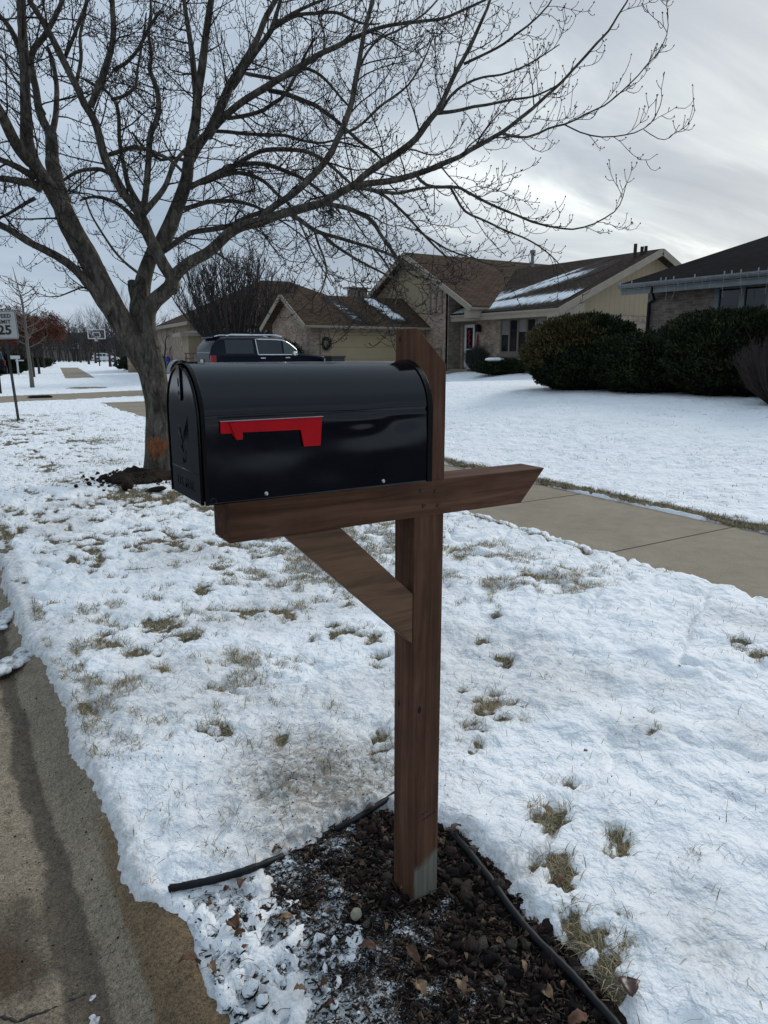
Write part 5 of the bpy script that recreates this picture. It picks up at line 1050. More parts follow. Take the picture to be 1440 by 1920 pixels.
def gutter(a, b, parent, mat):
    a = np.array(a, float); b = np.array(b, float); d = (b-a)/np.linalg.norm(b-a); s = np.cross(d, (0, 0, 1)); mb = MB()
    prof = [(-.05, 0), (.03, 0), (.065, .05), (.065, .11), (-.05, .11)]; mb.prism([a+s*x+np.array([0, 0, z]) for x, z in prof], b-a); return mb.build('gutter', mat, parent, world=True, uv=False)
def downspout(pts, parent, mat, r=.035):
    mb = MB(); mb.tube(pts, r, 6); return mb.build('downspout', mat, parent, world=True, uv=False)
def window_x(parent, X, y0, y1, z0, z1, cells, frame, fw=.07, face=-1, blinds=None, deep=.06):
    """window in a wall facing -X"""
    mb = MB(); mb.box(X-.03, X+deep, y0, y1, z0, z0+fw); mb.box(X-.03, X+deep, y0, y1, z1-fw, z1)
    w = (y1-y0-fw)/cells
    for i in range(cells+1): mb.box(X-.035, X+deep, y0+i*w, y0+i*w+fw, z0+fw, z1-fw)
    wo = mb.build('window', frame, parent, world=True, uv=False); pl = np.array(parent.location)
    mb = MB(); mb.box(X+.012, X+.02, y0+fw*.5, y1-fw*.5, z0+fw*.5, z1-fw*.5); g_ = mb.build('pane', M['glass'], wo, uv=False); g_.data.transform(Matrix.Translation(-Vector(pl)))
    if blinds:
        for i, f in blinds:
            mb = MB(); ya = y0+fw+i*w; mb.box(X+.006, X+.011, ya, ya+w-fw, z0+fw+(z1-z0-2*fw)*(1-f), z1-fw); g_ = mb.build('blind', M['blind'], wo, uv=False); g_.data.transform(Matrix.Translation(-Vector(pl)))
    return wo
def window_y(parent, Yw, x0, x1, z0, z1, cells, frame, fw=.07):
    mb = MB(); mb.box(x0, x1, Yw-.03, Yw+.06, z0, z0+fw); mb.box(x0, x1, Yw-.03, Yw+.06, z1-fw, z1); w = (x1-x0-fw)/cells
    for i in range(cells+1): mb.box(x0+i*w, x0+i*w+fw, Yw-.035, Yw+.06, z0+fw, z1-fw)
    wo = mb.build('window', frame, parent, world=True, uv=False); mb = MB(); mb.box(x0+fw*.5, x1-fw*.5, Yw+.012, Yw+.02, z0+fw*.5, z1-fw*.5); g_ = mb.build('pane', M['glass'], wo, uv=False); g_.data.transform(Matrix.Translation(-Vector(parent.location))); return wo
# ---- the split-level brick house
H = empty('brick_house', (21, 27, .7), 'split-level tan brick house with brown shingle roofs and a side garage across the snowy yard', 'house')
# garage wing: eaves y 28.9 / 33.9, ridge y 31.4, x 13.85 .. 20.5
gx0, gx1, gy0, gy1, gyr, ez, rz_ = 13.85, 20.49, 28.9, 33.9, 31.4, 2.72, 4.18
wall0 = gy0+.42; wall1 = gy1-.42; wx = gx0+.45
wallpoly('garage_gable_wall', [(wx, wall1, -.2), (wx, wall0, -.2), (wx, wall0, 2.62), (wx, wall0, ez+.18), (wx, gyr, rz_-.12), (wx, wall1, ez+.18)], M['brick_tan'], H, th=.2)
mb = MB(); mb.box(wx+.2, wx+.95, wall0, wall0+.2, -.2, 2.66); mb.box(19.3, gx1, wall0, wall0+.2, -.2, 2.66); mb.box(wx+.95, 19.3, wall0, wall0+.2, 2.42, 2.66); mb.build('garage_front_wall', M['brick_tan'], H, world=True)
mb = MB(); mb.box(wx+.2, gx1, wall1-.2, wall1, -.2, 2.66); mb.build('garage_back_wall', M['brick_tan'], H, world=True)
mb = MB(); mb.box(wx+.95, 19.3, wall0+.08, wall0+.14, .1, 2.42); gd = mb.build('garage_door', M['garage_tan'], H, world=True)
slab('roof', [(gx0, gy0, ez), (gx1, gy0, ez), (gx1, gyr, rz_), (gx0, gyr, rz_)], M['roof_brown'], H); slab('roof', [(gx1, gy1, ez), (gx0, gy1, ez), (gx0, gyr, rz_), (gx1, gyr, rz_)], M['roof_brown'], H)
for ya, za, yb, zb in ((gy0, ez, gyr, rz_), (gy1, ez, gyr, rz_)): bar('barge_board', (gx0-.02, ya, za-.11), (gx0-.02, yb, zb-.11), .04, .2, M['trim_tan'], H)
gutter((gx0, gy0-.03, ez-.13), (gx1, gy0-.03, ez-.13), H, M['trim_tan'])
mb = MB(); mb.box(wx, gx1, gy0, wall0, ez-.12, ez-.09); mb.build('soffit', M['trim_tan'], H, world=True, uv=False)
downspout([(wx+.55, gy0, ez-.08), (wx+.55, gy0+.12, ez-.16), (wx+.5, wall0-.06, ez-.4), (wx+.5, wall0-.06, .3)], H, M['trim_tan'])
# stacked brick chimney
mb = MB(); mb.box(18.1, 18.5, 32.4, 32.8, 3.6, 4.62); mb.box(18.62, 19.02, 32.4, 32.8, 3.6, 4.62); ch = mb.build('chimney', M['brick_grey'], H, world=True)
mb = MB(); mb.box(17.9, 19.2, 32.3, 32.9, 4.66, 4.72); cc_ = mb.build('chimney_cap', M['trim_tan'], ch, uv=False); cc_.data.transform(Matrix.Translation(-Vector(H.location)))
# two-storey gable: roof edge y 25.26 .. 35.94, ridge y 30.6 z 6.25, x 20 .. 31
X0, yA, yB, yR, eA, rA = 20.0, 25.26, 35.94, 30.6, 3.5, 6.28
def roofz(y): return eA+(rA-eA)*(1-abs(y-yR)/(yR-yA))
wX = 20.5
wallpoly('siding_wall', [(wX, 35.4, -.2), (wX, 29.3, -.2), (wX, 29.3, roofz(29.3)-.12), (wX, yR, rA-.12), (wX, 35.4, roofz(35.4)-.12)], M['siding'], H, th=.2)
wallpoly('brick_wall', [(wX-.03, 29.3, 0), (wX-.03, 27.56, 0), (wX-.03, 27.56, roofz(27.56)-.12), (wX-.03, 29.3, roofz(29.3)-.12)], M['brick_tan'], H, th=.2)
mb = MB(); mb.box(wX-.03, 21.2, 27.5, 27.7, 0, roofz(27.6)-.2); mb.build('return_wall', M['brick_grey'], H, world=True)
window_x(H, wX-.04, 27.95, 28.95, 3.30, 4.35, 2, M['trim_brown']); window_x(H, wX-.04, 27.95, 28.95, .80, 1.75, 2, M['trim_brown'])
slab('roof', [(X0, yA, eA), (31, yA, eA), (31, yR, rA), (X0, yR, rA)], M['roof_brown'], H); slab('roof', [(31, yB, eA), (X0, yB, eA), (X0, yR, rA), (31, yR, rA)], M['roof_brown'], H)
for ya in (yA, yB): bar('barge_board', (X0-.02, ya, eA-.13), (X0-.02, yR, rA-.13), .04, .24, M['trim_tan'], H)
gutter((X0, yA-.03, eA-.16), (31, yA-.03, eA-.16), H, M['trim_tan'])
mb = MB(); mb.box(X0+.02, 21.2, yA+.02, 25.75, eA-.5, eA-.14); mb.build('eave_return', M['trim_tan'], H, world=True, uv=False)
mb = MB(); mb.box(X0+.3, X0+.42, yA+.3, yA+.42, eA-1.0, eA-.4); 
mb = MB(); mb.box(21.0, 31, 35.2, 35.4, 0, 3.5); mb.box(30.8, 31, 27, 35.4, 0, 3.6); mb.build('rear_walls', M['brick_tan'], H, world=True)
# vent pipe and ridge pots
mb = MB(); mb.cyl((27.9, 30.1, 5.6), (27.9, 30.1, 6.75), .09, 10); mb.cyl((27.9, 30.1, 6.7), (27.9, 30.1, 6.86), .15, 10); mb.build('vent_pipe', M['trim_grey'], H, world=True, uv=False)
# wing: wall facing the street at x 21.2, y 21.1 .. 27.5, eave x 20.6
ex, wxx, wy0, wy1, ez2 = 20.55, 21.2, 21.15, 27.5, 3.22
mb = MB(); 
for a_ in ((26.0-.0, 26.40), (24.72, 26.0), (21.15, 22.0)): pass
mb.box(wxx, wxx+.2, 27.35, 27.5, .5, 3.1); mb.box(wxx, wxx+.2, 24.70, 26.38, .3, 3.1); mb.box(wxx, wxx+.2, 21.15, 21.9, .3, 3.1); mb.box(wxx, wxx+.2, 21.9, 24.70, .3, 1.5); mb.box(wxx, wxx+.2, 26.38, 27.35, 2.9, 3.1); mb.box(wxx, wxx+.2, 21.9, 24.7, 2.96, 3.1)
mb.build('front_wall', M['brick_tan'], H, world=True)
window_x(H, wxx+.02, 21.9, 24.70, 1.5, 2.97, 5, M['trim_brown'], .09, blinds=[(4, .46), (2, .38), (0, .46)])
mb = MB(); mb.box(wxx-.08, wxx+.05, 21.8, 24.8, 1.38, 1.495); mb.build('window_sill', M['trim_brown'], H, world=True, uv=False)
# door, its frame, storm door, ribbon, lamp
mb = MB(); mb.box(wxx-.02, wxx+.15, 26.38, 26.46, .82, 2.9); mb.box(wxx-.02, wxx+.15, 27.22, 27.35, .82, 2.9); mb.box(wxx-.02, wxx+.15, 26.46, 27.22, 2.82, 2.9); mb.build('door_frame', M['trim_brown'], H, world=True, uv=False)
mb = MB(); mb.box(wxx, wxx+.05, 26.47, 26.59, .86, 2.8); mb.box(wxx, wxx+.05, 27.09, 27.21, .86, 2.8); mb.box(wxx, wxx+.05, 26.59, 27.09, 2.66, 2.8); mb.box(wxx, wxx+.05, 26.59, 27.09, .86, 1.05); mb.box(wxx, wxx+.05, 26.59, 27.09, 1.66, 1.72)
sd = mb.build('storm_door', M['white_paint'], H, world=True, uv=False); mb = MB(); mb.box(wxx+.03, wxx+.04, 26.55, 27.12, .95, 2.7); g_ = mb.build('pane', M['glass'], sd, uv=False); g_.data.transform(Matrix.Translation(-Vector(H.location)))
mb = MB(); mb.box(20.6, wxx, 26.2, 27.5, .3, .80); mb.build('door_step', M['sidewalk'], H, world=True)
rb = MB(); 
for k in range(9): sphere(rb, (wxx-.02, 26.84+.05*math.sin(k*2.1), 2.5-k*.085), .065, 7, 5, (.4, 1, .9), .15, random.Random(k))
o = rb.build('door_ribbon', M['red_cloth'], smooth=True, uv=False); tag(origin_to(o, (wxx, 26.84, 2.1)), 'red ribbon decoration hanging on the white storm door', 'door decoration')
rb = MB(); rb.tube([(wxx-.06, 26.18, 2.35), (wxx-.08, 26.17, 2.0), (wxx-.06, 26.18, 1.75)], [.03, .045, .02], 7); o = rb.build('hanging_ornament', M['red_cloth'], smooth=True, uv=False); tag(origin_to(o, (wxx, 26.18, 2.0)), 'narrow red ornament hanging below the black wall lamp', 'ornament')
mb = MB(); mb.box(wxx-.06, wxx, 26.02, 26.10, 2.45, 2.6); mb.prism([(wxx-.22, 25.97, 2.45), (wxx-.06, 25.97, 2.45), (wxx-.03, 25.97, 2.68), (wxx-.14, 25.97, 2.78), (wxx-.25, 25.97, 2.68)], (0, .18, 0)); mb.build('wall_lamp', M['black_plastic'], H, world=True, uv=False)
# wing roof: ridge x 26.3
rx, rzz = 26.3, 5.75; yw0, yw1 = 20.6, 27.45; yw2 = 30.0
slab('roof', [(ex, yw1, ez2), (ex, yw0, ez2), (rx, yw0, rzz), (rx, yw2, rzz), (ex+.01, 27.46, ez2)], M['roof_black'], H); slab('roof', [(32.0, yw0, ez2), (32.0, yw2, ez2), (rx, yw2, rzz), (rx, yw0, rzz)], M['roof_black'], H)
gutter((ex+.03, yw1, ez2-.13), (ex+.03, yw0, ez2-.13), H, M['trim_tan'])
mb = MB(); mb.box(ex, wxx, yw0+.05, yw1, ez2-.14, ez2-.11); mb.box(ex+.02, ex+.05, yw0, yw1, ez2-.30, ez2-.14); mb.build('soffit', M['trim_tan'], H, world=True, uv=False)
for xa in (ex, 32.0): bar('barge_board', (xa, yw0-.02, ez2-.13), (rx, yw0-.02, rzz-.13), .04, .26, M['trim_tan'], H)
mb = MB(); mb.prism([(ex+.012, yw0+.02, ez2-.125), (ex+.012, yw0+.02, ez2-.45), (wxx+.55, yw0+.02, ez2-.45), (wxx+.75, yw0+.02, ez2-.45), (wxx+.75, yw0+.02, ez2+.25)], (0, .62, 0)); mb.build('eave_return', M['trim_tan'], H, world=True, uv=False)
wallpoly('gable_siding', [(wxx+.4, 21.2, 3.05), (31.4, 21.2, 3.05), (31.4, 21.2, ez2+.15), (rx, 21.2, rzz-.12), (wxx+.4, 21.2, ez2+.15)], M['siding'], H, th=.2)
mb = MB(); mb.box(wxx+.2, 31.4, 21.15, 21.35, .2, 3.04); mb.build('gable_brick', M['brick_tan'], H, world=True)
downspout([(ex+.05, 21.3, ez2-.1), (ex+.3, 21.3, ez2-.3), (wxx-.05, 21.4, ez2-.6), (wxx-.05, 21.4, .5)], H, M['trim_tan'])
for k, (dx, hh2) in enumerate(((0, .34), (.42, .26), (.66, .3))):
    mb = MB(); mb.cyl((25.5+dx, 20.95+.4, 5.2), (25.5+dx, 21.35, 5.62+hh2), .07, 8); mb.build('roof_pot', M['dark_bark'], H, world=True, uv=False)
# melting snow left on the roofs
def roofsnow(fn, u0, u1, v0, v1, seed, label, mask, th=.05, nu=110, nv=60):
    us = np.linspace(u0, u1, nu); vs = np.linspace(v0, v1, nv); U, V_ = np.meshgrid(us, vs); m = mask(U, V_)
    P = fn(U.ravel(), V_.ravel()); h = .012+np.clip(m.ravel(), 0, 1)*th*.6; P[:, 2] += h; nU = nu; ii = np.arange(nu*nv).reshape(nv, nu)
    F = np.stack([ii[:-1, :-1].ravel(), ii[:-1, 1:].ravel(), ii[1:, 1:].ravel(), ii[1:, :-1].ravel()], 1)
    mk = m.ravel() > .04; keep = mk[F].any(1); F = F[keep]; o = fast_mesh('roof_snow', P, F, M['thin_snow'], smooth=True); at_ = o.data.attributes.new('cover', 'FLOAT', 'POINT'); mm = m.ravel()
    at_.data.foreach_set('value', mm[:len(o.data.vertices)].astype(np.float32)); return tag(o, label, 'snow')
def garf(u, v): return np.stack([u, gy0+v*(gyr-gy0), ez+v*(rz_-ez)], 1)
def wingf(u, v): return np.stack([ex+v*(rx-ex), u, ez2+v*(rzz-ez2)], 1)
def m1(U, V_): c = 18.55+(.75-V_)*.9; return (1-ss(.0, .62, abs(U-c)+.2*(fbm(U*6, V_*6, 3, 201)-.5)))**.7*ss(.08, .3, V_)*ss(1.0, .88, V_)*1.05
def m2(U, V_): c = 16.35+(.7-V_)*.7; return .52*(1-ss(.0, .6, abs(U-c)+.2*(fbm(U*6, V_*6, 3, 202)-.5)))*ss(.02, .2, V_)*ss(.98, .8, V_)
roofsnow(garf, 17.6, 19.9, .02, .99, 1, 'thick strip of snow left on the garage roof near the house', m1); roofsnow(garf, 15.4, 17.4, .02, .99, 2, 'thin speckled snow on the middle of the garage roof', m2, .035)
def m3(U, V_):
    a_ = 27.3-U; q = fbm(U*1.0-V_*7, V_*2+U*.4, 4, 203)
    band = 1-ss(.02, .17, abs(V_-(.09+.02*a_)+.04*(q-.5))); fan = (1-ss(.0, .20, abs(V_-(.10+.125*a_))))*ss(5.6, 3.8, a_)*.95; fan2 = (1-ss(.0, .13, abs(V_-(.03+.20*a_))))*ss(4.6, 3.0, a_)*.9; root = (1-ss(.5, 2.6, a_))*(1-ss(.25, .6, V_))*.85
    return np.maximum(np.maximum(band, fan), np.maximum(fan2, root))*(.75+.5*q)
roofsnow(wingf, 21.0, 27.4, .01, .95, 3, 'streaks of melting snow on the dark roof above the picture windows', m3, .05, 160, 110)
# wreath beside the garage door
mb = MB(); rr = random.Random(5); cw = np.array([wx+.75, wall0-.06, 1.95])
for k in range(60): a = k/60*6.283; sphere(mb, cw+np.array([math.cos(a)*.2+rr.uniform(-.03, .03), rr.uniform(-.03, .03), math.sin(a)*.22+rr.uniform(-.03, .03)]), .06, 6, 4, (1, 1, 1), .2, rr)
o = mb.build('wreath', M['green_dark'], uv=False); tag(origin_to(o, cw), 'dark green wreath hanging between downspout and garage door', 'wreath')
# ---- the dark-roofed house at the right
K = empty('dark_roofed_house', (16.1, 8, .6), 'grey brick house with dark hip roof and white framed windows behind the hedge', 'house')
kx, kw, ky, kz = 15.6, 16.1, 13.5, 3.28; pit = .445; hipd = 4.6
mb = MB(); mb.box(kw, kw+.2, 11.05, 12.96, .3, 3.2); mb.box(kw, kw+.2, -6, 5.9, .3, 3.2); mb.box(kw, kw+.2, 5.9, 11.05, .3, 1.55); mb.box(kw, kw+.2, 5.9, 11.05, 3.12, 3.2); mb.build('front_wall', M['brick_grey'], K, world=True)
mb = MB(); mb.box(kw+.2, 25.6, 12.76, 12.96, .3, 3.2); mb.build('side_wall', M['brick_grey'], K, world=True); mb = MB(); mb.box(25.6, 25.8, -6, 12.96, .3, 3.2); mb.box(kw+.2, 25.6, -6, -5.8, .3, 3.2); mb.build('rear_walls', M['brick_grey'], K, world=True)
window_x(K, kw+.03, 9.62, 11.05, 1.55, 3.12, 2, M['trim_grey'], .13); window_x(K, kw+.03, 8.0, 9.58, 1.55, 3.12, 2, M['trim_grey'], .13); window_x(K, kw+.03, 5.9, 7.96, 1.55, 3.12, 2, M['trim_grey'], .13)
xe2 = 26.3; xm = (kx+xe2)/2; zr = kz+pit*(xm-kx); yh = ky-(xm-kx)
slab('roof', [(kx, ky, kz), (kx, -6.5, kz), (xm, -6.5+(xm-kx), zr), (xm, yh, zr)], M['roof_dark'], K, .09); slab('roof', [(xe2, ky, kz), (kx, ky, kz), (xm, yh, zr)], M['roof_dark'], K, .09)
slab('roof', [(xe2, -6.5, kz), (xe2, ky, kz), (xm, yh, zr), (xm, -6.5+(xm-kx), zr)], M['roof_dark'], K, .09); slab('roof', [(kx, -6.5, kz), (xe2, -6.5, kz), (xm, -6.5+(xm-kx), zr)], M['roof_dark'], K, .09)
gutter((kx, ky+.02, kz-.12), (kx, -6.5, kz-.12), K, M['trim_grey']); gutter((xe2, ky, kz-.12), (kx, ky, kz-.12), K, M['trim_grey'])
mb = MB(); mb.box(kx+.02, kw+.0, -6.4, ky-.02, kz-.16, kz-.13); mb.box(kx+.05, kx+.08, -6.4, ky-.04, kz-.28, kz-.16); mb.box(kw, xe2-.1, 12.96, ky-.02, kz-.16, kz-.13); mb.build('soffit', M['trim_grey'], K, world=True, uv=False)
mb = MB(); mb.box(xm-.05, xm+.05, yh-.1, yh, zr, zr+.18); mb.build('roof_cap', M['dark_bark'], K, world=True, uv=False)
downspout([(kx+.02, 12.45, kz-.12), (kx+.06, 12.5, kz-.26), (kw-.08, 12.7, kz-.42), (kw-.06, 12.86, kz-.5), (kw-.06, 12.86, .6)], K, M['black_plastic'], .045)
# icicle light string hanging from the gutter
mb = MB(); bl = MB(); rr = random.Random(12); yy_ = 13.4; gz0 = kz-.02; last = None
while yy_ > 6.2:
    L = rr.choice((.12, .2, .34, .5, .28)); P = [(kx-.075, yy_, gz0)]; z = gz0; y = yy_
    for k in range(int(L/.07)): z -= .07; y += rr.uniform(-.028, .028); P.append((kx-.08+rr.uniform(-.015, .015), y, z)); sphere(bl, P[-1], .009, 5, 4)
    if len(P) > 1: mb.tube(P, .0045, 4)
    if last is not None: mb.tube([last, (kx-.08, (last[1]+yy_)/2, gz0-.03), (kx-.075, yy_, gz0)], .0045, 4)
    if rr.random() < .5: mb.box(kx-.085, kx-.065, yy_-.012, yy_+.012, gz0-.02, gz0+.075)
    last = (kx-.075, yy_, gz0); yy_ -= rr.uniform(.14, .26)
il = mb.build('icicle_lights', M['wire_white'], uv=False); origin_to(il, (kx-.08, 10, gz0)); tag(il, 'white icicle light string hanging along the grey gutter', 'string lights'); pass
# ---- hip-roofed house behind and further ones
def hiphouse(name, cx, cy, wx_, wy_, eave, ridge, label, roof, wall, rot=0, gd=None, gable=False, base=-.5, trimm=None):
    e = empty(name, (cx, cy, 0), label, 'house', rz=rot); a, b = wx_/2, wy_/2; mb = MB(); mb.box(-a+.4, a-.4, -b+.4, b-.4, base, eave-.02); mb.build('wall', M[wall], e)
    mb = MB()
    if wx_ >= wy_: r0 = (-a+b*.999 if not gable else -a, 0, ridge); r1 = (a-b*.999 if not gable else a, 0, ridge)
    else: r0 = (0, -b+a*.999, ridge); r1 = (0, b-a*.999, ridge)
    if wx_ >= wy_: mb.add([(-a, -b, eave), (a, -b, eave), (a, b, eave), (-a, b, eave), r0, r1], [(0, 1, 5, 4), (1, 2, 5), (2, 3, 4, 5), (3, 0, 4), (3, 2, 1, 0)])
    else: mb.add([(-a, -b, eave), (a, -b, eave), (a, b, eave), (-a, b, eave), r0, r1], [(0, 1, 4), (1, 2, 5, 4), (2, 3, 5), (3, 0, 4, 5), (3, 2, 1, 0)])
    mb.build('roof', M[roof], e); mb = MB(); t = .02
    mb.box(-a-t, a+t, -b-t-.05, -b-t, eave-.18, eave+.02); mb.box(-a-t-.05, -a-t, -b-t, b+t, eave-.18, eave+.02); mb.build('gutter', M[trimm or 'trim_tan'], e, uv=False)
    if gd:
        x0, x1, z1, gm = gd; mb = MB(); mb.box(x0, x1, -b+.34, -b+.38, base, z1); mb.build('garage_door', M[gm], e)
    return e
def hd_point(px, D, z=0): p = at_hd(px, 662, D); return np.array([p[0], p[1], z])
p = hd_point(520, 52); hiphouse('hip_roofed_house', p[0], p[1], 15, 13, 3.3, 6.4, 'large house with a broad brown hip roof behind the garage of the brick house', 'roof_brown', 'brick_tan', R(-5))
p = hd_point(456, 44); h2 = hiphouse('pale_porch', p[0], p[1], 7.5, 4, 2.62, 2.95, 'low pale roofed wing behind the black parked vehicle', 'trim_grey', 'siding', R(-10), base=-.3)
p = hd_point(352, 62); h3 = hiphouse('tan_garage_house', p[0], p[1], 9.5, 9, 2.45, 3.95, 'low brown roofed house with a wide tan garage door behind the walking child', 'roof_brown', 'brick_tan', R(-20), gd=(-3.2, 3.6, 2.1, 'garage_tan'), base=-.3)
p = hd_point(190, 170); h4 = hiphouse('grey_garage_house', p[0], p[1], 24, 10, 2.5, 4.9, 'far brown roofed house with a grey garage door behind the basketball hoops', 'roof_brown', 'brick_grey', R(-22), gd=(-9.5, -4.0, 2.0, 'garage_grey'), base=-.3)
p = hd_point(90, 150); h6 = hiphouse('distant_brick_house', p[0], p[1], 26, 12, 2.6, 5.6, 'distant low house at the end of the curving street', 'roof_brown', 'brick_grey', R(-15), base=-.3)
for i, (x, y, w, lb) in enumerate(((-22, 34, 15, 'house across the street nearest the black parked vehicle'), (-20, 62, 15, 'second house across the street beyond the first one'))):
    hiphouse('street_house', x, y, 11, w, 2.7, 4.9, lb, 'roof_brown', 'brick_tan', 0)
# ------------------------------------------------------------------ vehicles
def vehicle(name, loc, rz, label, L, W, H_, paint, belt, boxy=True, glass='car_glass', rails=True, nose='suv'):
    e = empty(name, loc, label, 'car', rz=rz); hw = W/2
    # stations along x (rear = 0): (x, z bottom, z belt, z top, half width, half width at top)
    if boxy: S = [(0, .55, belt-.12, belt-.10, hw*.86, hw*.84), (.04, .45, belt, belt+.05, hw*.93, hw*.86), (.10, .42, belt, belt+.35, hw*.96, hw*.84), (.30, .38, belt, H_-.10, hw*.99, hw*.80), (.5, .36, belt, H_-.02, hw, hw*.79), (1.5, .34, belt, H_, hw, hw*.79), (2.7, .34, belt, H_-.01, hw, hw*.79), (L*.60, .34, belt, H_-.05, hw, hw*.77), (L*.655, .34, belt, H_-.22, hw, hw*.78), (L*.71, .34, belt, belt+.16, hw, hw*.86), (L*.735, .34, belt, belt+.05, hw*.99, hw*.90), (L*.85, .36, belt-.04, belt+.0, hw*.98, hw*.88), (L*.95, .38, belt-.09, belt-.06, hw*.95, hw*.84), (L*.985, .42, belt-.2, belt-.14, hw*.88, hw*.78), (L, .5, belt-.34, belt-.30, hw*.78, hw*.7)]
    else: S = [(0, .5, belt-.1, belt-.05, hw*.84, hw*.8), (.06, .4, belt, belt+.08, hw*.92, hw*.8), (.35, .34, belt, H_-.22, hw*.97, hw*.76), (.7, .3, belt, H_-.06, hw, hw*.75), (1.5, .3, belt, H_, hw, hw*.74), (L*.5, .3, belt, H_-.04, hw, hw*.73), (L*.60, .3, belt, H_-.22, hw, hw*.74), (L*.72, .3, belt, belt+.10, hw, hw*.84), (L*.82, .32, belt-.05, belt-.0, hw*.98, hw*.85), (L*.94, .36, belt-.16, belt-.13, hw*.92, hw*.8), (L, .42, belt-.32, belt-.29, hw*.76, hw*.66)]
    V = []; m = 14
    for x, zb, zl, zt, w, wt in S:
        ring = [(w*.9, zb), (w*.985, zb+.1), (w, (zb+zl)/2), (w*.985, zl-.03), (w*.955, zl), (wt+(w*.955-wt)*.1, zt-(zt-zl)*.12-.0), (wt*.86, zt)]
        ring = ring+[(-a, b) for a, b in ring[::-1]]
        V += [(x-L/2, a, b) for a, b in ring]
    F = [(i*m+j, i*m+(j+1) % m, (i+1)*m+(j+1) % m, (i+1)*m+j) for i in range(len(S)-1) for j in range(m)]+[tuple(range(m)), tuple(range((len(S)-1)*m+m-1, (len(S)-1)*m-1, -1))]
    mb = MB(); mb.add(V, F); body = mb.build('body', M[paint], e, smooth=True, uv=False); body.data.set_sharp_from_angle(angle=R(38)) if hasattr(body.data, 'set_sharp_from_angle') else None
    def surf(x, f, sgn, off=.012):   # point on the side glass, f 0 belt..1 top
        X_ = x+0; i = 0
        while i < len(S)-2 and S[i+1][0] < X_: i += 1
        t = (X_-S[i][0])/(S[i+1][0]-S[i][0]); g_ = [S[i][k]*(1-t)+S[i+1][k]*t for k in range(6)]
        w, wt = g_[4]*.955, g_[5]; zl, zt = g_[2], g_[3]-(g_[3]-g_[2])*.12; y = w+(wt+(w-wt)*.1-w)*f; return (X_-L/2, sgn*(y+off), zl+(zt-zl)*f)
    G = [(.62, 1.75, 'car_glass'), (1.92, 2.95, 'car_glass'), (3.03, L*.685, glass)] if boxy else [(.75, 1.6, 'car_glass'), (1.68, L*.52, 'car_glass'), (L*.54, L*.66, 'car_glass')]
    for sgn in (-1, 1):
        for x0, x1, gm in G:
            n = 8; top = []; bot = []
            for k in range(n+1):
                x = x0+(x1-x0)*k/n; bot.append(surf(x, .06, sgn)); zmax = .95; top.append(surf(x, zmax, sgn))
            mb = MB(); V = bot+top; mb.add(V, [(k, k+1, n+2+k, n+1+k) if sgn < 0 else (k, n+1+k, n+2+k, k+1) for k in range(n)]); mb.build('side_window', M[gm], e, uv=False)
        if boxy:
            x0, x1 = 1.84, L*.70; P = [surf(x0+.08, 0.0, sgn, .02)]; P += [surf(x1*1.0, .0, sgn, .02)]; P += [surf(x1-(x1-x0-.03)*k/12, .99, sgn, .02) for k in range(0, 13)]; P.append(P[0])
            mb = MB(); mb.tube(P, .020, 5, False); mb.build('window_trim', M['chrome'], e, uv=False)
            for xh in (2.1, 3.15): mb = MB(); a_ = surf(xh, -.22, sgn, .03); mb.box(a_[0]-.1, a_[0]+.1, a_[1]-.015, a_[1]+.015, a_[2]-.02, a_[2]+.02); mb.build('door_handle', M['chrome'], e, uv=False)
        a_ = surf(L*.665, .12, sgn, .14); mb = MB(); sphere(mb, a_, .13, 10, 7, (.7, .9, .75)); mb.build('wing_mirror', M['chrome' if boxy else paint], e, smooth=True, uv=False)
        if rails: mb = MB(); mb.tube([(.75-L/2, sgn*hw*.70, H_+.02), (.95-L/2, sgn*hw*.70, H_+.075), (2.8-L/2, sgn*hw*.69, H_+.075), (3.05-L/2, sgn*hw*.69, H_+.0)], .028, 6); mb.build('roof_rail', M['chrome'], e, uv=False)
        mb = MB(); mb.box(-L/2-.02+.02, -L/2+.22, sgn*hw*.99-.10 if sgn > 0 else -hw*.99-.02, hw*.99+.02 if sgn > 0 else -hw*.99+.10, belt-.38, belt-.03); mb.build('tail_light', M['tail_red'], e, uv=False, bevel=.02)
        mb = MB(); mb.box(L/2-.36, L/2-.12, sgn*hw*.93-.14 if sgn > 0 else -hw*.95, hw*.95 if sgn > 0 else -hw*.93+.14, belt-.36, belt-.15); mb.build('headlight', M['lamp_clear'], e, uv=False, bevel=.02)
        for xw in (L*.205, L*.80):
            mb = MB(); r_ = .39 if boxy else .34; cx = xw-L/2
            mb.tube([(cx, sgn*(hw-.24), r_), (cx, sgn*(hw+.012), r_)], r_+.05, 24); mb.build('wheel_arch', M['dark_hole'], e, uv=False)
            mb = MB(); mb.tube([(cx, sgn*(hw-.22), r_), (cx, sgn*(hw+.01), r_), (cx, sgn*(hw+.022), r_)], [r_, r_, r_*.93], 24); wl = mb.build('wheel', M['tyre'], e, uv=False)
            mb = MB(); mb.cyl((cx, sgn*(hw+.01), r_), (cx, sgn*(hw+.03), r_), r_*.6, 20); mb.build('rim', M['trim_grey'], wl, uv=False)
    w = hw*.78; mb = MB(); zq = belt+.06; mb.add([(.045-L/2-.012, -w, zq), (.045-L/2-.012, w, zq), (.285-L/2-.012, w*.94, H_-.14), (.285-L/2-.012, -w*.94, H_-.14)], [(0, 3, 2, 1)]); mb.build('rear_window', M['car_glass_green' if boxy else 'car_glass'], e, uv=False)
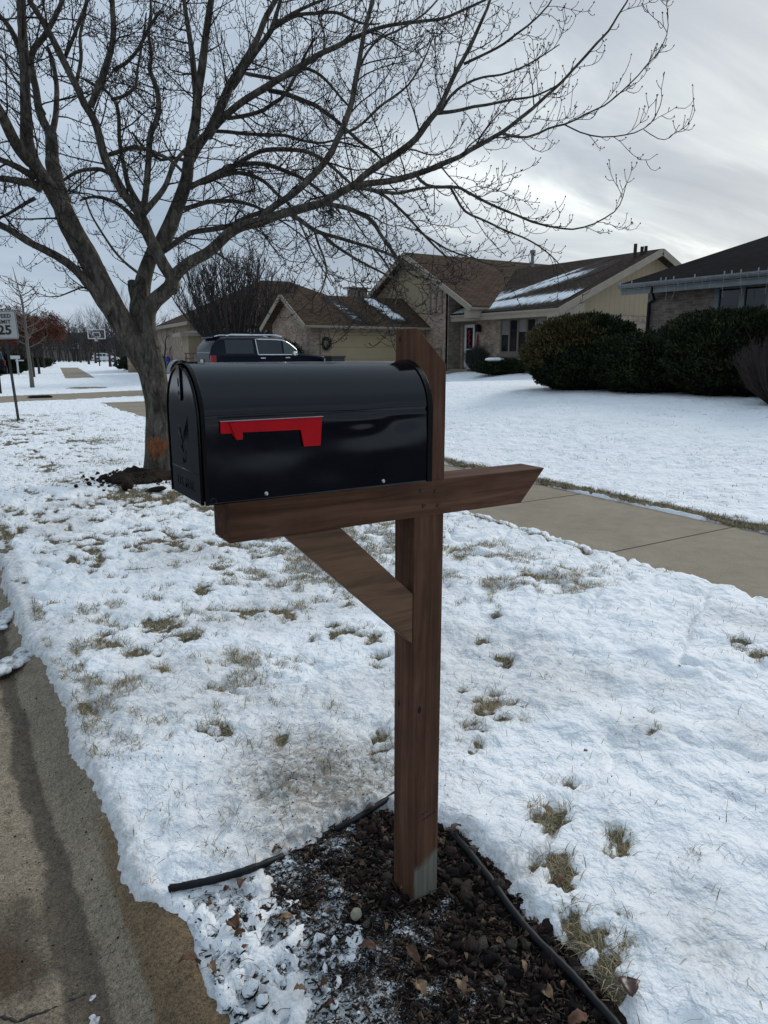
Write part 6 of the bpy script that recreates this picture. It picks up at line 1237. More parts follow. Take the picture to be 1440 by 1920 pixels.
    x0, x1 = (L*.71, L*.61) if boxy else (L*.72, L*.60); mb = MB(); mb.add([(x0-L/2+.02, -w, belt+.16), (x0-L/2+.02, w, belt+.16), (x1-L/2+.03, w*.94, H_-.12), (x1-L/2+.03, -w*.94, H_-.12)], [(0, 1, 2, 3)]); mb.build('windscreen', M['car_glass'], e, uv=False)
    mb = MB(); mb.box(-L/2-.06, -L/2+.15, -hw*.86, hw*.86, .42, .66); mb.build('bumper', M[paint], e, uv=False, bevel=.03); mb = MB(); mb.box(-L/2-.035, -L/2-.02, -.16, .16, belt-.34, belt-.18); mb.build('number_plate', M['white_paint'], e, uv=False)
    mb = MB(); mb.box(.22-L/2, .5-L/2, -w*.9, w*.9, H_-.06, H_-.01); mb.build('spoiler', M[paint], e, uv=False, bevel=.01)
    return e
vehicle('parked_car', (11.55, 27.95, float(gz(11.5, 28))-.02), 0, 'long black four door utility vehicle with bright window trim parked before the tan garage', 5.15, 2.0, 1.90, 'car_black', 1.22, True, 'car_glass_green')
p = at_hd(199, 674, 122); vehicle('parked_car', (p[0], p[1], float(gz(p[0], p[1]))+.02), R(-18), 'small white hatchback parked far away before the grey garage door', 4.2, 1.8, 1.5, 'car_white', .95, False, rails=False)
p = on_ground(4, 703, 0); vehicle('parked_car', (p[0]-.35, p[1]+2.3, -.07), R(83), 'black vehicle parked on the street behind the speed sign post', 4.6, 1.85, 1.72, 'car_black', 1.1, False, rails=False)
p = at_hd(76, 690, 78); vehicle('parked_car', (float(cshift(72))-3.5, 74, -.07), R(84), 'dark car far down the street between the thin tree trunks', 4.4, 1.8, 1.5, 'car_grey', .95, False, rails=False)
# ------------------------------------------------------------------ waste bin, street mailboxes, posts, hoops
p = at_hd(628, 662, 29.8); g0 = float(gz(p[0], p[1]))
e = empty('waste_bin', (p[0], p[1], g0), 'dark wheeled waste bin standing in front of the black vehicle near the garage door', 'waste bin')
mb = MB(); a, b = .24, .30; V = [(-a, -a, .03), (a, -a, .03), (a, a, .03), (-a, a, .03), (-b, -b, .98), (b, -b, .98), (b, b, .98), (-b, b, .98)]; mb.add(V, [(0, 3, 2, 1), (4, 5, 6, 7), (0, 1, 5, 4), (1, 2, 6, 5), (2, 3, 7, 6), (3, 0, 4, 7)]); mb.build('bin_body', M['bin'], e, uv=False, bevel=.02)
mb = MB(); mb.box(-.33, .33, -.34, .34, .98, 1.06); mb.build('lid', M['bin'], e, uv=False, bevel=.025); mb = MB(); mb.cyl((-.28, .25, .12), (-.2, .25, .12), .12, 14); mb.cyl((.2, .25, .12), (.28, .25, .12), .12, 14); mb.build('wheels', M['tyre'], e, uv=False)
p = on_ground(35, 704); e = empty('street_mailbox', p, 'white mailbox on a white post beside the distant street', 'mailbox', rz=R(-4)); mb = MB(); mb.box(-.06, .06, -.06, .06, -.1, 1.12); mb.build('post', M['white_paint'], e); mb = MB(); mb.prism([(-.42, -.1, 1.12), (-.42, .1, 1.12), (-.42, .1, 1.28), (-.42, .06, 1.35), (-.42, -.06, 1.35), (-.42, -.1, 1.28)], (.62, 0, 0)); mb.build('box', M['white_paint'], e, uv=False); mb = MB(); mb.box(-.1, .42, -.05, .05, .98, 1.06); mb.build('crossbar', M['white_paint'], e)
p = on_ground(1, 739); e = empty('street_mailbox', p, 'dark mailbox post at the left edge just beyond the driveway', 'mailbox', rz=R(-4)); mb = MB(); mb.box(-.055, .055, -.055, .055, -.1, 1.1); mb.build('post', M['dark_bark'], e); mb = MB(); mb.prism([(-.45, -.1, 1.1), (-.45, .1, 1.1), (-.45, .1, 1.27), (-.45, .06, 1.34), (-.45, -.06, 1.34), (-.45, -.1, 1.27)], (.55, 0, 0)); mb.build('box', M['black_plastic'], e, uv=False)
def hoop(px, py, ptop, hw_, D, label, x_off=0, rz=0):
    p = at_hd(px, py, D); zb = float(gz(p[0], p[1])); s = D/1378; py = 662+(CAMZ-zb)/s; e = empty('basketball_hoop', (p[0], p[1], zb), label, 'basketball hoop', rz=rz); zt = (py-ptop)*s; bh = hw_*1.15*s; w = hw_*s; zbot = zt-bh; t = .075*D/86
    mb = MB(); mb.box(-.06, .06, .25, .37, 0, zbot+.1); mb.prism([(-.05, .30, zbot-.3), (-.05, .30, zbot-.1), (-.05, 0.04, zbot+.35), (-.05, .04, zbot+.15)], (.1, 0, 0)); mb.build('pole', M['black_plastic'], e, uv=False)
    fb = MB()
    for x0, x1, z0, z1 in ((-w, w, zt-t*1.4, zt), (-w, w, zbot, zbot+t*1.4), (-w, -w+t*1.4, zbot, zt), (w-t*1.4, w, zbot, zt)): fb.box(x0, x1, -.02, .02, z0, z1)
    q = w*.42; zi0 = zbot+bh*.18; zi1 = zbot+bh*.68
    for x0, x1, z0, z1 in ((-q, q, zi1-t, zi1), (-q, q, zi0, zi0+t), (-q, -q+t, zi0, zi1), (q-t, q, zi0, zi1)): fb.box(x0, x1, -.025, -.021, z0, z1)
    bb = fb.build('backboard', M['white_paint'], e, uv=False)
    mb = MB(); mb.box(-w*.98, w*.98, .0, .01, zbot, zt); m_, nt, b_ = M.get('_bbg') or nmat('clear backboard'); M['_bbg'] = (m_, nt, b_); b_.inputs['Alpha'].default_value = .06; b_.inputs['Base Color'].default_value = (.3, .32, .34, 1); mb.build('clear_panel', m_, bb, uv=False)
    rr_ = .23; mb = MB(); zr_ = zbot+bh*.14
    mb.tube([(rr_*math.cos(a), -.08-rr_+rr_*math.sin(a), zr_) for a in np.linspace(0, 6.283, 15)], .018, 5, False); rm = mb.build('rim', M['trim_grey'], e, uv=False)
    mb = MB()
    for k in range(12):
        a = k*math.pi/6
        for s2 in (.26, -.26): mb.tube([(rr_*math.cos(a), -.08-rr_+rr_*math.sin(a), zr_), (rr_*.78*math.cos(a+s2), -.08-rr_+rr_*.78*math.sin(a+s2), zr_-.22), (rr_*.6*math.cos(a), -.08-rr_+rr_*.6*math.sin(a), zr_-.42)], .012, 3, False)
    mb.build('net', M['white_paint'], rm, uv=False); return e
hoop(186, 688, 618, 16, 86, 'nearer basketball hoop with clear white edged backboard left of the maple trunk', rz=R(-24)); hoop(147, 680, 644, 8.3, 135, 'farther smaller basketball hoop in front of the grey garage', rz=R(-24))
mb = MB(); mb.box(-.36, .36, -.3, .3, -.02, .03); mb.box(-.30, .30, -.24, .24, .03, .05); o = mb.build('storm_drain', M['black_plastic']); p = on_ground(75, 744, .04); o.location = p; tag(o, 'dark storm drain cover showing through the snow by the driveway', 'drain')
# garden furniture / brown timber stand left of the vehicle
p = at_hd(362, 688, 41); e = empty('wooden_stand', p, 'small brown wooden stand on the drive behind the black vehicle', 'stand')
for x in (-.35, .35): mb = MB(); mb.prism([(x-.03, -.25, -.2), (x+.03, -.25, -.2), (x+.03, -.02, .75), (x-.03, -.02, .75)], (0, .05, 0)); mb.prism([(x-.03, .25, -.2), (x+.03, .25, -.2), (x+.03, .02, .75), (x-.03, .02, .75)], (0, .05, 0)); mb.build('leg', M['trim_brown'], e, uv=False)
mb = MB(); mb.box(-.45, .45, -.05, .05, .42, .5); mb.box(-.45, .45, -.05, .05, .7, .78); mb.build('rail', M['trim_brown'], e, uv=False)
p = at_hd(337, 686, 45); mb = MB(); mb.box(-.55, .55, -.2, .2, -.1, .12); mb.box(-.5, .5, .12, .2, .12, .34); o = mb.build('garden_bench', M['dark_bark'], uv=False, bevel=.01); o.location = p; tag(o, 'low dark bench standing behind the mailbox front near the child', 'bench')
# ------------------------------------------------------------------ walking child
pc = at_hd(319, 700, 44); zc_ = CAMZ-(700-662)*44/1378
child = empty('person', (pc[0], pc[1], zc_), 'child in a pale pink jacket and wool hat walking away with a blue backpack', 'person', rz=R(10))
def skin(name, verts, edges, rad, mat, parent, root=0, sub=2):
    me = bpy.data.meshes.new(name); me.from_pydata(verts, edges, []); o = bpy.data.objects.new(name, me); C.objects.link(o); o.parent = parent
    m_ = o.modifiers.new('skin', 'SKIN'); 
    for i, r_ in enumerate(rad): me.skin_vertices[0].data[i].radius = (r_, r_) if np.isscalar(r_) else r_
    me.skin_vertices[0].data[root].use_root = True
    m_.use_smooth_shade = True; s_ = o.modifiers.new('sub', 'SUBSURF'); s_.levels = s_.render_levels = sub; me.materials.append(mat); return o
def ensure_skin(me):
    if not me.skin_vertices: pass
import bmesh
def skin2(name, verts, edges, rad, mat, parent, root=0, sub=2):
    me = bpy.data.meshes.new(name); bm = bmesh.new(); ly = bm.verts.layers.skin.verify(); vs = []
    for i, v in enumerate(verts): q = bm.verts.new(v); q[ly].radius = (rad[i], rad[i]) if np.isscalar(rad[i]) else rad[i]; q[ly].use_root = (i == root); vs.append(q)
    for a, b in edges: bm.edges.new((vs[a], vs[b]))
    bm.to_mesh(me); bm.free(); o = bpy.data.objects.new(name, me); C.objects.link(o); o.parent = parent
    m_ = o.modifiers.new('skin', 'SKIN'); m_.use_smooth_shade = True; s_ = o.modifiers.new('sub', 'SUBSURF'); s_.levels = s_.render_levels = sub; me.materials.append(mat); return o
bv = [(0, 0, .70), (0, 0, .86), (0, .01, 1.02), (0, 0, 1.12), (0, -.01, 1.22), (0, -.01, 1.31), (.07, 0, .64), (.08, -.10, .36), (.075, .0, .05), (.075, -.09, .03), (-.07, 0, .64), (-.08, .10, .36), (-.075, .20, .07), (-.075, .12, .03), (.15, 0, 1.05), (.19, .05, .84), (.18, -.05, .68), (.18, -.08, .61), (-.15, 0, 1.05), (-.19, -.04, .84), (-.18, -.12, .70), (-.18, -.15, .64)]
be = [(0, 1), (1, 2), (2, 3), (3, 4), (4, 5), (0, 6), (6, 7), (7, 8), (8, 9), (0, 10), (10, 11), (11, 12), (12, 13), (2, 14), (14, 15), (15, 16), (16, 17), (2, 18), (18, 19), (19, 20), (20, 21)]
br = [.10, .10, .11, .05, .095, .07, .085, .06, .045, .035, .085, .06, .045, .035, .055, .045, .035, .03, .055, .045, .035, .03]
skin2('body', bv, be, br, M['skin'], child)
skin2('jacket', [(0, 0, .68), (0, 0, .86), (0, .01, 1.03), (0, 0, 1.10), (.15, 0, 1.05), (.19, .05, .84), (.18, -.05, .70), (-.15, 0, 1.05), (-.19, -.04, .84), (-.18, -.12, .72)], [(0, 1), (1, 2), (2, 3), (2, 4), (4, 5), (5, 6), (2, 7), (7, 8), (8, 9)], [.135, .135, .14, .08, .075, .062, .055, .075, .062, .055], M['pink'], child)
skin2('trousers', [(0, 0, .72), (.07, 0, .62), (.08, -.10, .36), (.075, .0, .10), (-.07, 0, .62), (-.08, .10, .36), (-.075, .20, .12)], [(0, 1), (1, 2), (2, 3), (0, 4), (4, 5), (5, 6)], [.12, .10, .075, .065, .10, .075, .065], M['dark_cloth'], child)
mb = MB(); sphere(mb, (0, 0, 1.27), .112, 12, 9, (1, 1.05, .9)); mb.build('hat', M['woolhat'], child, smooth=True, uv=False); mb = MB(); sphere(mb, (0, .03, 1.17), .085, 10, 7, (1, .8, 1)); mb.build('hair', M['hair'], child, smooth=True, uv=False)
for z in (1.225,):
    mb = MB(); [sphere(mb, (s*.035, .088, z), .012, 6, 4) for s in (-1, 1)]; sphere(mb, (0, .1, z-.03), .013, 6, 4); 
mb = MB(); sphere(mb, (0, 0, 0), .155, 12, 9, (1, .6, 1.25)); o = mb.build('backpack', M['blue'], smooth=True, uv=False); o.location = (pc[0]-.13, pc[1]-.12, zc_+.84); tag(o, 'bright blue backpack carried by the child in the pink jacket', 'backpack')
# ------------------------------------------------------------------ shrubs
def evergreen(cx, cy, rx, ry, h, label, n, seed, gold=False, name='evergreen_shrub', size=.075, flat=.0, group='evergreen shrubs of the hedge'):
    r = np.random.default_rng(seed); z0 = float(gz(cx, cy)); e = empty(name, (cx, cy, z0), label, 'shrub', group)
    def rad(th, ph): return 1+.22*(fbm(th*1.6+seed, ph*2.4, 4, seed)-.5)*2+.10*(fbm(th*6, ph*7, 3, seed+5)-.5)*2
    # core
    nu, nv = 48, 24; TH, PH = np.meshgrid(np.linspace(0, 2*math.pi, nu+1)[:-1], np.linspace(.02, math.pi*.985, nv)); k = rad(np.minimum(TH, 2*math.pi-TH), PH)*.86
    def shape(th, ph, k):
        x = np.cos(th)*np.sin(ph)**.9; y = np.sin(th)*np.sin(ph)**.9; z = .5+.5*np.sign(np.cos(ph))*abs(np.cos(ph))**.85
        return np.stack([x*rx*k, y*ry*k, np.maximum(z*h*(.55+.45*k), .0)], -1)
    V = shape(TH, PH, k).reshape(-1, 3); ii = np.arange(nu*nv).reshape(nv, nu); jj = np.roll(ii, -1, 1); F = np.stack([ii[:-1].ravel(), ii[1:].ravel(), jj[1:].ravel(), jj[:-1].ravel()], 1); fast_mesh('inner_twigs', V, F, M['yew_core'], e, smooth=True)
    th = r.uniform(0, 2*math.pi, n); cp = r.uniform(-1, 1, n); ph = np.arccos(cp); dpt = 1.0-.20*r.random(n)**1.6
    P = shape(th, ph, rad(np.minimum(th, 2*math.pi-th), ph)*dpt); P[:, 2] += r.normal(0, .015, n); P = P[P[:, 2] > .03]; n = len(P)
    c0 = np.array([0, 0, h*.45]); d = P-c0; d /= np.linalg.norm(d, axis=1)[:, None]; d = d*.8+np.array([0, 0, .55])+r.normal(0, .45, (n, 3)); d /= np.linalg.norm(d, axis=1)[:, None]
    s = np.cross(d, r.normal(0, 1, (n, 3))); s /= np.linalg.norm(s, axis=1)[:, None]; L = size*r.uniform(.5, 1.4, n)[:, None]; w = L*.20
    V = np.stack([P-s*w*.4, P+d*L*.4-s*w, P+d*L, P+d*L*.45+s*w, P+s*w*.4], 1).reshape(-1, 3); k = np.arange(n)*5; F = np.concatenate([np.stack([k, k+1, k+3], 1), np.stack([k, k+3, k+4], 1), np.stack([k+1, k+2, k+3], 1)])
    if gold:
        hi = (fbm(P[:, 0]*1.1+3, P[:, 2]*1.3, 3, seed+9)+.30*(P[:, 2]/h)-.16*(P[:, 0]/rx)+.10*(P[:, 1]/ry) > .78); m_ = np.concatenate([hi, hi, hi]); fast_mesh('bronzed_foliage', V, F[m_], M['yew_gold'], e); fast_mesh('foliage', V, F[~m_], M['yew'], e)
    else: fast_mesh('foliage', V, F, M['yew'], e)
    return e
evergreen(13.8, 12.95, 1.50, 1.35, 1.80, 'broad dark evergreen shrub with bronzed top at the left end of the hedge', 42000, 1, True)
evergreen(14.05, 11.2, 1.35, 1.3, 1.36, 'lower dark evergreen shrub in the dip between the two tall hedge shrubs', 30000, 2)
evergreen(14.35, 9.45, 1.35, 1.40, 1.74, 'tall dark evergreen shrub below the white framed windows', 42000, 3)
evergreen(14.6, 7.0, 1.3, 1.5, 1.9, 'dark evergreen shrub cut by the right edge of the photo', 30000, 4)
p = hd_point(893, 33.2); 
def twigshrub(cx, cy, r_, h, label, n, seed, mat='twig', spread=1.0, name='bare_shrub', th=.006):
    z0 = float(gz(cx, cy)); mb = MB(); rr = random.Random(seed)
    for _ in range(n):
        a = rr.uniform(0, 6.283); q = rr.random()**.6; b = np.array([math.cos(a)*.12*r_, math.sin(a)*.12*r_, 0]); t = np.array([math.cos(a)*q*r_, math.sin(a)*q*r_, h*rr.uniform(.75, 1.02)*(1-.25*q*q)])
        m1_ = b*.5+t*.5+np.array([math.cos(a)*.12*r_, math.sin(a)*.12*r_, -.05]); mb.tube([b, m1_, t], [th*1.4, th, th*.5], 3, False)
        for k in range(7):
            f = rr.uniform(.3, .95); s = (m1_+(t-m1_)*((f-.5)*2)) if f > .5 else (b+(m1_-b)*f*2); d = np.array([rr.gauss(0, .5), rr.gauss(0, .5), rr.uniform(.2, 1)]); d /= np.linalg.norm(d); mb.tube([s, s+d*rr.uniform(.1, .28)], [th*.6, th*.35], 3, False)
    o = mb.build(name, M[mat], uv=False); o.location = (cx, cy, z0); return tag(o, label, 'shrub')
twigshrub(12.8, 7.32, .85, 1.28, 'leafless brown twiggy shrub in front of the hedge at the right edge', 420, 3, 'shrub_twig', th=.0045)
p = hd_point(893, 32.6); twigshrub(p[0], p[1], .62, 1.25, 'small leafless clipped shrub in front of the front door', 220, 5, 'dark_bark', th=.009)
p = hd_point(951, 30.5); lowh = evergreen(p[0]-.2, p[1], 1.5, .5, .62, 'low dark clipped hedge with a patch of snow under the picture windows', 9000, 9, name='low_hedge', size=.09, group=None)
mb = MB()
for k, (dx, s) in enumerate(((-.75, .26), (-.5, .3), (-.3, .22), (.5, .13), (.7, .12))): sphere(mb, (p[0]-.2+dx, p[1]-.1, float(gz(p[0], p[1]))+.60), s, 10, 7, (1.2, .9, .32), .1, random.Random(k))
o = mb.build('snow_cap', M['snow'], lowh, smooth=True, uv=False); o.data.transform(Matrix.Translation(-lowh.location))
p = hd_point(545, 28.3); evergreen(13.15, 29.6, .95, .8, 1.75, 'dark rounded clipped evergreen before the brick garage gable', 12000, 11, name='round_shrub', size=.06, group=None)
# ------------------------------------------------------------------ background trees
def branch_rec(mb, p, d, L, r, lvl, maxl, rng, spread, up, ends, sides=5, droop=0):
    n = 4; pts = [p]; q = p.copy()
    for i in range(n):
        d = d+np.array([rng.gauss(0, .10), rng.gauss(0, .10), up*.14+rng.gauss(0, .06)]); d /= np.linalg.norm(d); q = q+d*L/n; pts.append(q)
    r1 = r*.55; mb.tube(np.array(pts), np.linspace(r, r1, n+1), max(3, sides-lvl), False)
    if lvl >= maxl: ends.append((pts[-1], d)); return
    k = rng.choice((2, 3, 3)) if lvl < 2 else rng.choice((2, 3, 3, 4))
    for j in range(k):
        a = perp(d, rng, spread*rng.uniform(.5, 1.2)); f = rng.choice((1.0, .75, .5)) if j else 1.0; ii_ = int(f*n); branch_rec(mb, pts[ii_], a, L*rng.uniform(.62, .85), r1*(1 if j == 0 else .75), lvl+1, maxl, rng, spread, up, ends, sides, droop)
def baretree(name, loc, h, label, seed, maxl=5, spread=.5, up=.5, stems=1, mat='far_twig', tr=.02, cat='tree', group=None, trunk_frac=.28, bark='dark_bark', stemspread=.3, thin=.012):
    rng = random.Random(seed); e = empty(name, loc, label, cat, group); ends = []; cb = MB(); tb = MB()
    for s in range(stems):
        a = s*6.283/max(1, stems)+rng.uniform(-.3, .3); d = np.array([math.cos(a)*stemspread*(stems > 1), math.sin(a)*stemspread*(stems > 1), 1]); d /= np.linalg.norm(d); L0 = h*trunk_frac; p0 = np.array([math.cos(a)*.1*(stems > 1), math.sin(a)*.1*(stems > 1), -.1]); p1 = p0+d*L0*.5; p2 = p1+(d+np.array([rng.gauss(0, .05), rng.gauss(0, .05), 0]))*L0*.5; r0 = h*tr/(stems**.4)
        tb.tube([p0, p0+d*.15, p1, p2], [r0*1.25, r0, r0*.85, r0*.7], 8, False)
        k = rng.choice((3, 4)) if stems == 1 else 3
        for j in range(k): branch_rec(cb, p2*(1-.12*j)+p1*.12*j, perp(d, rng, spread*rng.uniform(.6, 1.2)) if j else d, h*(.95-trunk_frac)*.33*rng.uniform(.85, 1.1), r0*.55*(1 if j == 0 else .75), 1, maxl, rng, spread, up, ends)
    tb.build('trunk', M[bark], e, smooth=True, uv=False); c = cb.build('crown', M[mat], e, uv=False); return e, ends
def copytree(src, loc, s, rz, label):
    e = src.copy(); C.objects.link(e); e.location = tuple(float(v) for v in loc); e.scale = (s, s, s); e.rotation_euler = (0, 0, rz); e['label'] = label
    for ch in src.children: c = ch.copy(); C.objects.link(c); c.parent = e
    return e
# multi-stemmed ornamental tree behind the black vehicle
p = hd_point(437, 40.5, .25); rng = random.Random(5)
e = empty('ornamental_tree', p, 'dense leafless multi-stemmed tree with upright twigs behind the black vehicle', 'tree'); tb = MB(); cb = MB(); ends = []
for s in range(17):
    a = s*2.4; o_ = rng.uniform(.05, .80); d = np.array([math.cos(a)*o_, math.sin(a)*o_, 1.0]); d /= np.linalg.norm(d); p0 = np.array([math.cos(a)*.16, math.sin(a)*.16, -.1]); p1 = p0+d*1.1; p2 = p1+(d*.9+np.array([math.cos(a)*.25*o_, math.sin(a)*.25*o_, .1]))*1.1; tb.tube([p0, p1, p2], [.12, .10, .075], 7, False)
    for j in range(5):
        q = p1+(p2-p1)*rng.uniform(.2, 1); dd = perp(d, rng, rng.uniform(.15, .5)); pts = [q]; r = .045
        for i in range(5): dd = dd+np.array([rng.gauss(0, .06), rng.gauss(0, .06), .16]); dd /= np.linalg.norm(dd); pts.append(pts[-1]+dd*rng.uniform(.75, 1.15)*.98)
        while pts[-1][2] > 6.9-.16*(pts[-1][0]**2+pts[-1][1]**2)+.6*rng.random() and len(pts) > 3: pts.pop()
        pts = np.array(pts); cb.tube(pts, np.linspace(r, .012, len(pts)), 4, False)
        for i in range(1, len(pts)):
            for k in range(9):
                t = rng.random(); b0 = pts[i-1]*(1-t)+pts[i]*t; d2 = np.array([rng.gauss(0, .45), rng.gauss(0, .45), 1.0]); d2 /= np.linalg.norm(d2); L = rng.uniform(.35, 1.0); m2_ = b0+d2*L*.5; en = m2_+(d2+np.array([0, 0, .4]))*L*.38; cb.tube([b0, m2_, en], [.015, .011, .006], 3, False)
                if rng.random() < .5: d3 = perp(d2, rng, .5); cb.tube([m2_, m2_+d3*L*.4], [.009, .005], 3, False)
tb.build('stems', M['dark_bark'], e, smooth=True, uv=False); cb.build('crown', M['dark_bark'], e, uv=False)
# tree species masters
T1, _ = baretree('bare_tree', (0, 0, 0), 9, 'x', 21, 5, .52, .35, group=None, tr=.018)
T2, _ = baretree('bare_tree', (0, 0, 0), 9, 'x', 22, 5, .62, .15, group=None, tr=.02, trunk_frac=.2)
T3, _ = baretree('bare_tree', (0, 0, 0), 9, 'x', 23, 5, .38, .6, group=None, tr=.018, trunk_frac=.2)
BT = [(T2, 308, 50, 5.6, 'gnarled bare tree behind the child, just right of the maple trunk'), (T1, 352, 62, 7.4, 'bare tree between the tan garage house and the multi-stemmed tree'), (T3, 232, 70, 9.4, 'bare tree directly behind the fork of the maple'), (T2, 205, 82, 8.2, 'dark bare tree beside the far white hatchback'), (T1, 265, 60, 6.2, 'bare tree peeping out behind the maple trunk'),
      (T3, 178, 110, 10.6, 'tall hazy bare tree above the grey garage'), (T1, 150, 118, 9.2, 'bare tree behind the farther basketball hoop'), (T2, 128, 125, 9.6, 'bare tree at the right end of the rusty row'), (T3, 385, 66, 7.0, 'bare tree rising behind the pale roofed wing'), (T1, 95, 140, 8.0, 'distant bare tree over the end of the street'),
      (T2, 330, 72, 7.2, 'bare tree above the tan garage roof'), (T2, 285, 78, 6.5, 'far bare tree hidden behind the maple trunk base'), (T1, 605, 75, 6.8, 'faint bare tree top above the hip roof'), (T3, 215, 95, 9.5, 'second dark bare tree right of the white hatchback'), (T1, 240, 100, 8.6, 'thin distant bare tree behind the maple fork'), (T2, 165, 100, 8.0, 'bare tree behind the nearer basketball hoop'), (T3, 60, 150, 8.5, 'faint bare tree beyond the rusty row')]
used = set()
for i, (T, px, D, h, lb) in enumerate(BT):
    p = hd_point(px, D, .1)
    if T.name not in used: used.add(T.name); T.location = p; T.scale = (h/9,)*3; T['label'] = lb; T['category'] = 'tree'; T['group'] = 'leafless trees in the distance'
    else: e = copytree(T, p, h/9, i*1.3, lb); e['group'] = 'leafless trees in the distance'
# rusty-leaved street trees
def rusty(loc, h, label, seed, n=5200):
    e, ends = baretree('oak_tree', loc, h, label, seed, 4, .55, .35, tr=.019, trunk_frac=.30, mat='dark_bark', group='rusty leaved trees along the street')
    r = np.random.default_rng(seed); E = np.array([p for p, d in ends]); idx_ = r.integers(0, len(E), n); P = E[idx_]+r.normal(0, .16*h/5, (n, 3)); P = P[P[:, 2] > h*.25]; n = len(P)
    a = r.normal(0, 1, (n, 3)); a /= np.linalg.norm(a, axis=1)[:, None]; b = np.cross(a, r.normal(0, 1, (n, 3))); b /= np.linalg.norm(b, axis=1)[:, None]; L = r.uniform(.04, .085, n)[:, None]*h/5
    V = np.stack([P, P+a*L+b*L*.4, P+a*L*1.9, P+a*L-b*L*.4], 1).reshape(-1, 3); F = (np.arange(n)*4)[:, None]+np.arange(4)[None]; fast_mesh('leaves', V, F, M['rust'], e); return e
RT = [(64, 708, 4.7, 'rusty leaved tree nearest behind the pale sapling'), (74, 702, 4.9, 'second rusty leaved tree of the street row'), (83, 690.5, 6.0, 'third rusty leaved tree of the street row'), (90, 686, 6.6, 'fourth rusty leaved tree of the street row'), (96, 683, 7.0, 'last rusty leaved tree where the street bends away')]
for i, (px, py, h, lb) in enumerate(RT):
    p = on_ground(px, py)
    if i < 2: e_ = rusty(p, h, lb, 60+i, 7000); e_.location = p; 
    else: copytree(e_, p, h/4.9, i*2.1, lb)
p = on_ground(-40, 700); rusty(p, 5.2, 'rusty leaved tree left of the speed sign across the street', 66, 6000); p = hd_point(14, 62); copytree(e_, p, 1.25, 1.0, 'rusty leaved tree seen under the speed sign')
# pale sapling
p = on_ground(61, 728); e = empty('sapling', p, 'pale barked leafless sapling with thin upswept branches beside the sidewalk', 'tree'); mb = MB(); rng = random.Random(8); Hs = 5.0
mb.tube([(0, 0, -.1), (0, 0, .6), (-.03, 0, 1.8), (-.02, 0, 3.0), (-.10, 0, 4.0), (-.28, 0, Hs+.1)], [.10, .085, .065, .045, .025, .010], 8); mb.build('trunk', M['pale_bark'], e, smooth=True, uv=False); mb = MB()
for k in range(26):
    z = 1.75+k*.105; a = k*2.4; L = (1.5-.03*k)*rng.uniform(.6, 1.1); d = np.array([math.cos(a), math.sin(a), .25]); pts = [np.array([-.02, 0, z])]
    for i in range(5): d = d+np.array([rng.gauss(0, .08), rng.gauss(0, .08), .13]); d /= np.linalg.norm(d); pts.append(pts[-1]+d*L/5)
    mb.tube(pts, np.linspace(.024, .008, 6), 4, False)
    for i in range(1, 6):
        for _ in range(2): d2 = perp(d, rng, .7); mb.tube([pts[i], pts[i]+d2*rng.uniform(.15, .4)], [.009, .005], 3, False)
mb.build('branches', M['pale_bark'], e, uv=False)
# leaning pale saplings near the nearer hoop
p = hd_point(243, 62, .0); p[2] = CAMZ-(679-662)*62/1378; e = empty('birch_tree', p, 'pale leaning double stemmed tree left of the maple trunk', 'tree'); mb = MB(); mb.tube([(.1, 0, 0), (-.25, 0, 1.1), (-.9, 0, 2.6), (-1.2, 0, 3.6)], [.09, .08, .06, .03], 6); mb.tube([(.2, 0, 0), (.22, 0, 1.2), (.1, 0, 2.6)], [.08, .07, .03], 6); mb.build('stems', M['pale_bark'], e, smooth=True, uv=False)
# far thicket as one mass
rng = random.Random(90); mb = MB()
for k in range(420):
    px = rng.uniform(-60, 300); D = rng.uniform(125, 170); q = hd_point(px, D); hh3 = rng.uniform(4, 7.5); d = np.array([rng.gauss(0, .12), rng.gauss(0, .12), 1]); t = q+d*hh3; mb.tube([q, (q+t)/2+np.array([rng.gauss(0, .3), 0, 0]), t], [.11, .07, .03], 3, False)
    for _ in range(12): f = rng.uniform(.25, .95); s_ = q+(t-q)*f; d2 = np.array([rng.gauss(0, .8), rng.gauss(0, .8), rng.uniform(.3, 1.2)]); mb.tube([s_, s_+d2*rng.uniform(.8, 2.0)], [.045, .02], 3, False)
o = mb.build('far_trees', M['far_twig'], uv=False); tag(o, 'hazy mass of bare trees closing the view down the street', 'trees', kind='stuff')
for i, (px, D, w, h, lb) in enumerate(((22, 62, 1.6, 1.1, 'dark clipped hedge across the street behind the sign post'), (58, 78, 2.2, 1.0, 'dark low bushes along the far side of the street'), (262, 66, 2.2, 1.15, 'dark bush left of the maple trunk behind the pale stems'), (8, 54, 1.5, 1.4, 'dark bush behind the black street vehicle'))):
    p = hd_point(px, D); evergreen(p[0], p[1], w, 1.0, h, lb, 2600, 120+i, name='bush', size=.2, group=None)
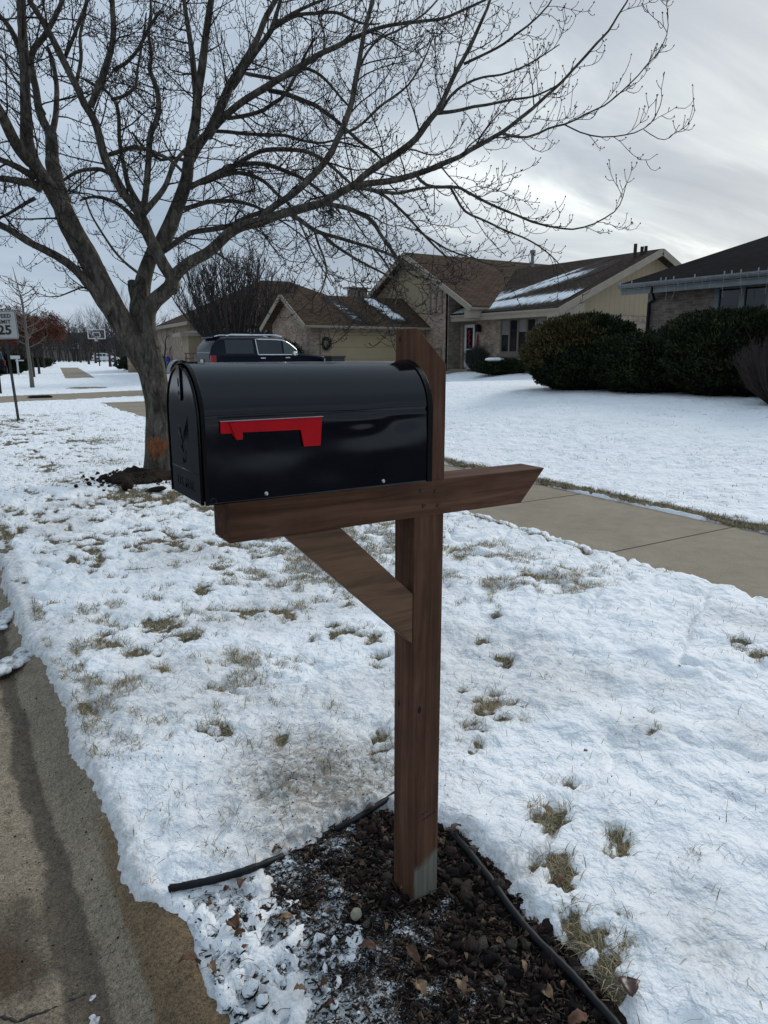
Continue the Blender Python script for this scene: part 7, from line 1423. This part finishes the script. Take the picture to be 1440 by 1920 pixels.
# ------------------------------------------------------------------ sky and light
w = bpy.data.worlds.new('World'); SC.world = w; w.use_nodes = True; nt = w.node_tree; bg = nt.nodes['Background']
sky = N(nt, 'ShaderNodeTexSky', sky_type='NISHITA'); sky.sun_disc = False; SUN_EL, SUN_AZ = R(30), R(72); SKY_ROT = -38; SKY_LOC = (.4, 3.1, 0)
sky.sun_elevation = SUN_EL; sky.sun_rotation = SUN_AZ; sky.air_density = 1.2; sky.dust_density = 3
tc = N(nt, 'ShaderNodeTexCoord'); sp3 = N(nt, 'ShaderNodeSeparateXYZ'); nt.links.new(tc.outputs['Generated'], sp3.inputs[0])
zc2 = mth(nt, 'MAXIMUM', sp3.outputs[2], .0); den = mth(nt, 'ADD', zc2, .20)
cb_ = N(nt, 'ShaderNodeCombineXYZ'); nt.links.new(mth(nt, 'DIVIDE', sp3.outputs[0], den), cb_.inputs[0]); nt.links.new(mth(nt, 'DIVIDE', sp3.outputs[1], den), cb_.inputs[1])
mp = N(nt, 'ShaderNodeMapping'); mp.inputs['Rotation'].default_value = (0, 0, R(SKY_ROT)); mp.inputs['Scale'].default_value = (.55, 1.5, 1); mp.inputs['Location'].default_value = SKY_LOC; nt.links.new(cb_.outputs[0], mp.inputs[0])
n1 = noise(nt, mp.outputs[0], .62, 3, .5, .5); n2 = noise(nt, mp.outputs[0], 1.7, 7, .58, .7)
nn1 = mth(nt, 'ADD', mth(nt, 'MULTIPLY', n1, .62), mth(nt, 'MULTIPLY', n2, .38)); nn1 = mth(nt, 'SUBTRACT', mth(nt, 'ADD', nn1, .028), mth(nt, 'MULTIPLY', sp3.outputs[2], .21))
# brighter towards the veiled sun at the right, bluer at the left
dt_ = N(nt, 'ShaderNodeVectorMath', operation='DOT_PRODUCT'); nt.links.new(tc.outputs['Generated'], dt_.inputs[0]); dt_.inputs[1].default_value = (math.sin(SUN_AZ), math.cos(SUN_AZ), .08)
side = mth(nt, 'MULTIPLY', mth(nt, 'ADD', dt_.outputs['Value'], -.55), 2.4, True)
cl = ramp(nt, nn1, [(.40, (.31, .355, .41)), (.49, (.41, .455, .505)), (.55, (.56, .61, .635)), (.62, (.93, .95, .93))])
lf = ramp(nt, nn1, [(.35, (.285, .36, .455)), (.65, (.44, .52, .61))])
col = mixc(nt, side, lf.outputs[0], cl.outputs[0])
# overcast dome: the zenith is brighter than the horizon
zen = ramp(nt, sp3.outputs[2], [(0, (1, 1, 1)), (.35, (1.0, 1.0, 1.0)), (.75, (1.45, 1.42, 1.36)), (1, (1.6, 1.56, 1.5))]); col = mixc(nt, 1.0, col, zen.outputs[0], 'MULTIPLY')
sk = mixc(nt, 1.0, sky.outputs[0], (.08, .08, .08), 'MULTIPLY'); fin = mixc(nt, .93, sk, col)
nt.links.new(fin, bg.inputs['Color']); bg.inputs['Strength'].default_value = 1.0
sl = bpy.data.lights.new('sun', 'SUN'); sl.energy = 1.3; sl.angle = R(22); sl.color = (1, .965, .92); so = bpy.data.objects.new('sun', sl); C.objects.link(so)
d = Vector((math.sin(SUN_AZ)*math.cos(SUN_EL), math.cos(SUN_AZ)*math.cos(SUN_EL), math.sin(SUN_EL))); so.rotation_euler = d.to_track_quat('Z', 'Y').to_euler()
SC.view_settings.view_transform = 'Standard'; SC.view_settings.look = 'None'; SC.view_settings.gamma = 1; SC.view_settings.exposure = .34
SC.render.engine = 'CYCLES'; SC.cycles.max_bounces = 5; SC.cycles.diffuse_bounces = 3; SC.cycles.glossy_bounces = 3; SC.cycles.transparent_max_bounces = 8
